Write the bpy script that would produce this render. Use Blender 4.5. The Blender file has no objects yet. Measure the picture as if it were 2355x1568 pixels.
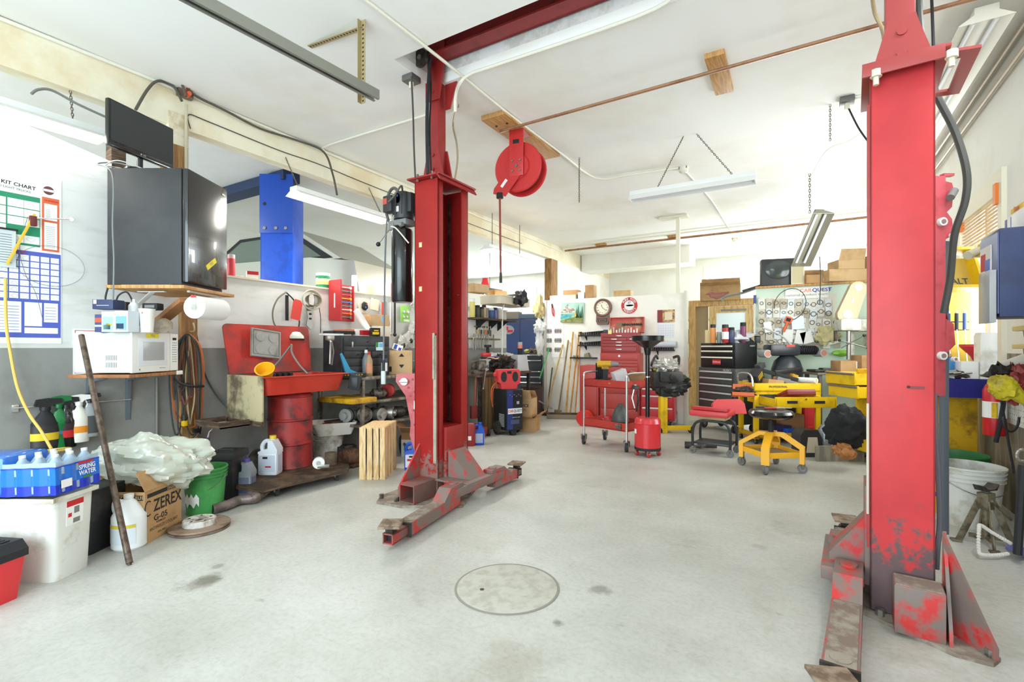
import bpy,bmesh,math,random
from mathutils import Vector,Matrix,noise
random.seed(7)
C = bpy.context.scene.collection
PI = math.pi
rad = math.radians

# ------------------------------------------------------------------ camera
FPX,YAW,HZ,H0 = 1125.0,rad(30.87),800.0,1.2
cy_,sy_ = math.cos(YAW),math.sin(YAW)
cam = bpy.data.objects.new('camera',bpy.data.cameras.new('camera'))
C.objects.link(cam)
cam.location = (0,0,H0)
cam.rotation_euler = (PI/2,0,YAW)
cam.data.sensor_width = 36
cam.data.lens = 36*FPX/2355
cam.data.shift_y = (HZ-784)/2355
cam.data.clip_start = 0.05
bpy.context.scene.camera = cam

# ------------------------------------------------------------------ world, view, lights
sc = bpy.context.scene
sc.view_settings.view_transform = 'Standard'
sc.view_settings.look = 'None'
sc.view_settings.gamma = 1
sc.view_settings.use_curve_mapping = False
sc.view_settings.exposure = 0.47
w = bpy.data.worlds.new('world'); sc.world = w
w.use_nodes = True
bg = w.node_tree.nodes['Background']
bg.inputs[0].default_value = (0.86,0.93,1.0,1)
bg.inputs[1].default_value = 2.2

def area(name,loc,rot,sx,sy,power,col=(1,1,1),spread=180):
    l = bpy.data.lights.new(name,'AREA'); l.shape = 'RECTANGLE'; l.size = sx; l.size_y = sy
    l.energy = power; l.color = col; l.spread = rad(spread)
    o = bpy.data.objects.new(name,l); C.objects.link(o); o.location = loc; o.rotation_euler = rot
    return o
# daylight through the open garage doors behind the camera (both bays)
area('daylight_garage_door',(-1.6,-2.4,1.75),(rad(103),0,0),4.6,3.0,180,(0.72,0.9,1.0))
area('daylight_second_bay',(-8.0,-2.4,1.75),(rad(103),0,0),4.0,3.0,170,(0.8,0.94,1.0))
# daylight through the back windows and the right-hand window
area('daylight_back_window',(0.0,12.75,2.45),(rad(-90),0,0),2.4,1.1,220,(0.9,0.98,1.0))
area('daylight_bay_window',(-7.6,12.75,2.4),(rad(-90),0,0),1.6,1.2,150,(0.9,1,1))
area('daylight_right_window',(1.26,6.3,1.9),(0,rad(90),0),1.3,1.6,45,(0.9,0.98,1.0))

# ------------------------------------------------------------------ measuring helpers (photo ray meets a real plane)
def ray(px,py):
    r = (px-1177.5)/FPX; u = (HZ-py)/FPX
    return Vector((r*cy_-sy_,r*sy_+cy_,u))
def az(px,py,z=0.0):
    v = ray(px,py); d = (z-H0)/v.z; return Vector((v.x*d,v.y*d,z))
def aX(px,py,X):
    v = ray(px,py); d = X/v.x; return Vector((X,v.y*d,H0+v.z*d))
def aY(px,py,Y):
    v = ray(px,py); d = Y/v.y; return Vector((v.x*d,Y,H0+v.z*d))
def aD(px,py,d):
    v = ray(px,py); return Vector((v.x*d,v.y*d,H0+v.z*d))
def depth(p): return -sy_*p[0]+cy_*p[1]

# ------------------------------------------------------------------ materials
def lin(c):
    return tuple(((x/255)/12.92 if x/255 <= 0.04045 else ((x/255+0.055)/1.055)**2.4) for x in c)
MATS = {}
def M(col,rough=0.5,metal=0.0,dirt=None,amt=0.35,scale=6.0,bump=0.0,emit=0.0,trans=0.0,stretch=None,coat=0.0,alpha=1.0):
    key = (col,rough,metal,dirt,amt,scale,bump,emit,trans,stretch,coat,alpha)
    if key in MATS: return MATS[key]
    m = bpy.data.materials.new('surface_%d' % len(MATS)); m.use_nodes = True
    nt = m.node_tree; N = nt.nodes; L = nt.links
    b = N['Principled BSDF']
    c = lin(col)+(1,)
    b.inputs['Base Color'].default_value = c
    b.inputs['Roughness'].default_value = rough
    b.inputs['Metallic'].default_value = metal
    if coat: b.inputs['Coat Weight'].default_value = coat
    if alpha < 1: b.inputs['Alpha'].default_value = alpha
    if trans:
        b.inputs['Transmission Weight'].default_value = trans
        b.inputs['IOR'].default_value = 1.35
    if emit:
        b.inputs['Emission Color'].default_value = c
        b.inputs['Emission Strength'].default_value = emit
    if dirt is not None or bump:
        tc = N.new('ShaderNodeTexCoord'); mp = N.new('ShaderNodeMapping')
        L.new(tc.outputs['Object'],mp.inputs[0])
        if stretch: mp.inputs['Scale'].default_value = stretch
        nz = N.new('ShaderNodeTexNoise'); nz.inputs['Scale'].default_value = scale
        nz.inputs['Detail'].default_value = 7; nz.inputs['Roughness'].default_value = 0.62
        L.new(mp.outputs[0],nz.inputs['Vector'])
        if dirt is not None:
            cr = N.new('ShaderNodeValToRGB')
            e = cr.color_ramp.elements
            e[0].position = 0.26+amt*0.3; e[0].color = lin(dirt)+(1,)
            e[1].position = 0.40+amt*0.3; e[1].color = c
            L.new(nz.outputs['Fac'],cr.inputs[0]); L.new(cr.outputs[0],b.inputs['Base Color'])
        if bump:
            bp = N.new('ShaderNodeBump'); bp.inputs['Strength'].default_value = bump
            bp.inputs['Distance'].default_value = 0.01
            L.new(nz.outputs['Fac'],bp.inputs['Height']); L.new(bp.outputs[0],b.inputs['Normal'])
    MATS[key] = m
    return m
RED = M((182,50,46),0.42,dirt=(150,36,36),amt=0.3,scale=5)
REDOLD = M((166,60,56),0.5,dirt=(112,84,76),amt=0.7,scale=7)
REDWORN = M((190,46,44),0.55,dirt=(120,104,96),amt=0.72,scale=9,bump=0.1)
DUSTY = M((150,140,126),0.8,dirt=(120,104,92),amt=0.6,scale=12)
PINK = M((206,104,106),0.45,dirt=(190,66,70),amt=0.4,scale=4)
DRUMRED = M((170,52,50),0.45,dirt=(92,44,42),amt=0.45,scale=6)
BLACK = M((26,26,28),0.45)
BLACKG = M((20,20,22),0.22,coat=0.3)
SOFTBLK = M((34,34,36),0.7)
DARK = M((58,58,60),0.55)
GREY = M((128,128,126),0.6)
LGREY = M((180,180,176),0.6)
STEEL = M((150,148,142),0.35,0.85)
CHROME = M((226,226,224),0.2,0.85)
GREASY = M((72,66,60),0.5,0.3,dirt=(40,36,34),amt=0.6,scale=14)
CAST = M((128,122,112),0.55,0.5,dirt=(80,70,62),amt=0.6,scale=16)
ALU = M((176,174,168),0.4,0.7,dirt=(120,114,104),amt=0.5,scale=12)
GALV = M((146,146,136),0.4,0.5)
RUST = M((120,84,62),0.75,0.1,dirt=(84,56,42),amt=0.6,scale=14)
WHITE = M((236,236,232),0.45)
WHITED = M((228,228,222),0.5,dirt=(200,194,180),amt=0.3,scale=7)
PAPER = M((244,243,238),0.8)
CREAM = M((232,226,204),0.6)
CARD = M((186,146,100),0.8,dirt=(168,128,84),amt=0.4,scale=4)
CARDL = M((206,172,128),0.8,dirt=(190,154,108),amt=0.4,scale=4)
CARDD = M((146,108,72),0.85)
WOOD = M((190,142,84),0.65,dirt=(160,112,62),amt=0.55,scale=5,stretch=(1,1,14))
WOODH = M((206,158,98),0.6,dirt=(176,126,70),amt=0.55,scale=5,stretch=(14,1,1))
PINE = M((232,200,150),0.6,dirt=(206,164,108),amt=0.5,scale=6,stretch=(9,9,1))
OLDW = M((112,88,66),0.8,dirt=(70,54,42),amt=0.6,scale=6,stretch=(1,1,8))
YEL = M((232,190,20),0.42,dirt=(200,158,20),amt=0.3,scale=5)
YELD = M((206,158,22),0.5,dirt=(150,110,30),amt=0.4,scale=7)
ORNG = M((226,122,30),0.5)
BLUE = M((38,84,190),0.4)
BLUEJ = M((34,88,200),0.35)
NAVY = M((28,46,92),0.45,dirt=(22,36,76),amt=0.4)
GREEN = M((52,130,66),0.5,dirt=(40,104,54),amt=0.4)
RUBBER = M((44,44,44),0.8,dirt=(80,76,70),amt=0.3)
CABLE = M((62,62,58),0.6)
CLEAR = M((240,244,246),0.12,trans=0.9)
TXT = M((30,28,28),0.7)
TXTR = M((200,32,36),0.6)
TXTW = M((245,245,245),0.6)
TXTB = M((30,50,140),0.6)

# ------------------------------------------------------------------ mesh builder
_tc = {}
def _textmesh(s,bold=False):
    k = (s,bold)
    if k in _tc: return _tc[k]
    cu = bpy.data.curves.new('writing','FONT'); cu.body = s; cu.size = 1; cu.align_x = 'CENTER'; cu.align_y = 'CENTER'
    cu.resolution_u = 3
    if bold: cu.offset = 0.022
    o = bpy.data.objects.new('writing',cu); C.objects.link(o)
    me = bpy.data.meshes.new_from_object(o.evaluated_get(bpy.context.evaluated_depsgraph_get()))
    r = ([tuple(v.co) for v in me.vertices],[tuple(p.vertices) for p in me.polygons])
    bpy.data.objects.remove(o); bpy.data.curves.remove(cu); bpy.data.meshes.remove(me)
    _tc[k] = r
    return r
_bc = {}
class B:
    def __init__(s,mat=None):
        s.v = []; s.f = []; s.mi = []; s.mats = []; s.cur = 0; s.T = None
        if mat: s.m(mat)
    def m(s,mat):
        if mat not in s.mats: s.mats.append(mat)
        s.cur = s.mats.index(mat); return s
    def add(s,vs,fs):
        o = len(s.v)
        if s.T is not None: vs = [s.T @ Vector(v) for v in vs]
        s.v += [tuple(v) for v in vs]
        s.f += [tuple(i+o for i in f) for f in fs]; s.mi += [s.cur]*len(fs)
        return s
    def box(s,c,d,bev=0,rz=0,R=None):
        """centre c, full size d"""
        k = (round(d[0],4),round(d[1],4),round(d[2],4),bev)
        if k in _bc: vs,fs = _bc[k]
        else:
            if bev:
                bm = bmesh.new(); bmesh.ops.create_cube(bm,size=1)
                for v in bm.verts: v.co = Vector((v.co.x*d[0],v.co.y*d[1],v.co.z*d[2]))
                bmesh.ops.bevel(bm,geom=bm.edges[:],offset=min(bev,min(d)*0.45),segments=2,affect='EDGES',profile=0.6)
                vs = [v.co.copy() for v in bm.verts]; bm.verts.index_update()
                fs = [tuple(v.index for v in f.verts) for f in bm.faces]; bm.free()
            else:
                x,y,z = d[0]/2,d[1]/2,d[2]/2
                vs = [Vector(p) for p in ((-x,-y,-z),(x,-y,-z),(x,y,-z),(-x,y,-z),(-x,-y,z),(x,-y,z),(x,y,z),(-x,y,z))]
                fs = [(0,3,2,1),(4,5,6,7),(0,1,5,4),(1,2,6,5),(2,3,7,6),(3,0,4,7)]
            _bc[k] = (vs,fs)
        Mx = Matrix.Translation(Vector(c))
        if R is not None: Mx = Mx @ R
        elif rz: Mx = Mx @ Matrix.Rotation(rz,4,'Z')
        return s.add([Mx @ v for v in vs],fs)
    def bx(s,x0,x1,y0,y1,z0,z1,bev=0):
        return s.box(((x0+x1)/2,(y0+y1)/2,(z0+z1)/2),(abs(x1-x0),abs(y1-y0),abs(z1-z0)),bev)
    def cyl(s,p0,p1,r0,r1=None,n=16,cap=True):
        p0 = Vector(p0); p1 = Vector(p1); r1 = r0 if r1 is None else r1
        q = (p1-p0).to_track_quat('Z','Y').to_matrix()
        vs = []
        for p,r in ((p0,r0),(p1,r1)):
            for i in range(n):
                a = 2*PI*i/n; vs.append(p+q @ Vector((math.cos(a)*r,math.sin(a)*r,0)))
        fs = [(i,(i+1) % n,n+(i+1) % n,n+i) for i in range(n)]
        if cap: fs += [tuple(range(n-1,-1,-1)),tuple(range(n,2*n))]
        return s.add(vs,fs)
    def lathe(s,prof,n=24,c=(0,0,0),R=None,sx=1,sy=1):
        vs = []; fs = []; c = Vector(c)
        for r,z in prof:
            for i in range(n):
                a = 2*PI*i/n; v = Vector((math.cos(a)*r*sx,math.sin(a)*r*sy,z))
                if R is not None: v = R @ v
                vs.append(c+v)
        for j in range(len(prof)-1):
            for i in range(n):
                fs.append((j*n+i,j*n+(i+1) % n,(j+1)*n+(i+1) % n,(j+1)*n+i))
        if prof[0][0] > 1e-6: fs.append(tuple(range(n-1,-1,-1)))
        if prof[-1][0] > 1e-6: fs.append(tuple((len(prof)-1)*n+i for i in range(n)))
        return s.add(vs,fs)
    def tube(s,pts,r,n=8,closed=False):
        pts = [Vector(p) for p in pts]; m = len(pts); vs = []; fs = []
        ref = Vector((0.13,0.21,1)).normalized()
        prev = None
        for i,p in enumerate(pts):
            if closed: t = pts[(i+1) % m]-pts[i-1]
            else: t = pts[min(i+1,m-1)]-pts[max(i-1,0)]
            if t.length < 1e-9: t = Vector((0,0,1))
            t.normalize()
            if prev is None:
                a = t.cross(ref)
                if a.length < 0.05: a = t.cross(Vector((1,0,0)))
            else: a = prev-t*prev.dot(t)
            a.normalize(); prev = a; b = t.cross(a)
            rr = r[i] if isinstance(r,(list,tuple)) else r
            for k in range(n):
                th = 2*PI*k/n; vs.append(p+a*(math.cos(th)*rr)+b*(math.sin(th)*rr))
        for j in range(m-1 if not closed else m):
            for k in range(n):
                j2 = (j+1) % m
                fs.append((j*n+k,j*n+(k+1) % n,j2*n+(k+1) % n,j2*n+k))
        if not closed: fs += [tuple(range(n-1,-1,-1)),tuple((m-1)*n+k for k in range(n))]
        return s.add(vs,fs)
    def prism(s,poly,a,b,ax='y'):
        """polygon in the plane across axis ax, extruded from a to b (xz for y, yz for x, xy for z)"""
        n = len(poly); f = {'y': lambda p,t: (p[0],t,p[1]),'x': lambda p,t: (t,p[0],p[1]),'z': lambda p,t: (p[0],p[1],t)}[ax]
        vs = [f(p,a) for p in poly]+[f(p,b) for p in poly]
        fs = [tuple(range(n)),tuple(range(2*n-1,n-1,-1))]+[(i,n+i,n+(i+1) % n,(i+1) % n) for i in range(n)]
        return s.add(vs,fs)
    def frame(s,x0,x1,z0,z1,t,y0,y1):
        s.bx(x0,x1,y0,y1,z1-t,z1); s.bx(x0,x1,y0,y1,z0,z0+t)
        s.bx(x0,x0+t,y0,y1,z0+t,z1-t); s.bx(x1-t,x1,y0,y1,z0+t,z1-t); return s
    def ball(s,c,r,n=12,m=8):
        if not isinstance(r,(list,tuple)): r = (r,r,r)
        prof = [(max(math.sin(PI*j/m),0),-math.cos(PI*j/m)) for j in range(m+1)]
        vs = []; fs = []; c = Vector(c)
        for a,z in prof:
            for i in range(n):
                t = 2*PI*i/n; vs.append(c+Vector((math.cos(t)*a*r[0],math.sin(t)*a*r[1],z*r[2])))
        for j in range(m):
            for i in range(n): fs.append((j*n+i,j*n+(i+1) % n,(j+1)*n+(i+1) % n,(j+1)*n+i))
        return s.add(vs,fs)
    def text(s,t,size,c,face='-y',mat=None,bold=True,wid=1.0,tilt=0):
        if mat: s.m(mat)
        vs,fs = _textmesh(t,bold)
        c = Vector(c)
        R = {'-y': Matrix.Rotation(PI/2,4,'X'),'+x': Matrix.Rotation(PI/2,4,'Z') @ Matrix.Rotation(PI/2,4,'X'),
             '-x': Matrix.Rotation(-PI/2,4,'Z') @ Matrix.Rotation(PI/2,4,'X'),'+z': Matrix(),'+y': Matrix.Rotation(PI,4,'Z') @ Matrix.Rotation(PI/2,4,'X')}[face]
        R = Matrix.Translation(c) @ R @ Matrix.Rotation(tilt,4,'Z')
        return s.add([R @ Vector((v[0]*size*wid,v[1]*size,0)) for v in vs],fs)
    def crumple(s,c,r,seed=0,n=28,m=16,amp=0.25,flat=None,scale=2.2):
        """lumpy crumpled blob, e.g. plastic bags and rags"""
        vs = []; fs = []; c = Vector(c); o = Vector((seed*3.1,seed*1.7,seed*0.9))
        for j in range(m+1):
            for i in range(n):
                t = 2*PI*i/n; ph = PI*j/m
                d = Vector((math.cos(t)*math.sin(ph),math.sin(t)*math.sin(ph),-math.cos(ph)))
                k = 1+amp*noise.noise(d*scale+o)+amp*0.55*noise.noise(d*scale*2.6+o)+amp*0.35*abs(noise.noise(d*scale*5.5+o))
                z = d.z*r[2]*k
                if flat is not None: z = max(z,flat)
                vs.append(c+Vector((d.x*r[0]*k,d.y*r[1]*k,z)))
        for j in range(m):
            for i in range(n): fs.append((j*n+i,j*n+(i+1) % n,(j+1)*n+(i+1) % n,(j+1)*n+i))
        return s.add(vs,fs)
def spl(pts,k=8,closed=False):
    """smooth curve through points (Catmull-Rom)"""
    P = [Vector(p) for p in pts]; n = len(P); out = []
    rng = range(n if closed else n-1)
    for i in rng:
        g = (lambda j: P[j % n]) if closed else (lambda j: P[min(max(j,0),n-1)])
        p0,p1,p2,p3 = g(i-1),g(i),g(i+1),g(i+2)
        for q in range(k):
            t = q/k
            out.append(0.5*((2*p1)+(p2-p0)*t+(2*p0-5*p1+4*p2-p3)*t*t+(3*p1-p0-3*p2+p3)*t**3))
    if not closed: out.append(P[-1])
    return out

# ------------------------------------------------------------------ objects
def obj(name,b,parent=None,label=None,smooth=35):
    me = bpy.data.meshes.new(name)
    me.from_pydata(b.v,[],b.f)
    for m in b.mats: me.materials.append(m)
    me.polygons.foreach_set('material_index',b.mi)
    bm = bmesh.new(); bm.from_mesh(me); bmesh.ops.recalc_face_normals(bm,faces=bm.faces[:]); bm.to_mesh(me); bm.free()
    if smooth:
        me.polygons.foreach_set('use_smooth',[True]*len(me.polygons))
        me.set_sharp_from_angle(angle=rad(smooth))
    me.update()
    o = bpy.data.objects.new(name,me); C.objects.link(o)
    if parent is not None: o.parent = parent
    if label: o['label'] = label
    return o
def thing(name,label,cat,loc=(0,0,0),rz=0,group=None,tilt=None):
    o = bpy.data.objects.new(name,None); o.empty_display_size = 0.1; C.objects.link(o)
    o.location = loc; o.rotation_euler = (tilt[0] if tilt else 0,tilt[1] if tilt else 0,rz)
    o['label'] = label; o['category'] = cat
    if group: o['group'] = group
    return o
def solo(name,b,label,cat,loc=(0,0,0),rz=0,group=None,tilt=None,smooth=35):
    o = obj(name,b,smooth=smooth); o.location = loc; o.rotation_euler = (tilt[0] if tilt else 0,tilt[1] if tilt else 0,rz)
    o['label'] = label; o['category'] = cat
    if group: o['group'] = group
    return o
def struct(name,b,parent=None):
    o = obj(name,b,parent)
    if parent is None: o['kind'] = 'structure'
    return o
def dup(root,loc,rz=None,label=None,group=None,tilt=None,scale=None):
    r = root.copy(); C.objects.link(r); r.location = loc
    if rz is not None: r.rotation_euler = (tilt[0] if tilt else 0,tilt[1] if tilt else 0,rz)
    if scale: r.scale = (scale,scale,scale)
    if label: r['label'] = label
    if group: r['group'] = group
    for ch in list(root.children):
        c = ch.copy(); C.objects.link(c); c.parent = r
        for g in ch.children:
            d = g.copy(); C.objects.link(d); d.parent = c
    return r
FACE = YAW      # rz that turns an object's front (-y) to the camera direction

# ================================================================== THE ROOM
H = 3.41; XL = -4.6; XR = 1.3; YB = 12.9; YF = -2.6
def floor_material():
    m = bpy.data.materials.new('worn_concrete'); m.use_nodes = True; nt = m.node_tree; N = nt.nodes; L = nt.links
    b = N['Principled BSDF']; tc = N.new('ShaderNodeTexCoord')
    def nz(s,d=8,r=0.6,st=None):
        n = N.new('ShaderNodeTexNoise'); n.inputs['Scale'].default_value = s; n.inputs['Detail'].default_value = d; n.inputs['Roughness'].default_value = r
        if st:
            mp = N.new('ShaderNodeMapping'); mp.inputs['Scale'].default_value = st; L.new(tc.outputs['Object'],mp.inputs[0]); L.new(mp.outputs[0],n.inputs['Vector'])
        else: L.new(tc.outputs['Object'],n.inputs['Vector'])
        return n
    def ramp(src,a,ca,z,cz):
        r = N.new('ShaderNodeValToRGB'); e = r.color_ramp.elements; e[0].position = a; e[0].color = ca; e[1].position = z; e[1].color = cz
        L.new(src.outputs['Fac'],r.inputs[0]); return r
    def mul(a,bb,f=1.0):
        x = N.new('ShaderNodeMix'); x.data_type = 'RGBA'; x.blend_type = 'MULTIPLY'; x.inputs[0].default_value = f
        L.new(a.outputs[0 if a.type == 'VALTORGB' else 2],x.inputs[6]); L.new(bb.outputs[0],x.inputs[7]); return x
    base = ramp(nz(1.1,9,0.65),0.3,lin((172,170,160))+(1,),0.66,lin((198,198,191))+(1,))
    fine = ramp(nz(40,6,0.7),0.25,(0.8,0.8,0.79,1),0.55,(1,1,1,1))
    stain = ramp(nz(2.3,6,0.7),0.27,(0.66,0.63,0.58,1),0.42,(1,1,1,1))
    spot = ramp(nz(7,5,0.5),0.2,(0.45,0.42,0.38,1),0.29,(1,1,1,1))
    scr = ramp(nz(3,8,0.8,(1,14,1)),0.3,(0.93,0.93,0.92,1),0.5,(1,1,1,1))
    x = mul(mul(mul(mul(base,fine),stain,0.6),spot,0.7),scr)
    nd = nz(9,4)
    for px,py,r_,k_ in ((452,1342,0.1,0.62),(480,1330,0.07,0.66),(1380,1356,0.06,0.6),(1180,1530,0.16,0.84),(1280,1432,0.03,0.5),(500,1302,0.03,0.7),(1740,955+300,0.05,0.8),(2075,1460,0.25,0.85)):
        c_ = az(px,py); d = N.new('ShaderNodeVectorMath'); d.operation = 'DISTANCE'; L.new(tc.outputs['Object'],d.inputs[0]); d.inputs[1].default_value = c_
        m1 = N.new('ShaderNodeMath'); m1.operation = 'MULTIPLY_ADD'; L.new(nd.outputs['Fac'],m1.inputs[0]); m1.inputs[1].default_value = r_*2.4; L.new(d.outputs['Value'],m1.inputs[2])
        cr = N.new('ShaderNodeValToRGB'); e = cr.color_ramp.elements; e[0].position = r_*1.7; e[0].color = (k_,k_*0.97,k_*0.92,1); e[1].position = r_*2.3; e[1].color = (1,1,1,1); L.new(m1.outputs[0],cr.inputs[0]); x = mul(x,cr)
    L.new(x.outputs[2],b.inputs['Base Color'])
    rr = ramp(nz(1.7,5),0.3,(0.34,0.34,0.34,1),0.7,(0.6,0.6,0.6,1)); L.new(rr.outputs[0],b.inputs['Roughness'])
    bp = N.new('ShaderNodeBump'); bp.inputs['Strength'].default_value = 0.12; bp.inputs['Distance'].default_value = 0.004
    L.new(nz(22,8,0.7).outputs['Fac'],bp.inputs['Height']); L.new(bp.outputs[0],b.inputs['Normal'])
    return m
CONC = floor_material()
CEIL = M((246,245,241),0.85,dirt=(240,237,228),amt=0.4,scale=0.8)
WALLW = M((222,221,217),0.75,dirt=(210,209,202),amt=0.3,scale=3,bump=0.12,stretch=(1,1,4))
WALLC = M((238,236,228),0.8,dirt=(232,228,216),amt=0.4,scale=1.5)
GREYP = M((144,144,139),0.62,dirt=(132,131,126),amt=0.4,scale=2.5,bump=0.1)
BEAMM = M((236,228,204),0.8,dirt=(224,208,174),amt=0.4,scale=1.6,stretch=(4,1,1),bump=0.2)
PLY = M((196,168,122),0.7,dirt=(150,128,96),amt=0.6,scale=3,stretch=(4,4,0.6))
PLYG = M((158,150,130),0.75,dirt=(120,112,98),amt=0.6,scale=3,stretch=(4,4,0.6))

b = B(CONC); b.bx(-12,XR+0.12,YF-3,YB+0.12,-0.12,0); struct('floor',b)
# round cast cover cemented into the floor, with its lifting hole and joint
c0 = az(1166,1350)
b = B(M((186,184,172),0.65,dirt=(170,167,154),amt=0.5,scale=14,bump=0.2))
b.lathe([(0.001,0.004),(0.245,0.004),(0.25,0.0035),(0.25,0.001)],48)
b.m(M((140,137,126),0.8)); b.lathe([(0.25,0.001),(0.25,0.0035),(0.262,0.003),(0.262,0.0005)],48)
b.m(BLACK); b.lathe([(0.0001,0.0052),(0.011,0.0052),(0.011,0.003)],12,(-0.09,-0.09,0))
solo('floor_cover',b,'round worn grey cover set into the bare concrete floor, small dark lifting hole','manhole cover',c0,0)

# ceiling with the slot that the lift's overhead beam sits in
SX0,SX1,SY0,SY1 = -2.70,1.0,2.755,3.21
b = B(CEIL)
b.bx(-12,SX0,YF,YB,H,H+0.08); b.bx(SX0,XR+0.12,YF,SY0,H,H+0.08); b.bx(SX0,XR+0.12,SY1,YB,H,H+0.08); b.bx(SX1,XR+0.12,SY0,SY1,H,H+0.08)
struct('ceiling',b)
WPL = M((232,232,230),0.8,dirt=(208,206,200),amt=0.5,scale=7,bump=0.3)
b = B(WPL); b.bx(SX0-0.02,SX1,SY1,SY1+0.02,H+0.08,4.0); b.bx(SX0-0.02,SX0,SY0,SY1,H+0.08,4.0); b.bx(SX0-0.02,SX1,SY0-0.02,SY0,H+0.08,4.0); b.bx(SX1,SX1+0.02,SY0,SY1,H+0.08,4.0)
b.bx(SX0-0.02,SX1+0.02,SY0-0.02,SY1+0.02,4.0,4.04)
struct('trim_1',b)
# left partition: tall with a sloping end, then a half wall; grey up to 1.2 m
b = B(WALLW)
T0 = XL-0.12
b.prism([(YF,1.2),(1.66,1.2),(1.66,2.64),(0.2,2.93),(YF,3.1)],T0,XL,'x')
b.bx(T0,XL,1.66,7.5,1.2,1.857)
b.m(GREYP); b.bx(T0,XL,YF,7.5,0,1.2)
struct('wall_left',b)
b = B(M((214,204,180),0.7)); b.bx(T0-0.015,XL+0.015,1.68,7.52,1.857,1.875); struct('trim_2',b)
b = B(BEAMM); b.bx(XL-0.12,XL,YF,YB,3.09,H); struct('trim_3',b)
b = B(WALLC); b.bx(T0,XL,9.62,YB,0,3.09); struct('wall_left_rear',b)
b = B(WALLC)
# back wall with two window openings
def wall_y(b,x0,x1,y0,y1,z0,z1,holes):
    xs = x0
    for hx0,hx1,hz0,hz1 in sorted(holes):
        b.bx(xs,hx0,y0,y1,z0,z1); b.bx(hx0,hx1,y0,y1,z0,hz0); b.bx(hx0,hx1,y0,y1,hz1,z1); xs = hx1
    b.bx(xs,x1,y0,y1,z0,z1)
WB = (-2.15,0.3,2.05,3.22); WA = (-8.42,-6.85,1.7,3.0)
wall_y(b,-12,XR+0.12,YB,YB+0.12,0,H,[WB,WA]); struct('wall_back',b)
WG = M((252,254,254),0.02,trans=1.0)
def window(n,hole,y,mull):
    x0,x1,z0,z1 = hole
    t = bpy.data.objects.new('window_%d' % n,None); C.objects.link(t); t['kind'] = 'structure'
    b = B(WHITED); b.frame(x0,x1,z0,z1,0.05,y-0.02,y+0.05)
    for k in range(1,mull): b.bx(x0+(x1-x0)*k/mull-0.015,x0+(x1-x0)*k/mull+0.015,y-0.01,y+0.03,z0,z1)
    obj('window_frame',b,t)
    b = B(WG); b.bx(x0+0.03,x1-0.03,y+0.012,y+0.018,z0+0.03,z1-0.03); obj('window_pane',b,t)
window(1,WA,YB,1); window(2,WB,YB,2)
# right wall with its window; boards below, cream above
b = B(WALLC); RW = (5.12,6.2,1.0,2.52)
def wx(b,z0,z1,ya=YF,yb=YB):
    b.bx(XR,XR+0.12,ya,yb,z0,z1)
wx(b,2.52,H); wx(b,1.16,2.52,YF,RW[0]); wx(b,1.16,2.52,RW[1],YB)
b.m(PLYG); wx(b,0,1.0); wx(b,1.0,1.16,YF,RW[0]); wx(b,1.0,1.16,RW[1],YB)
struct('wall_right',b)
t = bpy.data.objects.new('window_3',None); C.objects.link(t); t['kind'] = 'structure'
b = B(CREAM)
b.bx(XR-0.03,XR,5.04,6.28,2.44,2.56); b.bx(XR-0.03,XR,5.04,5.13,0.96,2.44); b.bx(XR-0.03,XR,6.19,6.28,0.96,2.44); b.bx(XR-0.03,XR,5.04,6.28,0.93,1.0)
b.bx(XR+0.03,XR+0.08,5.63,5.68,1.0,2.44)
obj('window_frame',b,t)
b = B(WG); b.bx(XR+0.05,XR+0.056,5.12,6.2,1.0,2.52); obj('window_pane',b,t)
b = B(WALLC); b.bx(-12.12,-12,YF,YB,0,H); struct('wall_bay_side',b)
# front wall behind the camera with the two open garage doors
b = B(WALLC); wall_y(b,-12,XR+0.12,YF-0.12,YF,0,H,[(-3.95,0.75,0.001,3.2),(-10.2,-5.8,0.001,3.2)]); struct('wall_front',b)
b = B(M((170,170,164),0.9)); b.bx(-30,20,-30,YF-3,-0.16,-0.04); struct('driveway_ground',b)
# boxed-in duct against the ceiling at the back left
b = B(WALLC); b.bx(-4.58,-2.1,10.9,11.5,3.03,H); struct('trim_4',b)
# timber posts in the partition line
POSTW = M((176,134,84),0.75,dirt=(140,100,60),amt=0.55,scale=5,stretch=(6,6,0.7))
b = B(POSTW); b.bx(-4.74,-4.585,2.05,2.2,1.875,2.93); b.m(M((230,222,200),0.8,dirt=(200,180,140),amt=0.5)); b.bx(-4.742,-4.583,2.048,2.202,2.93,3.2)
solo('wooden_post',b,'brown timber post rising behind the small television, top end painted cream','post',(0,0,0),group=None)
b = B(POSTW); b.bx(-4.75,-4.59,9.3,9.6,0,3.09)
solo('wooden_post',b,'brown timber post under the beam far back, left of the pliers panel','post')
b = B(OLDW); b.bx(-4.72,-4.62,1.665,1.76,1.875,3.09)
solo('wooden_post',b,'short dark timber stud beside the tall partition, left of the television','post')
# plain white partition panel far back (on its own stud frame)
PW = M((244,242,232),0.75,dirt=(236,232,218),amt=0.35,scale=2)
b = B(PW); b.bx(-4.05,-1.62,8.02,8.1,0,2.07); struct('wall_divider',b)
b = B(M((210,208,196),0.7)); b.bx(-1.62,-1.585,7.98,8.12,0,2.1); b.bx(-4.09,-4.05,7.99,8.12,0,2.07); struct('trim_5',b)
b = B(M((232,228,206),0.6)); b.bx(-1.85,-1.79,8.45,8.51,0,H-0.03); b.bx(-2.12,-1.66,8.4,8.56,H-0.03,H)
solo('ceiling_prop',b,'slim cream post running up to a short board on the ceiling behind the divider','post')

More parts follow.
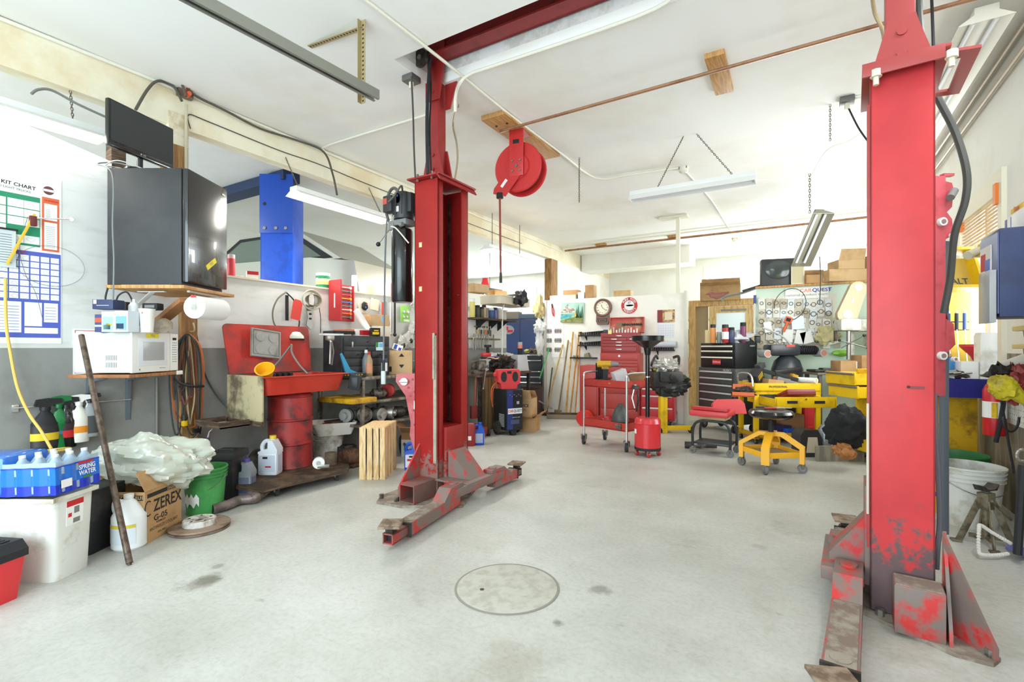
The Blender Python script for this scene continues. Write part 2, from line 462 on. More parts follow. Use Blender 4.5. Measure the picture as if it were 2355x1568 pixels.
# ================================================================== THE LIFTS
def column(label,x,y,rz,hz,sg,mat):
    t = thing('car_lift_post',label,'car lift',(x,y,0),rz,'posts of the two-post lift')
    # C-section column, opening towards sg*x ; local origin = outer near corner of the opening side
    W,D,tk = (0.25 if sg > 0 else 0.225),0.40,0.012
    s_ = sg
    def X(a): return -s_*a          # a = distance from the opening side
    b = B(mat)
    b.bx(X(0),X(W),0,tk,0.02,hz,0.004); b.bx(X(0),X(W),D-tk,D,0.02,hz,0.004); b.bx(X(W-tk),X(W),0,D,0.02,hz,0.004)
    b.bx(X(0),X(tk),0,0.06,0.02,hz,0.004); b.bx(X(0),X(tk),D-0.09,D,0.02,hz,0.004)
    obj('column',b,t)
    return t,X
REDL = M((160,40,38),0.45,dirt=(146,38,36),amt=0.4,scale=3)
# the post is cleaner high up and scuffed to bare grey near its foot
def postmat(col,d1,zdirt):
    m = bpy.data.materials.new('lift_paint'); m.use_nodes = True; nt = m.node_tree; N = nt.nodes; L = nt.links
    bs = N['Principled BSDF']; tc = N.new('ShaderNodeTexCoord'); sp = N.new('ShaderNodeSeparateXYZ'); L.new(tc.outputs['Object'],sp.inputs[0])
    n1 = N.new('ShaderNodeTexNoise'); n1.inputs['Scale'].default_value = 13; n1.inputs['Detail'].default_value = 8; n1.inputs['Roughness'].default_value = 0.7; L.new(tc.outputs['Object'],n1.inputs[0])
    mr = N.new('ShaderNodeMapRange'); mr.inputs[1].default_value = zdirt; mr.inputs[2].default_value = 0.0; mr.inputs[3].default_value = 0; mr.inputs[4].default_value = 0.42; L.new(sp.outputs['Z'],mr.inputs[0])
    ad = N.new('ShaderNodeMath'); ad.operation = 'ADD'; L.new(n1.outputs['Fac'],ad.inputs[0]); L.new(mr.outputs[0],ad.inputs[1])
    cr = N.new('ShaderNodeValToRGB'); e = cr.color_ramp.elements; e[0].position = 0.66; e[0].color = lin(col)+(1,); e[1].position = 0.74; e[1].color = lin(d1)+(1,); L.new(ad.outputs[0],cr.inputs[0])
    n2 = N.new('ShaderNodeTexNoise'); n2.inputs['Scale'].default_value = 3; n2.inputs['Detail'].default_value = 4; L.new(tc.outputs['Object'],n2.inputs[0])
    c2 = N.new('ShaderNodeValToRGB'); e = c2.color_ramp.elements; e[0].position = 0.35; e[0].color = (0.82,0.82,0.85,1); e[1].position = 0.6; e[1].color = (1,1,1,1); L.new(n2.outputs['Fac'],c2.inputs[0])
    mx = N.new('ShaderNodeMix'); mx.data_type = 'RGBA'; mx.blend_type = 'MULTIPLY'; mx.inputs[0].default_value = 1; L.new(cr.outputs[0],mx.inputs[6]); L.new(c2.outputs[0],mx.inputs[7])
    L.new(mx.outputs[2],bs.inputs['Base Color']); bs.inputs['Roughness'].default_value = 0.42; bs.inputs['Specular IOR Level'].default_value = 0.3
    return m
PL = postmat((164,38,34),(138,108,98),0.5)
PR = postmat((198,60,62),(104,84,84),0.62)
t,X = column('red lift post carrying the black hydraulic motor, left one of the pair',-2.50,3.04,0,2.56,1,PL)
LP = t
b = B(REDL); b.box((X(0.12),0.2,2.575),(0.34,0.5,0.014),0.003); b.box((X(-0.035),0.2,2.555),(0.012,0.5,0.07),0.003,R=Matrix.Rotation(rad(-35),4,'Y'))
b.m(STEEL)
for q in ((0.05,-0.02),(0.2,-0.02),(0.05,0.42)):
    b.cyl((X(q[0]),q[1],2.55),(X(q[0]),q[1],2.61),0.011,n=6)
obj('top_plate',b,t)
b = B(GREASY)
for k in range(96):
    z = 0.56+k*0.02; b.box((X(0.13),0.3,z),(0.022,0.01,0.014),0.002); b.cyl((X(0.13)-0.013,0.3,z+0.01),(X(0.13)+0.013,0.3,z+0.01),0.006,n=6)
obj('lifting_chain',b,t,label='black roller chain inside the column')
b = B(M((36,30,30),0.6)); b.cyl((X(0.17),0.14,0.5),(X(0.17),0.14,2.5),0.028,n=14); obj('hydraulic_ram',b,t)
b = B(PL); b.bx(X(-0.025),X(0.2),0.07,0.305,0.1,0.56,0.006)
obj('carriage',b,t)
b = B(REDWORN)
for y0,y1 in ((0.09,0.30),):
    b.prism([(X(-0.028),0.08),(X(-0.028),0.37),(X(-0.05),0.37),(X(-0.27),0.14),(X(-0.27),0.08)],y0,y1,'y')
obj('carriage_gusset',b,t)
b = B(REDWORN)
b.bx(X(-0.21),X(-0.30),-0.25,0.52,0.09,0.155,0.006); b.bx(X(0.02),X(-0.3),-0.02,0.40,0.145,0.16,0.004)
obj('arm_carrier',b,t)
def arm(parent,p0,p1,padl,wd=0.1,zt=0.11):
    """swing arm from pivot p0 to tip p1 (local xy) with inner tube, pivot cap and pad plate"""
    p0 = Vector(p0); p1 = Vector(p1); v = p1-p0; L_ = v.length; a = math.atan2(v.y,v.x); Rz = Matrix.Translation((p0.x,p0.y,0)) @ Matrix.Rotation(a,4,'Z')
    b = B(REDWORN); b.T = Rz
    l1 = L_*0.80
    b.prism([(-0.02,0.03),(l1,0.03),(l1,zt),(0.22,zt),(0.12,zt+0.075),(-0.07,zt+0.075),(-0.07,zt+0.02),(-0.02,zt)],-wd/2,wd/2,'y')
    b.m(DUSTY); b.bx(0.23,l1-0.01,-wd/2+0.008,wd/2-0.008,zt,zt+0.002)
    b.m(REDWORN); b.cyl((0.0,0,zt+0.07),(0.0,0,zt+0.085),0.035,n=20)
    o = obj('swing_arm',b,parent)
    b = B(REDOLD); b.T = Rz
    i0,w2 = l1-0.05,wd*0.36
    b.bx(i0,L_,-w2,-w2+0.008,0.035,zt-0.012); b.bx(i0,L_,w2-0.008,w2,0.035,zt-0.012); b.bx(i0,L_,-w2,w2,0.035,0.043); b.bx(i0,L_,-w2,w2,zt-0.02,zt-0.012)
    b.m(BLACK); b.bx(i0,L_-0.03,-w2+0.008,w2-0.008,0.043,zt-0.02)
    b.m(GREASY); b.bx(l1-0.012,l1+0.004,-wd/2-0.004,wd/2+0.004,0.026,zt+0.004)
    obj('arm_extension',b,o)
    b = B(DUSTY); b.T = Rz; b.cyl((l1-0.06,0,zt),(l1-0.06,0,zt+0.006),0.034,n=20); obj('pivot_cap',b,o)
    b = B(GREASY); b.T = Rz
    b.box((L_-0.035,0,zt+0.005),(0.05,0.05,0.05),0.004)
    b.m(M((150,132,112),0.85,dirt=(104,84,66),amt=0.6,scale=12)); b.box((L_-0.035,0.0,zt+0.036),(0.15,0.13,0.014),0.003,rz=padl)
    obj('lifting_pad',b,o)
arm(t,(X(-0.24),-0.12),(X(-0.38),-0.93),0.4)
arm(t,(X(-0.24),0.42),(X(-0.24),0.86),0.2,0.09)
b = B(DUSTY); b.prism([(X(-0.3),-0.08),(X(0.1),-0.32),(X(0.33),-0.34),(X(0.42),-0.2),(X(0.42),0.5),(X(-0.05),0.5)],0.0,0.018,'z')
b.m(CAST)
for q in ((0.36,-0.26),(0.2,-0.26),(0.36,0.44)): b.cyl((X(q[0]),q[1],0.018),(X(q[0]),q[1],0.05),0.018,n=6)
obj('base_plate',b,t)
b = B(REDOLD)   # open square stub in front of the post
b.bx(X(0.02),X(0.17),-0.26,0.0,0.02,0.03); b.bx(X(0.02),X(0.17),-0.26,0.0,0.15,0.16); b.bx(X(0.02),X(0.03),-0.26,0.0,0.03,0.15); b.bx(X(0.16),X(0.17),-0.26,0.0,0.03,0.15)
b.bx(X(0.03),X(0.16),-0.08,-0.07,0.03,0.15)
obj('stub_tube',b,t)
b = B(REDWORN); b.prism([(0.0,0.02),(-0.24,0.02),(-0.24,0.12),(0.0,0.42)],X(0.19),X(0.205),'x'); obj('foot_gusset',b,t)
b = B(M((168,160,142),0.8,dirt=(140,128,108),amt=0.4)); b.bx(X(0.015),X(0.045),-0.012,0.0,0.28,1.3,0.004); b.bx(X(0.02),X(0.04),-0.03,-0.012,0.95,1.32,0.008)
obj('edge_guard',b,t,label='grey padded strip taped to the column edge')
b = B(M((216,200,150),0.7)); b.bx(X(0.17),X(0.2),-0.003,0,2.02,2.06); b.bx(X(0.17),X(0.2),-0.003,0,1.66,1.7); obj('sticker',b,t)
# post extension up to the overhead beam
b = B(REDL); b.bx(X(0.1),X(0.19),0.12,0.22,2.58,3.56,0.006)
b.prism([(X(0.03),2.58),(X(0.26),2.58),(X(0.2),2.86),(X(0.09),2.86)],0.105,0.12,'y'); b.prism([(X(0.03),2.58),(X(0.26),2.58),(X(0.2),2.86),(X(0.09),2.86)],0.22,0.235,'y')
b.prism([(X(0.22),3.25),(X(0.08),3.25),(X(0.02),3.56),(X(0.02),3.72),(X(0.22),3.72)],0.10,0.115,'y')
for z in (2.68,2.8,3.32): b.cyl((X(0.145),0.095,z),(X(0.145),0.108,z),0.016,n=12)
b.prism([(X(0.09),3.2),(X(0.04),3.2),(X(-0.08),3.56),(X(0.09),3.56)],0.20,0.212,'y')
obj('post_extension',b,t)
# overhead beam bolted across both extensions: rests on both posts, one thing
b = B(M((150,40,42),0.45,dirt=(120,34,36),amt=0.3)); b.bx(-2.68,0.98,3.16,3.185,3.56,3.75); b.bx(-2.68,0.98,3.04,3.185,3.56,3.575)
solo('overhead_beam',b,'dark red steel beam in the ceiling slot joining both lift posts','beam')
b = B(GREASY); b.cyl((0,0,0),(0,0.03,0),0.07,n=20); b.m(STEEL); b.cyl((0,-0.01,0),(0,0.04,0),0.02,n=12)
solo('cable_pulley',b,'dark round cable pulley tucked in the ceiling slot above the left lift post','pulley',(-2.66,3.0,3.54))

# hydraulic power unit on the left post
t = thing('hydraulic_power_unit','black hydraulic motor and tank hung on the side of the red lift post','pump',aY(925,555,3.1)*1.0,0)
b = B(BLACKG); b.lathe([(0.0,-0.52),(0.082,-0.52),(0.09,-0.505),(0.09,0.08),(0.082,0.1),(0.03,0.105),(0.03,0.16)],28,(0,0,0.0)); obj('tank',b,t)
b = B(GREY); b.box((0,0,0.15),(0.2,0.13,0.05),0.01); b.cyl((-0.1,-0.02,0.13),(-0.06,0,0.13),0.02); b.cyl((0.05,-0.08,0.12),(0.08,-0.08,0.12),0.018); b.box((-0.06,-0.05,0.12),(0.06,0.05,0.06),0.01); obj('valve_block',b,t)
b = B(M((46,46,48),0.45)); b.lathe([(0.085,0.18),(0.09,0.2),(0.09,0.36),(0.08,0.4),(0.03,0.42)],24,(0.02,0,0))
for k in range(12):
    a = 2*PI*k/12; b.box((0.02+0.092*math.cos(a),0.092*math.sin(a),0.29),(0.012,0.006,0.16),rz=a)
b.box((0.14,0,0.3),(0.04,0.14,0.16),0.008); obj('motor',b,t)
b = B(M((52,50,50),0.5)); b.box((-0.08,-0.06,0.31),(0.1,0.08,0.14),0.012); b.m(M((190,80,66),0.5)); b.box((-0.1,-0.102,0.33),(0.045,0.004,0.05)); obj('switch_box',b,t)
b = B(PAPER); b.lathe([(0.0,0),(0.022,0)],20,(0.035,-0.093,0.34),R=Matrix.Rotation(PI/2,3,'X'),sy=1.9); b.box((0.03,-0.092,0.25),(0.035,0.003,0.045)); b.m(TXTB); b.box((0.035,-0.0955,0.36),(0.015,0.002,0.02)); obj('rating_sticker',b,t)
b = B(STEEL); b.cyl((-0.07,-0.06,0.12),(-0.15,-0.12,-0.02),0.006); b.m(BLACK); b.ball((-0.155,-0.124,-0.03),0.02); obj('release_lever',b,t)
b = B(M((92,90,86),0.6)); b.tube(spl([(-0.02,0,0.4),(-0.07,-0.02,0.46),(-0.15,0,0.44),(-0.19,0,0.32),(-0.14,-0.02,0.19),(-0.08,-0.02,0.14)]),0.013); obj('pressure_hose',b,t,label='grey hose looping over the motor')
b = B(M((92,90,86),0.6)); b.tube(spl([(0.05,-0.05,0.41),(0.1,-0.12,0.42),(0.04,-0.15,0.33),(-0.04,-0.12,0.31)]),0.008); b.m(CREAM); b.tube(spl([(-0.06,-0.07,0.12),(0.04,-0.11,0.08),(0.13,-0.06,-0.04)]),0.006); obj('motor_lead',b,t)

# right-hand post
RZ_ = rad(-4)
t,X = column('wide red lift post close to the camera, right one of the pair',0.255,2.73,RZ_,2.44,-1,PR)
RP = t
b = B(M((158,58,56),0.42)); b.box((X(0.12),0.19,2.452),(0.3,0.5,0.014),0.003); b.bx(X(-0.03),X(0.25),-0.065,-0.055,2.40,2.46,0.002)
b.m(M((214,206,184),0.5))
for q in (0.02,0.27): b.cyl((X(q),-0.05,2.36),(X(q),-0.05,2.43),0.011,n=8); b.cyl((X(q),-0.05,2.395),(X(q),-0.05,2.425),0.022,n=8)
obj('top_plate',b,t)
# plate with a window in it, running out past the column towards the wall
P = [az(*p,2.455) for p in ((2140,122),(2258,103),(2206,211),(2146,220))]
Q = [az(*p,2.455) for p in ((2178,134),(2212,128),(2181,205),(2150,210))]
inv = (Matrix.Translation(t.location) @ Matrix.Rotation(RZ_,4,'Z')).inverted()
P = [inv @ p for p in P]; Q = [inv @ p for p in Q]
b = B(M((158,58,56),0.42))
vs = [(p.x,p.y,2.446) for p in P+Q]+[(p.x,p.y,2.458) for p in P+Q]
fs = []
for i in range(4):
    j = (i+1) % 4; fs += [(i,j,4+j,4+i),(8+i,8+j,12+j,12+i),(i,j,8+j,8+i),(4+i,4+j,12+j,12+i)]
b.add(vs,fs); obj('arm_restraint_plate',b,t,label='flat red plate with a rectangular window beside the column head')
b = B(M((158,58,56),0.42)); b.bx(X(0.06),X(0.17),0.13,0.24,2.46,3.56,0.006)
for y in (0.115,0.24): b.prism([(X(0.0),2.46),(X(0.245),2.46),(X(0.18),2.68),(X(0.17),2.72),(X(0.07),2.72),(X(0.06),2.68)],y,y+0.012,'y')
for z in (2.55,2.65): b.cyl((X(0.12),0.107,z),(X(0.12),0.116,z),0.02,n=12)
obj('post_extension',b,t)
b = B(DUSTY); b.prism([(X(-0.05),-0.02),(X(0.02),-0.06),(X(0.26),-0.2),(X(0.37),-0.2),(X(0.40),-0.14),(X(0.32),0.1),(X(0.28),0.5),(X(-0.05),0.5)],0.0,0.016,'z')
b.m(CAST)
for q in ((0.37,-0.15),(0.035,-0.03)): b.cyl((X(q[0]),q[1],0.012),(X(q[0]),q[1],0.045),0.017,n=6)
obj('base_plate',b,t)
b = B(REDWORN); b.box((X(0.16),-0.09,0.115),(0.165,0.13,0.2),0.006); b.m(DUSTY); b.box((X(0.16),-0.09,0.2155),(0.155,0.12,0.004)); obj('cable_sheave_cover',b,t,label='boxy red cover with a dusty top')
b = B(REDWORN); b.prism([(0.02,0.016),(-0.16,0.016),(-0.16,0.06),(0.02,0.42),],X(0.25),X(0.262),'x')
b.T = Matrix.Translation((X(0.25),0.0,0)) @ Matrix.Rotation(rad(38),4,'Z'); b.prism([(0.0,0.016),(-0.22,0.016),(-0.22,0.06),(0.0,0.42)],-0.006,0.006,'x'); b.T = None
obj('foot_gusset',b,t)
b = B(REDWORN); b.bx(X(-0.02),X(0.2),0.06,0.3,0.1,0.56,0.006); obj('carriage',b,t)
b = B(REDWORN); b.prism([(X(0.0),0.16),(X(0.0),0.42),(X(-0.16),0.2),(X(-0.16),0.16)],0.12,0.26,'y')
b.bx(X(-0.02),X(-0.19),0.02,0.5,0.1,0.165,0.006); obj('arm_carrier',b,t)
pv = inv @ az(1952,1300,0.19); tp = inv @ az(1928,1580,0.1)
v_ = (tp-pv); tp2 = pv+v_*1.12
arm(t,(pv.x,pv.y),(tp2.x,tp2.y),0.5,0.11,0.115)
arm(t,(X(-0.12),0.42),(X(-0.1),0.95),0.2,0.1,0.11)
b = B(M((150,40,38),0.5)); b.bx(X(-0.012),X(-0.002),-0.004,0.02,0.3,2.3); b.m(M((190,176,160),0.7)); b.bx(X(-0.014),X(-0.004),-0.012,-0.002,0.45,0.95,0.003); obj('edge_guard',b,t)
b = B(SOFTBLK); b.cyl((X(0.135),-0.004,1.03),(X(0.135),0.004,1.03),0.006,n=10); b.m(M((120,60,60),0.7)); b.box((X(0.165),-0.001,1.028),(0.05,0.003,0.012)); obj('bolt_hole',b,t)

# ================================================================== BUILDERS OF RECURRING THINGS
def R3(a): return Matrix.Rotation(a,4,'Z')
def label_plate(b,x0,x1,z0,z1,y,mat): b.m(mat); b.bx(x0,x1,y-0.0015,y,z0,z1)
def carton(name,label,loc,w,d,h,rz=FACE,mat=CARD,flaps=None,group=None,marks=None,cat='box'):
    """cardboard box, base centre at loc; flaps: dict side->angle (0 flat closed ... 180 hanging out); None = closed with tape"""
    t = thing(name,label,cat,loc,rz,group)
    b = B(mat)
    tk = 0.005
    if flaps is None:
        b.box((0,0,h/2),(w,d,h),0.003); b.m(CARDL); b.bx(-0.025,0.025,-d/2-0.001,d/2+0.001,h-0.0005,h+0.001)
    else:
        b.bx(-w/2,w/2,-d/2,d/2,0,tk); b.bx(-w/2,w/2,-d/2,-d/2+tk,tk,h); b.bx(-w/2,w/2,d/2-tk,d/2,tk,h)
        b.bx(-w/2,-w/2+tk,-d/2+tk,d/2-tk,tk,h); b.bx(w/2-tk,w/2,-d/2+tk,d/2-tk,tk,h)
    if marks: marks(b,w,d,h)
    obj('carton_body',b,t)
    if flaps:
        for s_,a in flaps.items():
            L_ = min(w,d)/2 if s_ in ('f','b') else min(w,d)/2
            b = B(mat)
            if s_ in 'fb':
                q = -1 if s_ == 'f' else 1
                b.T = Matrix.Translation((0,q*d/2,h)) @ Matrix.Rotation(q*rad(-a),4,'X')
                b.add([Vector(v) for v in ((-w/2,0,0),(w/2,0,0),(w/2-0.01,-q*L_,0),(-w/2+0.01,-q*L_,0),(-w/2,0,tk),(w/2,0,tk),(w/2-0.01,-q*L_,tk),(-w/2+0.01,-q*L_,tk))],[(0,1,2,3),(4,5,6,7),(0,1,5,4),(1,2,6,5),(2,3,7,6),(3,0,4,7)])
            else:
                q = -1 if s_ == 'l' else 1
                b.T = Matrix.Translation((q*w/2,0,h)) @ Matrix.Rotation(q*rad(a),4,'Y')
                b.add([Vector(v) for v in ((0,-d/2,0),(0,d/2,0),(-q*L_,d/2-0.01,0),(-q*L_,-d/2+0.01,0),(0,-d/2,tk),(0,d/2,tk),(-q*L_,d/2-0.01,tk),(-q*L_,-d/2+0.01,tk))],[(0,1,2,3),(4,5,6,7),(0,1,5,4),(1,2,6,5),(2,3,7,6),(3,0,4,7)])
            obj('flap',b,t)
    return t
def smallbox(name,label,loc,w,d,h,mat,rz=FACE,bands=(),group=None,cat='box',tilt=None):
    """little printed packet; bands = (x0,x1,z0,z1,material) fractions on its front"""
    b = B(mat); b.box((0,0,h/2),(w,d,h),0.002)
    for x0,x1,z0,z1,mm in bands:
        b.m(mm); b.bx(-w/2+x0*w,-w/2+x1*w,-d/2-0.0012,-d/2,z0*h,z1*h)
    return solo(name,b,label,cat,loc,rz,group,tilt)
def jug(name,label,loc,w,d,h,mat,cap,rz=FACE,lab=None,marks=None,group=None):
    """one-gallon style jug with handle hole at the upper left and a cap"""
    t = thing(name,label,'jug',loc,rz,group)
    b = B(mat)
    hh = h*0.93
    # front outline with a shoulder, ring handle on the left
    b.box((0,0,hh*0.31),(w,d,hh*0.62),0.02)
    b.prism([(-w/2,hh*0.6),(w/2,hh*0.6),(w/2,hh*0.72),(w*0.34,hh*0.88),(w*0.24,hh*0.98),(w*0.02,hh*0.98),(w*0.0,hh*0.74),(-w*0.2,hh*0.72),(-w/2,hh*0.66)],-d*0.46,d*0.46,'y')
    b.tube(spl([(-w*0.4,0,hh*0.64),(-w*0.42,0,hh*0.8),(-w*0.25,0,hh*0.93),(w*0.06,0,hh*0.94)]),d*0.15,8)
    b.cyl((w*0.13,0,hh*0.96),(w*0.13,0,hh*1.0),d*0.2)
    obj('jug_body',b,t)
    b = B(cap); b.cyl((w*0.13,0,hh*1.0),(w*0.13,0,h*1.02),d*0.23,n=18); obj('cap',b,t)
    if lab:
        b = B(lab); b.box((0,-d/2-0.0005,hh*0.34),(w*0.8,0.002,hh*0.46),0.0); b.box((w/2+0.0005,0,hh*0.34),(0.002,d*0.7,hh*0.46))
        if marks: marks(b,w,d,hh)
        obj('label',b,t)
    return t
def bucket(name,label,loc,r0,r1,h,mat,rz=FACE,inner=None,ribs=3,bail=0.0,group=None,lid=None,marks=None):
    t = thing(name,label,'bucket',loc,rz,group)
    b = B(mat); prof = [(r0,0),(r0+(r1-r0)*0.75,h*0.76)]
    for k in range(ribs):
        z = h*(0.77+0.07*k); r = r0+(r1-r0)*(z/h); prof += [(r,z),(r+0.009,z),(r+0.009,z+0.006),(r,z+0.006)]
    prof += [(r1,h-0.012),(r1+0.008,h-0.01),(r1+0.008,h),(r1-0.004,h),(r1-0.008,h-0.02),(r0-0.006,0.01)]
    b.lathe(prof+[(0.001,0.01)],36)
    obj('bucket_body',b,t)
    if marks:
        b = B(PAPER); marks(b); obj('label',b,t)
    if bail:
        b = B(STEEL); zz = h*0.84; b.tube([(math.cos(a)*(r1+0.012),-math.sin(a)*(r1+0.012)*math.cos(rad(bail)),zz-math.sin(a)*(r1+0.03)*math.sin(rad(bail))) for a in [PI*k/16 for k in range(17)]],0.003,6)
        obj('bail_handle',b,t)
    if inner:
        b = B(inner); b.cyl((0,0,h*0.55),(0,0,h*0.56),r0+(r1-r0)*0.5-0.006,n=30); obj('contents',b,t)
    if lid:
        b = B(lid); b.lathe([(r1+0.01,h-0.004),(r1+0.012,h+0.012),(r1-0.01,h+0.02),(0.001,h+0.016)],36); obj('lid',b,t)
    return t
def can(name,label,loc,r,h,mat,cap=None,band=None,rz=0,group=None,nozzle=False,cat='can'):
    t = thing(name,label,cat,loc,rz,group)
    b = B(mat); b.lathe([(r*0.94,0),(r,0.004),(r,h*0.8),(r*0.95,h*0.82),(r*0.55,h*0.9),(0.0001,h*0.9)],18)
    if band: b.m(band); b.lathe([(r+0.0006,h*0.2),(r+0.0006,h*0.6)],18)
    obj('can_body',b,t)
    if cap:
        b = B(cap)
        if nozzle: b.cyl((0,0,h*0.9),(0,0,h),r*0.3,n=10)
        else: b.lathe([(r*0.97,h*0.8),(r*0.97,h*0.99),(r*0.8,h),(0.0001,h)],18)
        obj('cap',b,t)
    return t
def spraybottle(name,label,loc,h,w,mat,head,lab,rz=FACE,group=None,lab2=None,waist=0.0):
    """trigger sprayer bottle"""
    t = thing(name,label,'spray bottle',loc,rz,group)
    d = w*0.62
    b = B(mat); n = 22
    b.lathe([(w/2*0.95,0),(w/2,0.01),(w/2*(1-waist),h*0.33),(w/2,h*0.52),(w/2*0.62,h*0.66),(w/2*0.34,h*0.74),(w/2*0.34,h*0.78)],n,sy=d/w)
    obj('bottle_body',b,t)
    b = B(lab); b.lathe([(w/2*(1.015-waist*0.5),h*0.08),(w/2*(1.015-waist),h*0.33),(w/2*1.01,h*0.48)],n,sy=d/w)
    if lab2: b.m(lab2); b.lathe([(w/2*(1.03-waist*0.8),h*0.2),(w/2*(1.03-waist),h*0.34)],n,sy=d/w)
    obj('label',b,t)
    b = B(head); b.cyl((0,0,h*0.77),(0,0,h*0.84),w*0.2,n=12)
    b.prism([(-w*0.38,h*0.86),(-w*0.3,h*0.98),(w*0.1,h),(w*0.55,h*0.985),(w*0.6,h*0.9),(w*0.25,h*0.88),(w*0.15,h*0.83),(-w*0.15,h*0.83)],-d*0.22,d*0.22,'y')
    b.tube([(w*0.3,0,h*0.89),(w*0.42,0,h*0.8),(w*0.36,0,h*0.72)],w*0.05,6)
    obj('trigger_head',b,t)
    return t
def bottle(name,label,loc,r,h,mat,cap,band=None,group=None,cat='bottle'):
    t = thing(name,label,cat,loc,0,group)
    b = B(mat); b.lathe([(r*0.9,0),(r,0.006),(r,h*0.62),(r*0.7,h*0.74),(r*0.38,h*0.84),(r*0.38,h*0.9)],18)
    if band: b.m(band); b.lathe([(r*1.01,h*0.12),(r*1.01,h*0.52)],18)
    obj('bottle_body',b,t)
    b = B(cap); b.cyl((0,0,h*0.88),(0,0,h),r*0.46,r*0.36,n=14); obj('cap',b,t)
    return t
def chain(name,label,p0,p1,link=0.03,r=0.0028,group=None,cat='chain'):
    p0 = Vector(p0); p1 = Vector(p1); v = p1-p0; n = max(2,int(v.length/(link*0.72))); q = v.to_track_quat('Z','Y').to_matrix().to_4x4()
    b = B(M((112,104,92),0.5,0.6)); o = p0.copy()
    for k in range(n):
        b.T = Matrix.Translation(v*((k+0.5)/n)) @ q @ R3(PI/2*(k % 2))
        b.tube([(math.cos(a)*link*0.24,0,math.sin(a)*link*0.5) for a in [2*PI*i/8 for i in range(8)]],r,4,closed=True)
    return solo(name,b,label,cat,o,0,group)
def cable(name,label,pts,r,mat=CABLE,cat='cable',k=8,n=8,group=None,smooth=True,sup=None):
    P = [Vector(p) for p in pts]; o = P[0].copy(); P = [p-o for p in P]
    b = B(mat); b.tube(spl(P,k) if smooth else P,r,n)
    if sup: sup(b)
    return solo(name,b,label,cat,o,0,group)
def lampfix(name,label,loc,L_,rz,on=True,tilt=None,mat=WHITE,wd=0.16,tubes=2,group=None,em=9.0,wing=0.05):
    """fluorescent strip light: housing, sloped reflector wings, tubes"""
    t = thing(name,label,'ceiling light',loc,rz,group,tilt)
    b = B(mat)
    b.box((0,0,0.03),(L_,wd*0.45,0.05),0.004)
    b.prism([(-wd/2,-wing),(-wd/2-0.004,-wing+0.004),(-wd*0.22,0.012),(wd*0.22,0.012),(wd/2+0.004,-wing+0.004),(wd/2,-wing),(wd*0.2,0.004),(-wd*0.2,0.004)],-L_/2,L_/2,'x')
    for s_ in (-1,1): b.prism([(-wd/2,-wing),(-wd*0.22,0.01),(wd*0.22,0.01),(wd/2,-wing)],s_*L_/2-0.004,s_*L_/2+0.004,'x')
    obj('housing',b,t)
    for k in range(tubes):
        y = (k-(tubes-1)/2)*wd*0.42
        b = B(M((255,253,246),0.4,emit=em) if on else M((238,240,244),0.25))
        b.cyl((-L_/2+0.03,y,-0.022),(L_/2-0.03,y,-0.022),0.015,n=14)
        obj('fluorescent_tube',b,t)
    return t
def wheel(parent,c,r,wd,axis,name='caster',hub=STEEL,tyre=RUBBER,fork=0.0):
    b = B(tyre); a = Vector(axis).normalized(); c = Vector(c)
    b.cyl(c-a*wd/2,c+a*wd/2,r,n=20); b.m(hub); b.cyl(c-a*wd*0.56,c+a*wd*0.56,r*0.55,n=14)
    if fork:
        b.m(STEEL)
        for s_ in (-1,1):
            b.cyl(c+a*s_*wd*0.68,c+a*s_*wd*0.68+Vector((0.0,0.0,fork*0.9)),r*0.28,r*0.34,n=8)
        b.cyl(c+Vector((0,0,fork*0.8)),c+Vector((0,0,fork)),r*0.6,n=12)
    return obj(name,b,parent)
def chest(name,label,loc,w,d,h,rows,mat,hmat,rz,front=None,casters=0,handle='bar',group=None,top=None,side=None,cat='tool chest',logo=None,frame=0.02):
    """tool chest; rows = list of heights (fractions) or (height, [split fractions], pull_out_m)"""
    t = thing(name,label,cat,loc,rz,group)
    z0 = casters
    b = B(mat); b.box((0,0.006,z0+(h-z0)/2),(w,d-0.012,h-z0),0.006)
    if logo: logo(b,w,d,h)
    obj('cabinet_body',b,t)
    tot = sum(r[0] if isinstance(r,tuple) else r for r in rows); z = h-frame; av = h-z0-2*frame
    for r in rows:
        hh,sp,po = (r if isinstance(r,tuple) else (r,[1.0],0.0)); hh = hh/tot*av; x = -w/2+frame
        for f_ in sp:
            ww = (w-2*frame)*f_; b = B(front or mat)
            b.box((x+ww/2,-d/2+0.004-po,z-hh/2),(ww-0.006,0.018,hh-0.006),0.003)
            if po:
                b.bx(x+0.01,x+0.016,-d/2-po,-d/2+0.02,z-hh+0.01,z-0.012); b.bx(x+ww-0.016,x+ww-0.01,-d/2-po,-d/2+0.02,z-hh+0.01,z-0.012); b.bx(x+0.01,x+ww-0.01,-d/2-po,-d/2+0.02,z-hh+0.008,z-hh+0.012)
            o = obj('drawer',b,t)
            b = B(hmat)
            if handle == 'bar': b.box((x+ww/2,-d/2-0.012-po,z-0.018),(ww-0.02,0.022,0.022),0.004)
            elif handle == 'small': b.box((x+ww/2,-d/2-0.01-po,z-hh/2),(min(0.09,ww*0.4),0.014,0.014),0.004)
            elif handle == 'knob': b.cyl((x+ww/2,-d/2-0.005,z-hh/2),(x+ww/2,-d/2-0.02,z-hh/2),0.008,n=10)
            if handle: obj('handle',b,o)
            x += ww
        z -= hh
    if casters:
        for sx in (-1,1):
            for sy in (-1,1): wheel(t,(sx*(w/2-0.06),sy*(d/2-0.06),casters*0.48),casters*0.48,0.03,(1,0,0),fork=casters*0.5)
    return t

# ================================================================== LEFT WALL AND CORNER
fw = Vector((-sy_,cy_,0)); rt = Vector((cy_,sy_,0))
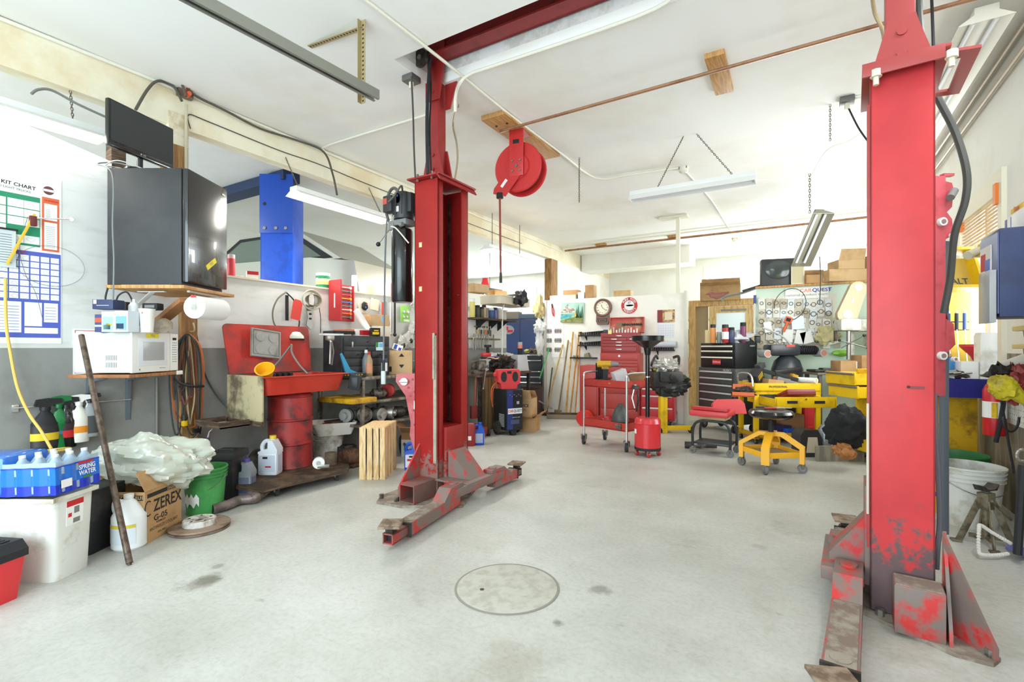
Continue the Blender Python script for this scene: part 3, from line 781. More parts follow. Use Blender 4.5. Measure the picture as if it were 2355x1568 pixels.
# --- posters: one long printed chart on the white wall (wall plane x = XL)
def wq(b,mat,p0,p1,off=0.004):
    """rectangle on the left wall between two photo points (upper left, lower right)"""
    a = aX(p0[0],p0[1],XL); c = aX(p1[0],p1[1],XL); b.m(mat)
    b.bx(XL+off-0.0006,XL+off,a.y,c.y,c.z,a.z)
def wyz(px,py): p = aX(px,py,XL); return p.y,p.z
y1,zt = wyz(141,416); _,zb = wyz(141,790)
y0 = y1-0.86
b = B(PAPER); b.bx(XL,XL+0.003,y0,y1,zb,zt)
GRN = M((40,140,100),0.7); ORC = M((222,104,64),0.7); BLC = M((84,100,190),0.7); LINE = M((150,156,200),0.7); INK = M((120,120,124),0.8); PALE = M((250,250,246),0.8)
xo = XL+0.0034
def rc(mat,ya,yb,za,zc,o=0.0): b.m(mat); b.bx(XL+0.003,xo+o,ya,yb,za,zc)
_,zg0 = wyz(92,432); _,zg1 = wyz(92,541)
yg = wyz(92,500)[0]; yo = wyz(96,500)[0]
zg0 = zt-0.155; zg1 = zt-0.50
rc(GRN,y0+0.02,yg,zg1,zg0)
gw = (yg-y0-0.03)/9
for k in range(9):
    for j in range(5):
        ya = y0+0.025+k*gw
        if (k == 6 and j == 4) or (k > 6 and j == 3): continue
        rc(PALE,ya,ya+gw*(0.9 if k < 7 else 1.02),zg0-0.03-(j+1)*0.06,zg0-0.03-j*0.06-0.006,0.0004)
        b.m(INK); b.T = Matrix.Translation((xo+0.0008,ya+gw*0.45,zg0-0.03-(j+0.5)*0.06)) @ Matrix.Rotation(PI/2,4,'Y'); b.tube([(math.cos(q)*0.012*(1+0.4*math.sin(3*q+k)),math.sin(q)*0.02*(1+0.3*math.cos(2*q+j)),0) for q in [2*PI*i/10 for i in range(10)]],0.0006,3,closed=True); b.T = None
rc(ORC,yo,y1-0.012,zg1-0.02,zg0+0.015)
rc(PALE,yo+0.012,y1-0.024,zg1+0.20,zg0-0.03,0.0004); rc(PALE,yo+0.012,y1-0.024,zg1-0.005,zg1+0.185,0.0004)
zc0 = zg1-0.035; yb0 = wyz(16,600)[0]-0.1
rc(BLC,yb0,y1-0.004,zb+0.04,zc0)
cw = (y1-0.01-yb0)/7
rh = (zc0-0.03-zb-0.30)/7
for k in range(7):
    for j in range(7):
        ya = yb0+0.004+k*cw; z_ = zc0-0.03-j*rh
        rc(PALE,ya,ya+cw-0.008,z_-rh+0.007,z_,0.0004)
        b.m(INK); b.T = Matrix.Translation((xo+0.0008,ya+cw/2,z_-rh/2)) @ Matrix.Rotation(PI/2,4,'Y'); b.tube([(math.cos(q)*0.012*(1+0.3*math.sin(2*q+k+j)),math.sin(q)*0.016*(1+0.4*math.cos(3*q+j)),0) for q in [2*PI*i/10 for i in range(10)]],0.0006,3,closed=True); b.T = None
rc(PALE,yb0+0.02,yb0+3.2*cw,zb+0.075,zb+0.285,0.0004); rc(PALE,yb0+3.5*cw,yb0+5.2*cw,zb+0.12,zb+0.285,0.0004); rc(PALE,yb0+5.4*cw,y1-0.02,zb+0.15,zb+0.285,0.0004); rc(PALE,yb0+3.5*cw,y1-0.02,zb+0.07,zb+0.11,0.0004)
for k in range(9): rc(LINE,yb0+0.03,yb0+3.0*cw,zb+0.09+k*0.02,zb+0.094+k*0.02,0.0008)
for k in range(5): rc(LINE,yb0+5.5*cw,y1-0.03,zb+0.17+k*0.02,zb+0.174+k*0.02,0.0008)
for k in range(12): rc(INK,yo+0.02,y1-0.035,zg1+0.01+k*0.013,zg1+0.012+k*0.013,0.0008); rc(INK,yo+0.02,y1-0.06,zg1+0.21+k*0.006,zg1+0.2115+k*0.006,0.0008)
b.text('2002',0.062,(xo,y1-0.40,zt-0.035),'+x',TXT,tilt=rad(-3)); b.text('TRANSMISSION FILTER KIT CHART',0.034,(xo,y1-0.40,zt-0.085),'+x',TXT,tilt=rad(-3)); b.text('FOR PASSENGER CARS AND LIGHT TRUCKS',0.02,(xo,y1-0.36,zt-0.118),'+x',INK,tilt=rad(-3))
b.text('GENERAL MOTORS',0.022,(xo+0.0006,y1-0.28,zc0-0.015),'+x',TXTR,bold=False)
b.text('UNIVERSAL',0.016,(xo+0.0006,(yo+y1)/2,zg0-0.008),'+x',TXTR); b.text('AUTOMATIC',0.02,(xo+0.0006,y0+0.2,zg0-0.014),'+x',YEL)
b.m(M((110,60,66),0.7)); b.cyl((XL+0.003,y1-0.07,zt-0.09),(xo+0.0004,y1-0.07,zt-0.09),0.03,n=22); rc(PALE,y1-0.098,y1-0.042,zt-0.098,zt-0.082,0.001)
solo('wall_chart',b,'large printed parts chart headed 2002 with green, orange and blue grids on the wall','poster')
b = B(M((206,214,216),0.8)); b.box((0,0,-0.11),(0.006,0.2,0.26)); b.m(SOFTBLK); b.box((0.004,0,0.016),(0.012,0.22,0.012))
for k in range(12): b.m(INK); b.box((0.0035,0,-0.02-k*0.017),(0.0006,0.16,0.004))
p = aX(-12,528,XL+0.02); solo('notepad',b,'printed pad hanging over the left edge of the wall chart','notepad',p)

# round magnet-tool with arm, yellow strap, wire hoop
p = aX(76,508,XL+0.03); b = B(M((110,40,44),0.5)); b.box((0,0,0),(0.03,0.04,0.07),0.008); b.m(CHROME); b.cyl((0.01,0.01,0.02),(0.015,0.2,0.055),0.004); b.cyl((0.012,0.2,0.055),(0.018,0.2,0.055),0.014); b.m(STEEL); b.cyl((0,0,0),(0,0.0,-0.03),0.006)
solo('inspection_mirror',b,'small round mirror on a chrome arm hung over the wall chart','hand tool',p)
w0 = aX(120,612,XL+0.012); b = B(M((120,120,116),0.5,0.6)); b.tube([(0,math.cos(a)*0.182,math.sin(a)*0.142) for a in [2*PI*i/40 for i in range(40)]],0.0013,5,closed=True)
b.tube(spl([(0.01,-0.13,0.32),(0.01,-0.17,0.1),(0.01,-0.14,-0.08),(0.01,-0.09,-0.2),(0.01,-0.05,-0.4)]),0.0016,5); solo('wire_hoop',b,'thin steel wire looped in a big circle over the blue part of the chart','wire',w0)
b = B(M((232,188,60),0.6)); p0 = aX(80,492,XL+0.04); p1 = aX(16,608,XL+0.04); v = p1-p0
b.T = Matrix.Translation((0,0,0)); q = v.to_track_quat('Z','X').to_matrix().to_4x4(); b.box(tuple(v/2),(0.016,0.005,v.length),0.001,R=q)
solo('yellow_strap',b,'flat yellow strap slanting down across the chart','strap',p0)
YR = M((226,190,96),0.5)
cable('yellow_rope','frayed yellow air line hanging down the left wall to the spray bottles',[aX(12,640,XL+0.05),aX(14,740,XL+0.05),aX(22,800,XL+0.06),aX(40,890,XL+0.09),aX(66,950,XL+0.16),aX(95,992,XL+0.25),aX(118,1032,XL+0.36)],0.009,YR,'hose')
p = aX(122,1036,XL+0.36); b = B(M((226,190,90),0.45)); b.tube([(math.sin(a)*0.03,math.cos(a)*0.09,0.012*math.sin(a)) for a in [2*PI*i/22 for i in range(22)]],0.007,6,closed=True); solo('coiled_strap',b,'yellow loop lying on the bottled water pack','hose',p)
# metal rod holder with five trigger bottles
p = aX(34,939,XL+0.0); b = B(CHROME); b.box((0.005,0,0),(0.01,0.035,0.05),0.003); b.cyl((0.02,0,0.003),(0.02,0.66,0.003),0.005)
for q in (0.0,0.64): b.cyl((0,q,0.003),(0.02,q,0.003),0.005)
solo('wall_rail',b,'chrome towel rail on the grey wall holding the trigger bottles','rail',p)
sp = [((104,1035),0.36,0.15,SOFTBLK,BLACK,M((50,46,46),0.5),M((226,196,40),0.6),'black trigger bottle with a black and yellow label, first on the wall rail',0.0),
      ((135,1030),0.37,0.115,M((24,120,60),0.3),M((24,110,56),0.4),M((24,120,60),0.3),M((60,120,170),0.5),'shiny green trigger bottle with a curved waist, second on the wall rail',0.3),
      ((153,1028),0.36,0.115,BLACKG,BLACK,M((60,40,44),0.5),TXTR,'black trigger bottle with a dark red label, squeezed beside the green one',0.1),
      ((181,1016),0.345,0.12,M((238,236,224),0.4),WHITE,M((240,236,224),0.5),M((238,150,40),0.6),'white trigger bottle with an orange label on the wall rail',0.0),
      ((207,1003),0.32,0.105,M((190,196,196),0.2,trans=0.4),BLACK,M((74,76,78),0.5),None,'clear trigger bottle with a dark grey label, last on the wall rail',0.0)]
for pp,h,wd,mb,hd,lb,l2,lab,wa in sp:
    q = aX(pp[0],pp[1],XL+0.075); spraybottle('spray_bottle',lab,q,h,wd,mb,hd,lb,rz=rad(85),lab2=l2,waist=wa)
# sign, half hidden behind the microwave
p = aX(168,862,XL+0.006); b = B(WHITE); b.bx(-0.004,0,0,0.32,0,0.34,0.001)
b.m(TXTR)
for z_ in (0.012,0.324): b.bx(0,0.0008,0.01,0.31,z_,z_+0.004)
b.bx(0,0.0008,0.01,0.014,0.012,0.328)
b.text('PA',0.1,(0.001,0.095,0.085),'+x',M((150,40,60),0.6)); solo('wall_sign',b,'white metal sign with red capitals half hidden behind the microwave','sign',p)

# --- microwave on its shelf (turned towards the middle of the room)
A = aD(298,861,3.37); zs = A.z
mc = A+fw*0.235-rt*0.19; mc.z = zs
t = thing('microwave_oven','white microwave oven on the wooden corner shelf, yellow sticker on its door','microwave',mc,FACE)
GREW = M((214,216,212),0.5)
b = B(GREW); b.box((0,0,0.15),(0.38,0.47,0.28),0.008)
for r_ in range(2):
    for k in range(7): b.m(M((120,122,120),0.6)); b.box((0.03+k*0.0115,-0.2352,0.115-0.05*r_-0.0),(0.004,0.001,0.034))
obj('oven_case',b,t)
b = B(WHITE); b.box((0.195,-0.045,0.15),(0.022,0.375,0.285),0.008); b.m(M((224,230,236),0.3)); b.box((0.2065,-0.035,0.155),(0.003,0.29,0.2),0.002); b.m(M((176,178,178),0.2)); b.box((0.2085,-0.03,0.16),(0.002,0.21,0.135),0.001)
b.m(GREY); b.cyl((0.206,-0.165,0.03),(0.2075,-0.165,0.03),0.006,n=14); b.box((0.2065,0.06,0.035),(0.001,0.06,0.004))
o = obj('oven_door',b,t)
b = B(M((246,226,40),0.7)); b.box((0.209,-0.045,0.272),(0.002,0.12,0.03)); b.text('YES',0.028,(0.2102,-0.045,0.272),'+x',INK,bold=False); obj('sticker',b,o,label='yellow paper sticker reading YES')
b = B(WHITE); b.box((0.195,0.19,0.15),(0.02,0.088,0.283),0.006); b.m(BLACKG); b.box((0.2058,0.19,0.252),(0.002,0.04,0.018)); b.m(M((130,140,150),0.6))
for j in range(9):
    for k in range(3): b.box((0.2055,0.172+k*0.018,0.222-j*0.018),(0.0015,0.011,0.006))
obj('keypad',b,t)
def shelf(label,c,w,d,th,mat,name='wall_shelf'):
    b = B(mat); b.box((0,0,-th/2),(w,d,th),0.002); return b
b = B(M((176,118,70),0.7,dirt=(146,92,52),amt=0.5,stretch=(1,10,1)))
b.box((0,0.0,-0.012),(0.42,0.53,0.022),0.002); b.m(WHITE); b.box((0.215,0.235,-0.01),(0.012,0.06,0.03),0.003)
sh = solo('wall_shelf',b,'brown wooden shelf under the microwave','shelf',mc,FACE)
for px,py,lab in ((294,873,'grey steel shelf bracket under the front corner of the microwave shelf'),(204,868,'grey steel shelf bracket at the left end of the microwave shelf')):
    q = aX(px,py,XL); b = B(M((110,122,130),0.5,0.3)); L_ = 0.36 if px > 250 else 0.2
    b.prism([(0,0),(0.3,0),(0.3,-0.02),(0.03,-0.05),(0.004,-L_),(0,-L_)],-0.012,0.012,'y')
    b.box((0.002,0,-L_*0.5),(0.004,0.034,L_)); q.z = zs-0.024; solo('shelf_bracket',b,lab,'bracket',q,0,tilt=None)
# things standing on the microwave
zm = zs+0.291
def onmw(px,dd): v = aD(px,800,dd); v.z = zm; return v
t1 = smallbox('lamp_bulb_box','small carton with a teal picture on the microwave, left of its blue twin',onmw(262,3.33),0.085,0.1,0.135,M((226,232,226),0.6),bands=((0.1,0.9,0.08,0.75,M((150,200,196),0.6)),(0.15,0.7,0.12,0.35,SOFTBLK),(0.35,0.85,0.3,0.42,YEL)))
smallbox('lamp_bulb_box','small carton with a blue picture on the microwave, right of its teal twin',onmw(292,3.33),0.09,0.1,0.14,M((222,232,240),0.6),bands=((0.1,0.9,0.08,0.75,M((120,170,220),0.6)),(0.15,0.7,0.14,0.4,SOFTBLK),(0.2,0.8,0.1,0.16,WHITE)))
smallbox('tea_box','narrow red, white and blue packet at the left end on the microwave',onmw(236,3.36),0.05,0.07,0.12,M((60,70,120),0.6),bands=((0.05,0.95,0.55,0.8,M((200,80,50),0.6)),(0.05,0.95,0.3,0.4,WHITE)))
smallbox('navy_box','dark blue box lying on top of the packets over the microwave',onmw(250,3.36)+Vector((0,0,0.155)),0.14,0.1,0.065,M((40,52,92),0.5),bands=((0.05,0.2,0.55,0.95,PAPER),(0.2,0.8,0.35,0.42,LGREY)),tilt=None)
can('aerosol_can','white and blue aerosol can at the back on the microwave',onmw(308,3.5),0.033,0.24,M((232,236,238),0.35),WHITE,M((50,120,190),0.4),nozzle=True)
b = B(M((236,234,226),0.6)); b.lathe([(0.036,0),(0.048,0.16),(0.05,0.165),(0.045,0.165),(0.034,0.004),(0.0001,0.004)],22); b.m(M((170,130,110),0.6)); b.ball((-0.02,-0.036,0.14),(0.012,0.006,0.009)); b.ball((0.02,-0.036,0.135),(0.01,0.006,0.008))
solo('paper_cup',b,'tall white paper cup standing on the microwave','cup',onmw(338,3.42))
b = B(SOFTBLK); b.box((0,0,0.02),(0.11,0.07,0.05),0.008); b.m(GREY); b.box((0,-0.036,0.02),(0.07,0.002,0.02)); solo('radio_adapter',b,'small black electronic box perched behind the paper cup','adapter',onmw(352,3.55)+Vector((0,0,0.17)),FACE)
b = B(M((210,196,176),0.35,trans=0.35)); b.crumple((0,0,0.05),(0.06,0.06,0.06),3,flat=-0.045); solo('plastic_pack',b,'crumpled clear bag of cups on the right end of the microwave','bag',onmw(374,3.62))
b = B(SOFTBLK); b.box((0,0,0.03),(0.045,0.04,0.06),0.006); solo('plug_adapter',b,'black plug-in power adapter under the fridge shelf','adapter',onmw(288,3.6)+Vector((0,0,0.17)),FACE)

# --- fridge on its plywood shelf
F = aD(430,655,3.55); fc = F+fw*0.25-rt*0.29; FZ = F.z
FB = M((44,45,47),0.55,dirt=(54,54,55),amt=0.35,scale=2); FD = M((28,29,32),0.22,coat=0.5)
t = thing('mini_fridge','black compact refrigerator high on a plywood shelf, yellow note on its door','refrigerator',fc,FACE)
b = B(FB); b.box((-0.02,0,0.425),(0.54,0.5,0.85),0.006); obj('fridge_case',b,t)
b = B(FD); b.box((0.272,0,0.435),(0.045,0.49,0.83),0.012); b.m(STEEL); b.box((0.296,0.19,0.79),(0.003,0.04,0.012)); b.m(SOFTBLK); b.box((0.27,0.235,0.855),(0.04,0.03,0.012))
o = obj('fridge_door',b,t)
b = B(M((240,222,40),0.7)); b.T = Matrix.Translation((0.2955,0.03,0.2)) @ Matrix.Rotation(rad(35),4,'X'); b.box((0,0,0),(0.002,0.14,0.04)); b.T = None
b.T = Matrix.Translation((0.297,0.03,0.2)) @ Matrix.Rotation(rad(35),4,'X'); b.text('YES',0.032,(0,0,0),'+x',INK,bold=False); b.T = None; obj('sticker',b,o,label='yellow paper note reading YES')
b = B(WOODH); b.box((0.02,0.02,-0.018),(0.56,0.64,0.024),0.002); b.m(WHITED); b.box((0.0,-0.14,-0.003),(0.36,0.24,0.006)); b.box((0.24,0.05,-0.036),(0.02,0.42,0.014)); solo('fridge_shelf',b,'plywood shelf carrying the small black fridge','shelf',fc,FACE)
q0 = aD(428,690,3.66); q1 = aD(352,752,3.9); v = q1-q0; b = B(M((170,118,74),0.7,dirt=(140,92,56),amt=0.5)); b.box(tuple(v/2),(0.09,0.035,v.length),0.003,R=v.to_track_quat('Z','Y').to_matrix().to_4x4()); solo('shelf_brace',b,'slanting timber brace under the fridge shelf','brace',q0)
q0 = aD(350,672,3.62); q1 = aD(318,702,3.75); v = q1-q0; b = B(WHITE); b.box(tuple(v/2),(0.035,0.006,v.length),0.001,R=v.to_track_quat('Z','Y').to_matrix().to_4x4()); b.box((0,0,0.004),(0.2,0.03,0.006),rz=FACE); solo('shelf_bracket',b,'white folding bracket under the left side of the fridge shelf','bracket',q0)
# paper towel roll
q = aD(447,706,3.52); t = thing('paper_towel_roll','fat roll of white paper towel under the right edge of the fridge shelf','paper towel',q,FACE)
b = B(M((246,246,244),0.9)); b.cyl((0,0,0),(0.02,0.28,0),0.082,n=36); obj('towel',b,t)
b = B(M((206,196,170),0.7)); b.cyl((0,-0.004,0),(0,0.01,0),0.022,n=18); obj('cardboard_core',b,t)
b = B(CLEAR); b.box((0,-0.01,0.03),(0.035,0.004,0.11),0.002); b.m(TXTR); b.box((0,-0.0125,0.075),(0.035,0.001,0.014)); obj('roll_holder',b,t)
# monitor on the fridge
q0 = aD(249,342,3.4); q1 = aD(399,383,3.9); v = q1-q0; a = math.atan2(v.y,v.x); W_ = math.hypot(v.x,v.y)
base = (q0+q1)/2; base.z = FZ+0.85
t = thing('flat_television','small black flat-screen television standing on the fridge, turned to the left','television',base,a)
zo = (q0.z+q1.z)/2-base.z
b = B(BLACKG); b.box((0,0.015,zo+0.165),(W_,0.035,0.33),0.01); b.box((0,0.01,zo+0.012),(W_*0.98,0.045,0.03),0.012)
b.m(LGREY); b.T = None; b.text('LG',0.018,(-0.0,-0.0135,zo+0.018),'-y',LGREY); b.cyl((-0.025,-0.0135,zo+0.018),(-0.025,-0.0125,zo+0.018),0.006,n=12)
obj('television_case',b,t)
b = B(M((52,55,57),0.2)); b.box((0,-0.0035,zo+0.178),(W_-0.03,0.003,0.275)); obj('screen',b,t)
b = B(BLACKG); b.cyl((0,0.03,0.01),(0,0.03,zo+0.04),0.02); b.lathe([(0.0001,0.0),(0.09,0.0),(0.088,0.012),(0.0001,0.018)],24,(0,0.02,0),sx=1.2); obj('stand',b,t)
# cords over and behind the fridge
bl = base
cable('loose_cable','grey cord looping off the fridge top and hanging down its left side',[bl+rt*-0.02+Vector((0,0,0.02)),bl-rt*0.18+Vector((0,0,0.07)),bl-rt*0.24+fw*-0.12+Vector((0,0,0.02)),aD(258,400,3.2),aD(259,520,3.21),aD(262,600,3.22),aD(260,690,3.24)],0.005,M((120,124,122),0.5))
cable('loose_cable','pale cord coiled on top of the fridge beside the television stand',[bl+rt*0.06+fw*-0.08,bl-rt*0.06-fw*0.16+Vector((0,0,0.03)),bl-rt*0.2-fw*0.1+Vector((0,0,0.012)),bl-rt*0.22+fw*0.03+Vector((0,0,0.05)),bl-rt*0.02+fw*0.06+Vector((0,0,0.01))],0.004,M((196,192,180),0.5))
cable('appliance_cord','dark loops of cord behind the packets above the microwave',[aD(248,662,3.5),aD(243,690,3.55),aD(262,705,3.6),aD(272,680,3.62),aD(292,672,3.62),aD(306,695,3.6)],0.006)

# --- thick bundle of cords on the timber post under the fridge shelf
pc = aX(430,850,XL+0.03)
b = B(POSTW); b.bx(-0.03,0.04,-0.055,0.065,-pc.z+0.0,1.62-pc.z); solo('wall_stud',b,'timber upright on the grey wall behind the hanging extension cords','post',pc)
hooks = [(426,762)]
cols = [(M((206,112,60),0.55),'orange'),(M((206,112,60),0.55),'orange'),(CABLE,'black'),(M((122,74,62),0.6),'brown'),(CABLE,'black'),(M((206,112,60),0.55),'orange'),(M((122,74,62),0.6),'brown'),(CABLE,'black'),(M((178,160,130),0.6),'tan'),(CABLE,'black')]
spans = [(396,450,965),(400,466,985),(392,420,1000),(412,440,930),(405,458,1010),(442,468,990),(418,452,960),(424,462,1000),(428,446,975),(398,436,900)]
spread_ = ['the outermost left loop','the widest and lowest orange loop','the lowest left black loop','a short middle loop','the wide black loop','the right-hand loop','a middle loop','the right black loop','the thin inner loop','the short left loop']
for i,((mm,cn),(xa,xb,yb_)) in enumerate(zip(cols,spans)):
    dx = XL+0.09+0.013*(i % 5)
    hk = aX(428+(i % 3)*3,768,dx+0.01)
    w1 = [aX(xa+7+random.uniform(-3,3),800,dx),aX(xa+random.uniform(-3,3),860,dx),aX(xa+random.uniform(-4,4),920,dx),aX(xa+6,yb_-20,dx),aX((xa+xb)/2,yb_,dx+0.01),aX(xb-5,yb_-20,dx),aX(xb+random.uniform(-4,4),910,dx),aX(xb+random.uniform(-4,4),850,dx),aX(xb-8,795,dx)]
    pts = [hk]+w1
    o = pts[0].copy(); b = B(mm); b.tube(spl([p-o for p in pts],6,closed=True),0.0062,6,closed=True)
    solo('extension_cord',b,'%s extension cord in the hanging bundle, %s' % (cn,spread_[i]),'cord',o,group='cords hung under the fridge shelf')
b = B(M((198,186,150),0.6)); b.tube(spl([(0.03,0.02,0.0),(0.12,0.01,0.0),(0.15,0,0.03),(0.13,0,0.07)]),0.006); solo('wall_hook',b,'pale hook carrying the bundle of cords','hook',aX(426,762,XL+0.02))
b = B(YEL); b.box((0,0,0),(0.04,0.035,0.05),0.008); b.m(GREASY); b.cyl((0,0,0.02),(0,0,0.07),0.02); solo('cord_plug',b,'yellow and black cord plug near the bottom of the bundle','plug',aX(424,973,XL+0.17))
b = B(BLACK); b.box((0,0,0),(0.04,0.05,0.035),0.008); b.cyl((0,0.02,-0.03),(0,0.03,0.03),0.012); solo('cord_plug',b,'black cord socket at the bottom of the bundle','plug',aX(452,990,XL+0.17))
cable('fabric_strap','black strap tied across the bundle of cords',[aX(398,862,XL+0.13),aX(412,880,XL+0.17),aX(440,888,XL+0.18),aX(468,888,XL+0.12)],0.01,SOFTBLK,'strap')
cable('water_pipe','thin grey pipe running down the wall beneath the microwave shelf',[aX(361,868,XL+0.015),aX(361,1075,XL+0.015)],0.009,M((130,128,120),0.5),'pipe',smooth=False)
cable('black_cable','black twin cable sagging across the grey wall towards the small wooden tray',[aX(452,770,XL+0.05),aX(468,850,XL+0.03),aX(492,900,XL+0.03),aX(520,935,XL+0.08),aX(545,958,XL+0.2)],0.007)

# --- bottled water on the white bin, toolbox, bins
q = az(122,1342); Bc = q+fw*0.115-rt*0.25
t = thing('storage_bin','tall white plastic bin with a red label under the bottled water','bin',Bc,FACE)
b = B(WHITED)
def taper(b,w0,d0,w1,d1,h,tk=0.006,bev=0.03):
    def ring(w,d,z):
        r = bev; pts = []
        for cx,cy,a0 in ((w/2-r,-d/2+r,-90),(w/2-r,d/2-r,0),(-w/2+r,d/2-r,90),(-w/2+r,-d/2+r,180)):
            for k in range(4): a = rad(a0+30*k); pts.append(Vector((cx+r*math.cos(a),cy+r*math.sin(a),z)))
        return pts
    rings = [ring(w0,d0,0),ring(w1,d1,h),ring(w1-2*tk,d1-2*tk,h),ring(w0-2*tk,d0-2*tk,tk)]
    n = 16; vs = [v for r in rings for v in r]; fs = [tuple(range(n)),tuple(range(3*n,4*n))]
    for j in range(3):
        for i in range(n): fs.append((j*n+i,j*n+(i+1) % n,(j+1)*n+(i+1) % n,(j+1)*n+i))
    b.add(vs,fs)
taper(b,0.50,0.21,0.52,0.25,0.43); obj('bin_body',b,t)
b = B(M((224,222,210),0.6,dirt=(180,170,150),amt=0.5));
for q_ in ((-0.272,0.272,-0.137,-0.122),(-0.272,0.272,0.122,0.137),(-0.272,-0.257,-0.122,0.122),(0.257,0.272,-0.122,0.122)): b.bx(*q_,0.412,0.435,0.003)
obj('rim',b,t)
b = B(PAPER); b.T = Matrix.Translation((0.2565,0.0,0.33)) @ Matrix.Rotation(rad(1.4),4,'Y'); b.box((0.002,0,0),(0.002,0.1,0.13)); b.m(TXTR); b.box((0.0035,0,0.05),(0.001,0.1,0.03)); b.box((0.0035,-0.03,-0.01),(0.001,0.02,0.02)); b.m(GREY); b.box((0.0035,0.01,0.01),(0.001,0.03,0.035)); b.box((0.0035,0.01,-0.045),(0.001,0.04,0.025)); obj('label',b,t)
WAT = M((22,112,214),0.2,coat=0.4); WB_ = M((16,50,190),0.25,coat=0.4); CLR = M((190,214,232),0.15,trans=0.35)
t = thing('bottled_water_pack','shrink-wrapped blue pack of water bottles lying on the white bin','water bottles',Bc+Vector((0,0,0.442))-rt*0.02,FACE,tilt=(0,rad(-2)))
for i in range(7):
    for j in range(3):
        x = -0.25+i*0.085; y = -0.085+j*0.085
        b = B(CLR); b.lathe([(0.03,0.0),(0.039,0.01),(0.039,0.13),(0.03,0.155),(0.014,0.18),(0.014,0.188)],14,(x,y,0)); b.m(WHITE); b.cyl((x,y,0.186),(x,y,0.2),0.014,n=12)
        if j in (0,) or i == 6 or True: b.m(WAT); b.lathe([(0.0395,0.045),(0.0395,0.1)],14,(x,y,0))
        obj('water_bottle',b,t)
def wavy(b,mat,z0,z1,off,i0=-1,i1=8):
    """printed film that follows the row of bottles"""
    b.m(mat); pts = []
    for k in range(0,57):
        x = -0.295+0.595*k/56; pts.append((x,-0.127-off+0.010*(1-abs(math.cos(PI*(x+0.2925)/0.085)))))
    for k in range(1,22):
        y = -0.127+0.255*k/21; pts.append((0.3+off-0.010*(1-abs(math.cos(PI*(y+0.1275)/0.085))),y))
    n = len(pts); vs = [(p[0],p[1],z0) for p in pts]+[(p[0],p[1],z1) for p in pts]
    b.add(vs,[(i,i+1,n+i+1,n+i) for i in range(n-1)])
b = B(WAT); wavy(b,WB_,0.0,0.05,0.004); wavy(b,WAT,0.05,0.135,0.004); wavy(b,M((40,70,190),0.25),0.135,0.142,0.0045)
b.m(CLR); wavy(b,CLR,0.142,0.165,0.0)
b.text('SPRING',0.034,(0.306,0.05,0.108),'+x',TXTW,wid=0.9); b.text('WATER',0.034,(0.306,0.05,0.078),'+x',TXTW,wid=0.9); b.m(TXTR); b.box((0.306,0.04,0.134),(0.002,0.09,0.012)); b.m(PAPER); b.box((0.306,-0.075,0.05),(0.002,0.06,0.04)); b.m(GREEN); b.box((0.306,0.05,0.055),(0.002,0.05,0.012))
b.m(CLR); b.lathe([(0.0001,0.0),(0.055,0.0)],24,(-0.12,-0.1345,0.09),R=Matrix.Rotation(PI/2,3,'X')); b.m(WAT)
for x_ in (-0.15,-0.1): b.box((x_,-0.135,0.1),(0.045,0.001,0.03))
b.m(WAT); b.box((-0.13,0.0,0.1),(0.33,0.26,0.205),0.03)
obj('shrink_wrap',b,t)
q = az(30,1375); t = thing('toolbox','red plastic toolbox with black lid and steel latch in the lower left corner','toolbox',q-fw*0.06-rt*0.2,FACE+rad(-8))
b = B(M((226,52,58),0.35)); taper(b,0.42,0.2,0.46,0.24,0.2,0.01,0.02); b.box((0,0,0.19),(0.44,0.22,0.012)); obj('toolbox_body',b,t)
b = B(SOFTBLK); b.T = Matrix.Translation((0,0,0.2)); b.prism([(-0.235,0),(0.235,0),(0.235,0.035),(0.2,0.075),(-0.2,0.075),(-0.235,0.035)],-0.12,0.12,'y')
for k in range(14): b.box((-0.15+0.025*k,0,0.078),(0.012,0.16,0.005))
obj('toolbox_lid',b,t)
b = B(CHROME); b.box((0.17,-0.123,0.2),(0.03,0.006,0.09),0.002); b.m(STEEL); b.box((0.17,-0.128,0.19),(0.02,0.006,0.05),0.002); b.tube([(0.16,-0.13,0.17),(0.16,-0.13,0.14),(0.18,-0.13,0.14),(0.18,-0.13,0.17)],0.002,5,closed=True); obj('latch',b,t)
q = az(214,1286); t = thing('storage_bin','low black plastic bin behind the white one','bin',q+fw*0.17-rt*0.2,FACE)
b = B(M((36,37,38),0.6,dirt=(60,58,54),amt=0.4)); taper(b,0.28,0.26,0.3,0.3,0.36)
obj('bin_body',b,t)
b = B(M((36,37,38),0.6)); b.box((0,0,0.365),(0.31,0.31,0.014),0.003); obj('bin_lid',b,t)
# white bleach-style jug
q = az(272,1270); t = thing('cone_top_jug','white cone-topped jug with a printed label on the floor in front of the carton','jug',q+fw*0.08,FACE)
b = B(M((236,238,238),0.4)); b.lathe([(0.08,0),(0.09,0.012),(0.09,0.19),(0.084,0.205),(0.04,0.275),(0.024,0.29),(0.024,0.30)],32,sy=0.9); b.tube(spl([(-0.03,-0.0,0.275),(-0.085,0,0.27),(-0.09,0,0.22),(-0.07,0,0.2)]),0.011); obj('jug_body',b,t)
b = B(WHITE); b.cyl((0,0,0.298),(0,0,0.318),0.026,n=16); obj('cap',b,t)
b = B(M((222,228,234),0.6))
prof = []; n = 14
for zz in (0.04,0.15):
    for k in range(n): a = rad(-150+k*9); prof.append((math.cos(a)*0.0915,math.sin(a)*0.0915*0.9,zz))
b.add(prof,[(i,i+1,n+i+1,n+i) for i in range(n-1)]); b.m(M((220,200,70),0.6)); prof = []
for zz in (0.135,0.155):
    for k in range(n): a = rad(-150+k*9); prof.append((math.cos(a)*0.092,math.sin(a)*0.092*0.9,zz))
b.add(prof,[(i,i+1,n+i+1,n+i) for i in range(n-1)]); obj('label',b,t)
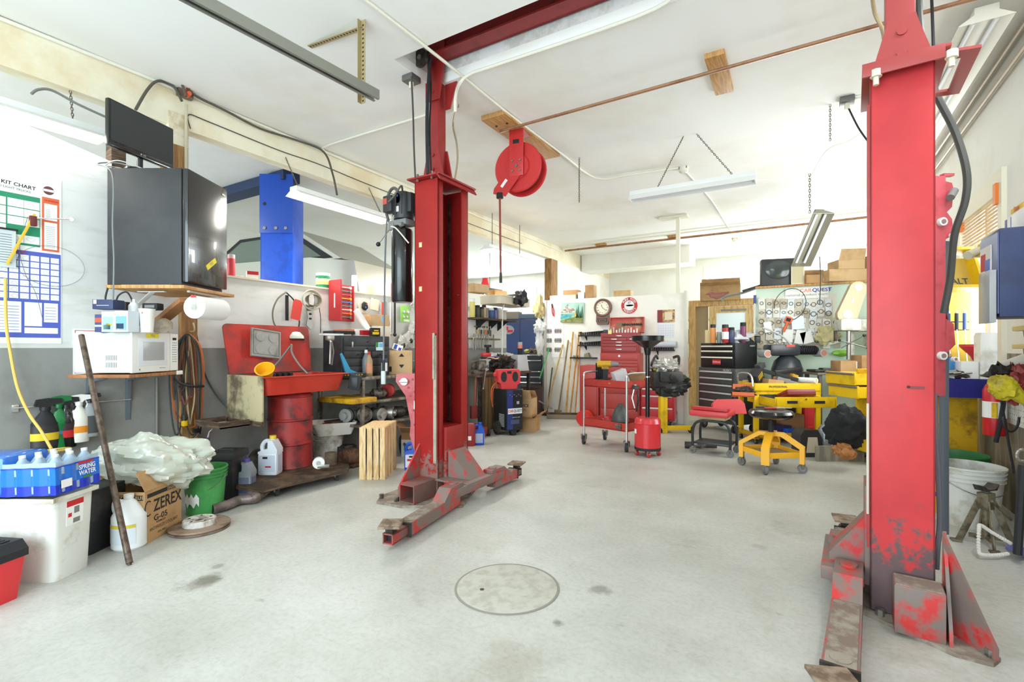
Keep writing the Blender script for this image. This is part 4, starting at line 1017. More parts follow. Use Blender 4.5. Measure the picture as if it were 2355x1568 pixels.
# leaning steel pipe
q0 = az(298,1299); q1 = aD(187,771,3.2); v = q1-q0; b = B(M((108,92,78),0.5,0.5,dirt=(74,60,50),amt=0.5,scale=20)); b.cyl((0,0,0.01),v,0.0165,n=16); b.cyl((0.002,0,0),tuple(v*0.015),0.01,n=10); solo('steel_pipe',b,'long rusty brown steel pipe leaning against the microwave shelf','pipe',q0)
# antifreeze carton
q = az(333,1253);
def zer(b,w,d,h):
    K = M((40,34,30),0.7)
    b.text('ZEREX',0.105,(w/2+0.001,0.035,h*0.66),'+x',K,wid=0.82); b.m(K)
    b.bx(w/2,w/2+0.0008,-d/2+0.02,d/2-0.01,h*0.86,h*0.94); b.text('ZXG05RU1',0.025,(w/2+0.0015,d*0.25,h*0.9),'+x',CARDL,wid=0.9)
    b.text('G-05',0.05,(w/2+0.001,-0.03,h*0.42),'+x',K,wid=1.2); b.text('FORMULA',0.018,(w/2+0.001,-0.03,h*0.33),'+x',K); b.text('ANTIFREEZE COOLANT',0.028,(w/2+0.001,0.0,h*0.23),'+x',K,bold=False,wid=0.85); b.text('50% MIN',0.02,(w/2+0.001,-0.02,h*0.12),'+x',K,bold=False)
    b.m(K); b.tube([(w/2+0.001,-0.135+0.03*math.cos(a),h*0.66+0.045*math.sin(a)) for a in [rad(60+20*i) for i in range(13)]],0.004,4)
    b.bx(-w*0.35,w/2-0.01,-d/2-0.0008,-d/2,h*0.84,h*0.94); b.text('ZXG05RU1',0.03,(0.05,-d/2-0.0015,h*0.89),'-y',CARDL); b.m(K); b.bx(0.0,w/2-0.01,-d/2-0.0008,-d/2,h*0.26,h*0.48); b.text('50/50',0.04,(0.06,-d/2-0.0015,h*0.37),'-y',CARDL); b.text('V',0.08,(0.08,-d/2-0.001,h*0.62),'-y',K)
    b.bx(0.03,w/2-0.01,-d/2-0.0008,-d/2,h*0.08,h*0.2)
carton('antifreeze_carton','brown antifreeze carton with black lettering, one flap standing up',q+fw*0.165-rt*0.13,0.26,0.33,0.32,FACE,CARD,{'l': 150,'r': 60,'b': 118},marks=zer)
# crumpled clear plastic bag on carton and bucket
q = aD(352,1060,3.28)
b = B(M((232,236,222),0.18,trans=0.45,coat=0.4)); b.crumple((0,0,0),(0.34,0.22,0.165),5,64,40,0.3,scale=1.7); b.m(M((96,70,150),0.5))
solo('plastic_bag',b,'big crumpled clear plastic bag heaped on the antifreeze carton and green bucket','bag',q,FACE+rad(6),tilt=(0,rad(6)))
q = az(445,1190); bucket('plastic_bucket','green bucket with a torn white label beside the antifreeze carton',q+fw*0.13,0.115,0.14,0.33,M((74,160,84),0.45,dirt=(60,136,70),amt=0.4),bail=40,
    marks=lambda b: [b.add([(math.cos(rad(-130+k*8))*0.1285,math.sin(rad(-130+k*8))*0.1285,0.08+0.02*math.sin(k*2.3)) for k in range(8)]+[(math.cos(rad(-130+k*8))*0.130,math.sin(rad(-130+k*8))*0.130,0.15+0.015*math.cos(k*3.1)) for k in range(8)],[(i,i+1,9+i,8+i) for i in range(7)])])
# brake rotor
t = thing('brake_rotor','rusty brake rotor lying flat on the floor by the green bucket','brake disc',az(457,1216)+fw*0.01,0)
b = B(M((150,128,110),0.6,0.3,dirt=(112,90,74),amt=0.5,scale=10)); b.lathe([(0.1,0.004),(0.178,0.004),(0.18,0.008),(0.18,0.013),(0.17,0.014),(0.17,0.02),(0.18,0.021),(0.18,0.028),(0.178,0.031),(0.1,0.031)],48); obj('disc',b,t)
b = B(M((206,204,198),0.6,dirt=(150,136,122),amt=0.5,scale=20)); b.lathe([(0.1,0.03),(0.097,0.062),(0.092,0.066),(0.04,0.066),(0.038,0.05)],40)
b.m(SOFTBLK); b.cyl((0,0,0.04),(0,0,0.0505),0.038,n=24)
for k in range(5): a = 2*PI*k/5; b.cyl((0.065*math.cos(a),0.065*math.sin(a),0.0662),(0.065*math.cos(a),0.065*math.sin(a),0.067),0.009,n=10)
obj('hub_hat',b,t)
# exhaust pipe along the floor
pp = [az(488,1170,0.04),az(520,1162,0.04),az(550,1150,0.04),az(578,1146,0.045),az(600,1138,0.05),az(628,1118,0.05),az(655,1108,0.04)]
o = pp[0].copy(); P = [p-o for p in pp]
EX = M((140,126,122),0.5,0.5,dirt=(104,92,86),amt=0.5)
b = B(EX); b.tube(spl(P,5),[0.036]*16+[0.045]*3+[0.03]*12,14); b.m(BLACK); b.cyl(-Vector(P[1])*0.02,-Vector(P[1])*0.03,0.033,n=16); b.m(EX); b.box(tuple(P[3]+Vector((0,0,0.03))),(0.06,0.03,0.04),0.004)
solo('exhaust_pipe',b,'bent steel exhaust pipe lying on the floor with its open end to the camera','pipe',o)
# black lidded canister, jugs, air cleaner
q = az(508,1150)+fw*0.1; t = thing('lidded_container','black square container with a lid against the grey wall','container',q,FACE); b = B(M((36,36,38),0.5,dirt=(60,58,54),amt=0.3)); b.box((0,0,0.16),(0.19,0.22,0.32),0.02); obj('container_body',b,t); b = B(M((52,51,50),0.7)); b.box((0,0,0.345),(0.215,0.24,0.06),0.012); b.box((0,0,0.38),(0.12,0.05,0.02),0.008); obj('lid',b,t)
jug('oil_jug','silver-grey oil jug with purple cap on the floor by the dolly',az(553,1144)+fw*0.06,0.15,0.1,0.295,M((150,156,164),0.35),M((96,80,170),0.5),lab=M((120,124,150),0.5))
# dolly
D0 = az(560,1112,0.1); dz = 0.11
dc = Vector((-3.83,2.72,0)); t = thing('wheeled_dolly','low plank dolly under the red drum of the parts washer','dolly',dc,0)
b = B(OLDW)
b.prism([(-0.30,-0.55),(0.22,-0.45),(0.30,0.3),(0.15,0.45),(-0.35,0.45)],0.075,0.105,'z'); obj('deck',b,t)
for x_,y_ in ((0.16,-0.3),(0.2,0.26),(-0.25,0.3),(-0.25,-0.35)): wheel(t,(x_,y_,0.036),0.036,0.02,(0.3,1,0),fork=0.038)
q = aD(622,1098,4.25); q.z = 0.105; jug('washer_fluid_jug','white jug with yellow cap standing on the dolly before the drum',q,0.165,0.12,0.33,M((232,238,246),0.4),M((232,206,60),0.5),lab=M((208,216,232),0.5),marks=lambda b,w,d,h: [b.m(SOFTBLK),b.box((-w*0.1,-d/2-0.002,h*0.5),(w*0.25,0.002,h*0.06)),b.m(TXTR),b.box((w*0.05,-d/2-0.002,h*0.25),(w*0.3,0.002,h*0.04))])
b = B(GREASY); b.cyl((-0.1,0,0.11),(0.1,0.06,0.11),0.11,n=28); b.m(RUST); b.cyl((0.05,0.04,0.11),(0.07,0.05,0.11),0.115,n=28); q = az(578,1100); solo('steel_canister',b,'dark steel canister lying on its side behind the white jug','canister',q+fw*0.2)
# parts washer
t = thing('parts_washer','red parts washer with open lid, its basin standing on a red drum','parts washer',(-4.12,2.86,0.105),PI/2)
# local: x along world y, -y towards the room (+x world)
b = B(DRUMRED); prof = [(0.19,0),(0.196,0.006),(0.19,0.02)]
for zz in (0.22,0.44): prof += [(0.19,zz-0.015),(0.2,zz-0.004),(0.2,zz+0.004),(0.19,zz+0.015)]
prof += [(0.19,0.64),(0.2,0.65),(0.19,0.665),(0.15,0.69)]
b.lathe(prof,40); obj('drum',b,t)
RS = M((196,54,38),0.4,dirt=(180,48,36),amt=0.35,scale=4)
b = B(RS)
def basin(b,w0,d0,w1,d1,z0,z1,tk=0.01,bev=0.05):
    T0_ = b.T; b.T = (T0_ or Matrix()) @ Matrix.Translation((0,0,z0)); taper(b,w0,d0,w1,d1,z1-z0,tk,bev); b.T = T0_
basin(b,0.78,0.46,0.84,0.54,0.69,0.85); b.bx(-0.44,0.44,-0.292,-0.262,0.842,0.852,0.003); b.bx(0.41,0.44,-0.27,0.27,0.842,0.852,0.003); b.bx(-0.44,-0.41,-0.27,0.27,0.842,0.852,0.003); obj('basin',b,t)
RSL = M((190,46,34),0.5,dirt=(120,50,42),amt=0.45,scale=3)
b = B(RSL); b.T = Matrix.Translation((0,0.27,0.86)) @ Matrix.Rotation(rad(-10),4,'X'); bb = []
for cx,cz,a0 in ((0.40,0.42,0),(-0.40,0.42,90)):
    for k in range(5): a = rad(a0+22.5*k); bb.append((cx+0.04*math.cos(a),cz+0.04*math.sin(a)))
b.prism([(0.42,0),*bb,(-0.42,0)],-0.012,0.0,'y'); obj('lid',b,t)
b = B(M((130,124,116),0.45,0.3)); b.tube(spl([(-0.14,0.15,0.86),(-0.02,0.16,0.96),(0.07,0.12,1.10),(0.08,0.10,1.12),(0.07,0.08,1.05),(0.1,0.02,0.94),(0.15,-0.04,0.85)]),0.010,8); obj('spout_hose',b,t)
b = B(SOFTBLK); b.bx(-0.38,0.39,-0.22,0.24,0.80,0.805)
for k in range(4): b.box((-0.1+k*0.06,0.12,0.84),(0.03,0.05,0.04),0.005)
obj('parts_grate',b,t)
b = B(M((190,176,138),0.75,dirt=(110,98,76),amt=0.5,scale=4)); b.T = Matrix.Translation((-0.43,0.02,0.46)); b.bx(-0.012,0.004,-0.28,0.24,0,0.4,0.003); b.m(OLDW); b.bx(-0.02,0.0,-0.28,0.24,-0.02,0.02); obj('side_board',b,t,label='bare plywood board on the left end')
# small wooden tray on the board's left
q = Vector((-4.16,2.26,0.56)); t = thing('wooden_tray','small dark wooden tray sticking out left of the parts washer','tray',q,0)
b = B(OLDW); b.box((0,0,0),(0.38,0.24,0.012)); b.box((0.18,0,0.02),(0.02,0.24,0.05)); b.box((-0.18,0,0.02),(0.02,0.24,0.05)); b.box((0,-0.115,0.02),(0.36,0.02,0.05)); obj('tray_body',b,t)
b = B(CHROME); b.tube([(0.0,0.03,0.05),(0.06,-0.06,0.06),(0.1,-0.16,0.0),(0.12,-0.18,-0.04)],0.006); b.m(M((60,60,110),0.5)); b.ball((0.125,-0.185,-0.05),0.016); solo('hose_clip',b,'bright metal hose fitting draped over the wooden tray','hose fitting',q+Vector((0.0,0,-0.03)))
# magnetic tray stuck on the lid, bowl, headlamp
q = aX(611,790,-4.36); t = thing('magnetic_tray','square silver magnetic tray with four round dimples stuck on the washer lid','tray',q,PI/2,tilt=(rad(-10),rad(7)))
b = B(M((156,154,148),0.45,0.35,dirt=(134,130,124),amt=0.3)); b.box((0,0,0),(0.30,0.014,0.27),0.03); b.box((0,-0.008,0),(0.25,0.01,0.22),0.03)
for sx in (-1,1):
    for sz in (-1,1): b.lathe([(0.04,0.0),(0.044,0.004),(0.036,0.005),(0.0001,0.004)],22,(sx*0.065,-0.013,sz*0.06),R=Matrix.Rotation(PI/2,3,'X'))
b.frame(-0.145,0.145,-0.13,0.13,0.01,-0.016,0.0); obj('tray_body',b,t)
q = Vector((-3.96,2.52,0.90)); b = B(M((240,178,30),0.4)); b.T = Matrix.Rotation(rad(35),4,'Y') @ Matrix.Rotation(rad(30),4,'X'); b.lathe([(0.0001,0.0),(0.05,0.0),(0.075,0.09),(0.08,0.092),(0.07,0.09),(0.046,0.008),(0.0001,0.008)],28); solo('yellow_cup',b,'orange-yellow plastic cup tipped on the rim of the parts washer','cup',q+Vector((0.0,0,0.06)))

# ================================================================== BENCH AND WALL BETWEEN THE WASHER AND THE LIFT POST
# second bay seen over the half wall: blue lift post and a raised car
t = thing('blue_lift_post','bright blue lift post standing in the second bay beyond the half wall','car lift',(-5.62,3.72,0),rad(32))
b = B(M((24,82,200),0.35,dirt=(20,70,176),amt=0.3)); b.bx(-0.19,0.19,-0.02,0.0,0,3.1,0.004); b.bx(-0.2,-0.19,-0.02,0.3,0,3.1,0.004); b.bx(0.19,0.2,-0.02,0.3,0,3.1,0.004); obj('column',b,t)
b = B(M((22,74,180),0.35)); b.bx(-0.205,0.205,-0.034,-0.021,2.62,3.35,0.003); b.m(STEEL)
for x_ in (-0.14,0.0,0.12): b.cyl((x_,-0.045,2.68),(x_,-0.03,2.68),0.02,n=8)
b.m(BLACK); b.cyl((-0.14,-0.036,2.98),(-0.14,-0.033,2.98),0.022,n=12); obj('column_extension',b,t)
b = B(M((20,44,84),0.5)); b.bx(-9.5,-5.5,3.72,3.95,3.28,3.40); solo('overhead_beam',b,'dark blue beam under the ceiling of the second bay','beam')
t = thing('car','silver car raised on the lift in the second bay, side window in view','car',(-7.5,5.2,1.72),rad(8))
SILV = M((196,194,182),0.3,0.4)
b = B(SILV); b.prism([(-2.2,0.0),(-2.25,0.35),(-2.1,0.62),(-1.2,0.72),(-0.6,0.8),(1.3,0.78),(2.1,0.68),(2.2,0.2),(2.1,0)],-0.85,0.85,'y'); obj('car_body',b,t)
b = B(SILV); b.prism([(-1.25,0.72),(-0.3,1.22),(0.9,1.25),(1.75,0.76)],-0.72,0.72,'y'); obj('roof',b,t)
b = B(SOFTBLK)
for s_ in (-1,1): b.prism([(-1.1,0.74),(-0.27,1.19),(0.85,1.21),(1.6,0.78)],s_*0.725,s_*0.735,'y')
o = obj('window_trim',b,t)
b = B(M((110,122,110),0.06))
for s_ in (-1,1): b.prism([(-0.9,0.78),(-0.24,1.14),(0.4,1.16),(0.4,0.79)],s_*0.735,s_*0.74,'y'); b.prism([(0.5,0.79),(0.5,1.15),(0.83,1.16),(1.4,0.81)],s_*0.735,s_*0.74,'y')
obj('side_glass',b,o)
for x_ in (-1.35,1.35):
    for s_ in (-1,1):
        b = B(RUBBER); b.cyl((x_,s_*0.62,0.02),(x_,s_*0.84,0.02),0.32,n=28); b.m(STEEL); b.cyl((x_,s_*0.83,0.02),(x_,s_*0.85,0.02),0.2,n=20); obj('wheel',b,t)
# on the half wall
def onwall(px,py=0): v = aX(px,700,XL-0.06); v.z = 1.875; return v
t = can('wipes_tub','green and white tub with an orange band standing on the half wall',onwall(743),0.078,0.165,M((30,130,86),0.4),WHITE,M((236,206,130),0.5),cat='tub')
b = B(M((236,120,40),0.6)); b.T = R3(rad(48)); b.text('Bounce',0.045,(0,-0.0815,0.085),'-y',TXTW); obj('lettering',b,t); b.T = None
can('spray_can','white aerosol can standing on the half wall, right of the green tub',onwall(815),0.033,0.2,WHITE,WHITE)
smallbox('folded_card','pale yellow-green card box on the half wall',onwall(852),0.09,0.03,0.11,M((228,232,150),0.7),rad(70))
can('spray_can','red aerosol can at the right of the fridge on the half wall',onwall(532),0.033,0.21,M((222,70,80),0.4),M((236,200,200),0.5))
smallbox('small_box','little red and white box on the half wall near the blue post',onwall(580),0.1,0.06,0.075,WHITE,rad(70),bands=((0,1,0.55,1,TXTR),))
smallbox('small_box','tiny pale packet lying on the half wall beside the red and white box',onwall(552),0.06,0.05,0.02,WHITE,rad(70))
can('spray_can','slim red and white can on the half wall behind the hydraulic tank',onwall(903),0.025,0.22,M((230,90,80),0.4),WHITE)
# hanging on the half wall
q = aX(655,672,XL+0.02); t = thing('head_lamp','grey dome lamp hanging on a looped strap above the parts washer','lamp',q,0)
b = B(M((120,112,96),0.7)); b.tube(spl([(0.02,0,0),(0.03,-0.1,-0.08),(0.04,-0.16,-0.22),(0.05,-0.13,-0.36),(0.08,0.0,-0.42)],6),0.008,6); b.m(SOFTBLK); b.tube(spl([(0.02,0.0,0),(0.03,0.1,-0.1),(0.04,0.14,-0.28),(0.06,0.1,-0.42)],6),0.007,6); b.box((0.02,0.01,-0.16),(0.006,0.035,0.26)); obj('strap',b,t)
b = B(M((206,204,190),0.3)); b.lathe([(0.1,0),(0.095,0.03),(0.06,0.07),(0.0001,0.085)],24,(0.09,0.04,-0.48)); b.m(SOFTBLK); b.lathe([(0.104,-0.006),(0.104,0.004)],24,(0.09,0.04,-0.48)); obj('lamp_dome',b,t)
b = B(M((222,66,54),0.6)); b.T = Matrix.Translation((0.06,0.1,-0.12)) @ Matrix.Rotation(rad(-10),4,'X'); b.prism([(-0.05,-0.16),(0.06,-0.16),(0.06,0.02),(0.03,0.05),(-0.03,0.05),(-0.05,0.02)],-0.002,0.002,'x'); solo('paper_tag',b,'red tag hanging from the lamp strap','tag',q)
q = aX(714,690,XL+0.05); b = B(M((196,190,168),0.5))
for k in range(4): b.tube([(0.01*k,math.cos(a)*(0.1+0.006*k),math.sin(a)*(0.095+0.004*k)) for a in [2*PI*i/24 for i in range(24)]],0.007,6,closed=True)
b.m(M((120,112,92),0.6))
for k in range(6): b.tube([(0.02+0.006*k,math.cos(a)*(0.04+0.012*k),math.sin(a)*(0.075-0.003*k)) for a in [2*PI*i/16+k for i in range(16)]],0.004,5,closed=True)
solo('hose_coil',b,'coil of clear hose and wire hanging on the half wall, left of the red rack','hose',q)
q = aX(712,722,XL+0.03); b = B(STEEL); b.prism([(-0.05,0.1),(0.05,0.1),(0.03,-0.04),(0.045,-0.12),(0.0,-0.17),(-0.045,-0.12),(-0.03,-0.04)],0,0.012,'x'); b.m(SOFTBLK)
for z_ in (0.05,0.0,-0.05): b.box((0.012,0,z_),(0.006,0.03,0.02))
solo('metal_hanger',b,'slotted steel belt hanger under the coil of hose','hand tool',q)
cable('thin_cord','thin dark cord hanging from the coil down behind the red lid',[aX(733,700,XL+0.03),aX(737,730,XL+0.02),aX(737,765,XL+0.02)],0.004)
q = aX(779,738,XL+0.012); t = thing('wrench_rack','red rack of coloured wrenches mounted on the half wall','tool rack',q,PI/2)
b = B(M((196,50,54),0.45)); b.bx(-0.13,0.2,-0.012,0,0,0.42); b.bx(-0.14,-0.12,-0.2,0,0.0,0.45,0.003); b.bx(0.19,0.2,-0.03,0,0,0.42); obj('rack_body',b,t)
for k,cc in enumerate(((236,216,200),(120,130,120),(206,80,80),(240,160,30),(70,130,190),(120,130,120),(226,200,180),(240,120,40),(120,120,116))):
    b = B(M(cc,0.4)); z_ = 0.39-k*0.043; b.box((0.03,-0.02,z_),(0.2,0.012,0.014),0.004); b.cyl((0.15,-0.03,z_),(0.15,-0.012,z_),0.017,n=10); obj('wrench',b,t)
b = B(PAPER); b.bx(-0.1405,-0.14,-0.11,-0.09,0.14,0.3); obj('handle_slot',b,t)
q = aX(835,704,XL+0.01); b = B(M((226,214,190),0.6)); b.cyl((0,0,0),(0.015,0,0),0.085,n=26); b.m(SOFTBLK); b.crumple((0.03,0,0),(0.02,0.05,0.05),2,14,8); b.m(TXTR); b.ball((0.04,0.02,0.02),0.012); b.m(BLUE); b.ball((0.045,0,-0.02),0.012); solo('wire_spool',b,'round cream dish holding a tangle of coloured wire on the half wall','spool',q)
def hang(name,label,px,py,cat,fn,off=0.02,rz=PI/2): q = aX(px,py,XL+off); b = B(); fn(b); return solo(name,b,label,cat,q,rz)
hang('price_card','blank cream card hung on the pegboard by the lift post',862,700,'card',lambda b: (b.m(M((244,226,200),0.8)),b.box((0,0,0),(0.13,0.006,0.14),0,R=Matrix.Rotation(rad(8),4,'Y')),b.m(STEEL),b.box((0,0.005,0.075),(0.02,0.01,0.01))))
def gcard(b):
    b.m(M((150,220,90),0.6)); b.box((0,0,0),(0.17,0.008,0.21),0.004)
    for x_,z_,r_ in ((-0.03,0.03,0.026),(0.05,0.03,0.03),(-0.03,-0.04,0.02),(0.03,-0.035,0.018)): b.m(LGREY); b.cyl((x_,-0.012,z_),(x_,-0.004,z_),r_,n=18); b.m(WHITE); b.cyl((x_,-0.014,z_),(x_,-0.012,z_),r_*0.6,n=14)
    b.m(PAPER); b.box((0.02,-0.005,-0.085),(0.1,0.002,0.03))
hang('gasket_card','bright green card with four round plugs hanging by the lift post',932,722,'card',gcard,0.05)
for i,(px,hh,mm,lab) in enumerate(((897,0.4,CHROME,'chrome rod hanging beside the green card, longest of the bunch'),(889,0.34,STEEL,'steel rod hanging left of the longest chrome one'),(880,0.3,M((190,60,50),0.5),'red-sleeved tool hanging left of the steel rods'),(908,0.42,SOFTBLK,'black tyre iron hanging right of the chrome rod'))):
    q = aX(px,695,XL+0.05); b = B(mm); b.cyl((0,0,0),(0,0,-hh),0.013,n=12); b.ball((0,0,-hh),0.024); b.m(STEEL); b.cyl((0,0,0),(-0.03,0,0.01),0.004); solo('hanging_rod',b,lab,'hand tool',q)
for i,(px,py,lab) in enumerate(((950,760,'clear pouch of metal parts on the pegboard under the green card'),(942,780,'bunched plastic bag of fittings low on the pegboard by the post'),(925,790,'white cone-shaped plastic bag by the cartons'),(954,690,'small dark bagged part high on the pegboard next to the lift post'))):
    q = aX(px,py,XL+0.07); b = B(M((216,214,206),0.3,trans=0.2)); b.crumple((0,0,0),(0.035,0.07,0.11),i+11,18,12,0.5); b.m(GREASY); b.crumple((0.015,0,-0.02),(0.03,0.035,0.04),i+21,12,8); solo('parts_bag',b,lab,'bag',q)
# steel bench of shelves
TB = 0.9
t = thing('steel_shelf_bench','open steel shelving bench between the parts washer and the lift post','workbench',(-4.21,4.36,0),PI/2)
ST = M((146,138,124),0.45,0.5,dirt=(92,84,72),amt=0.6,scale=9)
for z_,nm in ((TB-0.03,'bench_top'),(0.62,'shelf'),(0.38,'shelf')): b = B(ST); b.box((0,0,z_+0.015),(1.75,0.7,0.03),0.003); obj(nm,b,t)
for x_ in (-0.85,0.0,0.85):
    for y_ in (-0.33,0.33): b = B(ST); b.box((x_,y_,TB/2-0.015),(0.035,0.035,TB-0.03),0.003); obj('leg',b,t)
zt_ = TB
def onb(px,X_,z_=zt_): v = aX(px,700,X_); v.z = z_; return v
rowsb = [0.3,0.18,(0.25,[0.6,0.4],0),0.28,0.3]
def tlatch(b,w,d,h):
    b.m(STEEL)
    for x_ in (-w*0.3,w*0.3): b.box((x_,-d/2-0.004,h*0.78),(0.02,0.01,0.06),0.002)
chest('machinist_chest','battered black machinist drawer chest on the steel bench',onb(822,-4.22),0.62,0.34,0.43,rowsb,M((54,54,56),0.5,dirt=(34,34,36),amt=0.5),SOFTBLK,rad(84),handle='knob',logo=tlatch)
b = B(STEEL); b.tube([(0,0,0.12),(0.03,0,0.1),(0.02,0,-0.12)],0.012,8); b.tube([(0,0.03,0.12),(0.02,0.04,0.0),(0.02,0.02,-0.13)],0.01,8); b.box((0,0.015,0.14),(0.03,0.09,0.05),0.006); solo('locking_pliers',b,'chrome locking pliers hanging on the end of the black machinist chest','pliers',onb(756,-4.08,1.16))
# clutter on the chest
zc_ = 1.33
for i,(px,w_,d_,h_,mm,lab,dz_) in enumerate(((762,0.2,0.18,0.02,PAPER,'folded papers at the left end on the black chest',0),(780,0.26,0.2,0.03,SOFTBLK,'black folder lying on the papers over the chest',0.021),(800,0.26,0.18,0.02,M((210,130,100),0.7),'orange-brown envelope sliding off the pile on the chest',0.052))):
    smallbox('paper_stack',lab,onb(px,-4.3,zc_+dz_),w_,d_,h_,mm,rad(70+i*12))
smallbox('tube_light_box','long white and red carton lying on the black chest',onb(838,-4.2,zc_),0.26,0.1,0.075,M((236,226,220),0.6),rad(80),bands=((0.15,0.75,0.15,0.85,TXTR),(0.82,1,0,1,M((236,120,100),0.6))))
smallbox('black_yellow_box','small black box with yellow lettering at the right front on the chest',onb(862,-4.08,zc_),0.1,0.09,0.09,BLACK,rad(60),bands=((0.15,0.85,0.2,0.5,YEL),(0.3,0.8,0.6,0.75,YEL)))
smallbox('tan_box','pale wooden-coloured box on the chest under the tan carton',onb(868,-4.36,zc_),0.26,0.16,0.13,CREAM,rad(80))
smallbox('tan_box','tan carton with a blue patch stacked highest over the chest',onb(866,-4.36,zc_+0.131),0.26,0.16,0.13,CARDL,rad(80),bands=((0.55,0.75,0.35,0.9,M((150,190,220),0.6)),))
smallbox('white_box','long white box leaning against the tan cartons',onb(846,-4.25,zc_+0.08),0.06,0.04,0.26,PAPER,rad(80),tilt=(0,rad(-35)))
carton('cardboard_box','tan carton with black diamonds printed on its side, on the steel bench',onb(905,-4.12),0.4,0.32,0.27,rad(48),CARDL,marks=lambda b,w,d,h: [b.m(TXT),b.prism([(0.05,0.2),(0.11,0.2),(0.08,0.24)],-d/2-0.001,-d/2,'y'),b.prism([(0.05,0.11),(0.11,0.11),(0.08,0.07)],-d/2-0.001,-d/2,'y'),b.bx(-w/2-0.001,-w/2,-0.12,0.02,0.03,0.09),b.bx(-0.15,-0.03,-d/2-0.001,-d/2,0.03,0.09)])
smallbox('medicine_box','white and blue packet tipped on the tan carton',onb(912,-4.1,TB+0.272),0.11,0.05,0.07,WHITE,rad(50),bands=((0.1,0.4,0.1,0.9,BLUE),(0.6,0.9,0.1,0.6,BLUE)),tilt=(0,rad(20)))
smallbox('paper_card','green and white card propped on the tan carton, left end',onb(872,-4.02,TB+0.272),0.09,0.02,0.09,M((200,226,220),0.6),rad(50),bands=((0.0,0.4,0.4,1,GREEN),(0.5,1,0.4,0.9,M((110,170,210),0.5))))
bottle('squeeze_bottle','clear bottle of amber cleaner with a red spout on the steel bench',onb(849,-3.98),0.036,0.26,M((196,170,130),0.3,trans=0.3),TXTR,M((214,150,110),0.5))
bottle('squeeze_bottle','grey squeeze bottle with a white cone tip behind the amber one',onb(842,-4.03),0.042,0.28,M((150,156,160),0.3,trans=0.3),WHITE)
can('aerosol_can','dark blue aerosol can on the bench in front of the tan carton',onb(884,-3.95),0.032,0.23,M((50,54,84),0.4),SOFTBLK,WHITE)
b = B(M((60,150,190),0.5)); b.prism([(-0.1,0.19),(-0.085,0.2),(0.0,0.035),(0.08,0.0),(-0.04,0.0),(-0.055,0.02)],-0.015,0.015,'y'); solo('blue_scraper',b,'light blue plastic scoop standing on the bench','scraper',onb(805,-3.98,TB+0.046),rad(70))
b = B(SOFTBLK); b.box((0,0,0.022),(0.3,0.2,0.044),0.004); b.m(YELD)
for k in range(8): b.box((-0.11+k*0.03,-0.1005,0.03),(0.016,0.002,0.012))
solo('drill_bit_case',b,'flat black drill bit case with yellow marks on the front of the bench','case',onb(800,-3.98),rad(78))
smallbox('grey_bin','grey plastic parts bin at the far end on the bench near the post',onb(955,-4.2),0.2,0.25,0.14,M((110,124,124),0.5),rad(80))
b = B(SOFTBLK); b.box((0,0,0),(0.12,0.03,0.15),0.015,R=Matrix.Rotation(rad(12),4,'Y')); b.m(BLACK); b.box((0.0,-0.016,0),(0.06,0.006,0.1),0.01); solo('tool_case',b,'small black hanging case at the right end of the washer basin','case',Vector((-3.82,3.36,0.86)),FACE)
# things on the lower shelves
for i,(px,X_,z_,s_,mm,lab) in enumerate(((800,-4.0,0.65,(0.25,0.16,0.05),YELD,'flat yellow pan on the middle shelf of the bench'),(870,-3.97,0.65,(0.09,0.1,0.06),CAST,'small alternator on the middle shelf'),(893,-4.0,0.65,(0.05,0.05,0.08),M((190,60,60),0.5),'red air tool on the middle shelf'),(838,-4.05,0.41,(0.1,0.09,0.09),CAST,'grey housing on the lowest bench shelf, left one'),(868,-3.97,0.41,(0.1,0.09,0.08),ALU,'bright aluminium starter on the lowest bench shelf'),(890,-3.97,0.41,(0.1,0.09,0.08),ALU,'ribbed aluminium alternator on the lowest bench shelf'),(915,-3.97,0.41,(0.08,0.08,0.07),GREASY,'dark motor at the right on the lowest bench shelf'),(805,-4.2,0.41,(0.14,0.1,0.08),LGREY,'pale rounded bottle lying on the lowest bench shelf'))):
    q = onb(px,X_,z_+s_[2]*0.92); b = B(mm)
    if i == 0: b.box((0,0,-0.02),(s_[0]*2,s_[1]*2,s_[2]),0.01)
    else:
        a = rad(30+i*37); ax = Vector((math.cos(a),math.sin(a),0)); b.cyl(-ax*s_[0]*0.7,ax*s_[0]*0.7,s_[2]*0.9,n=20); b.cyl(-ax*s_[0],ax*s_[0],s_[2]*0.45,n=16); b.m(GREASY); b.cyl(ax*s_[0]*0.3,ax*s_[0]*0.4,s_[2]*0.95,n=20)
        for k in range(3): c_ = a+2*PI*k/3; b.box((0,0,s_[2]*0.5),(0.03,s_[0]*1.1,0.02),0.004,rz=c_)
    solo('engine_part',b,lab,'engine part',q)
for i,(px,X_,mm,lab) in enumerate(((795,-4.15,GREASY,'greasy brake housing on the floor under the bench, left one'),(808,-3.95,RUST,'rusty starter on the floor under the bench next to the crate'))):
    q = onb(px,X_,0.09); b = B(mm); b.cyl((0,-0.1,0),(0,0.1,0),0.085,n=18); b.cyl((0,0.1,0),(0,0.16,0),0.04,n=14); b.box((0,0,0.06),(0.12,0.12,0.06),0.01); b.box((0,0,-0.07),(0.2,0.14,0.03),0.01); solo('engine_part',b,lab,'engine part',q)
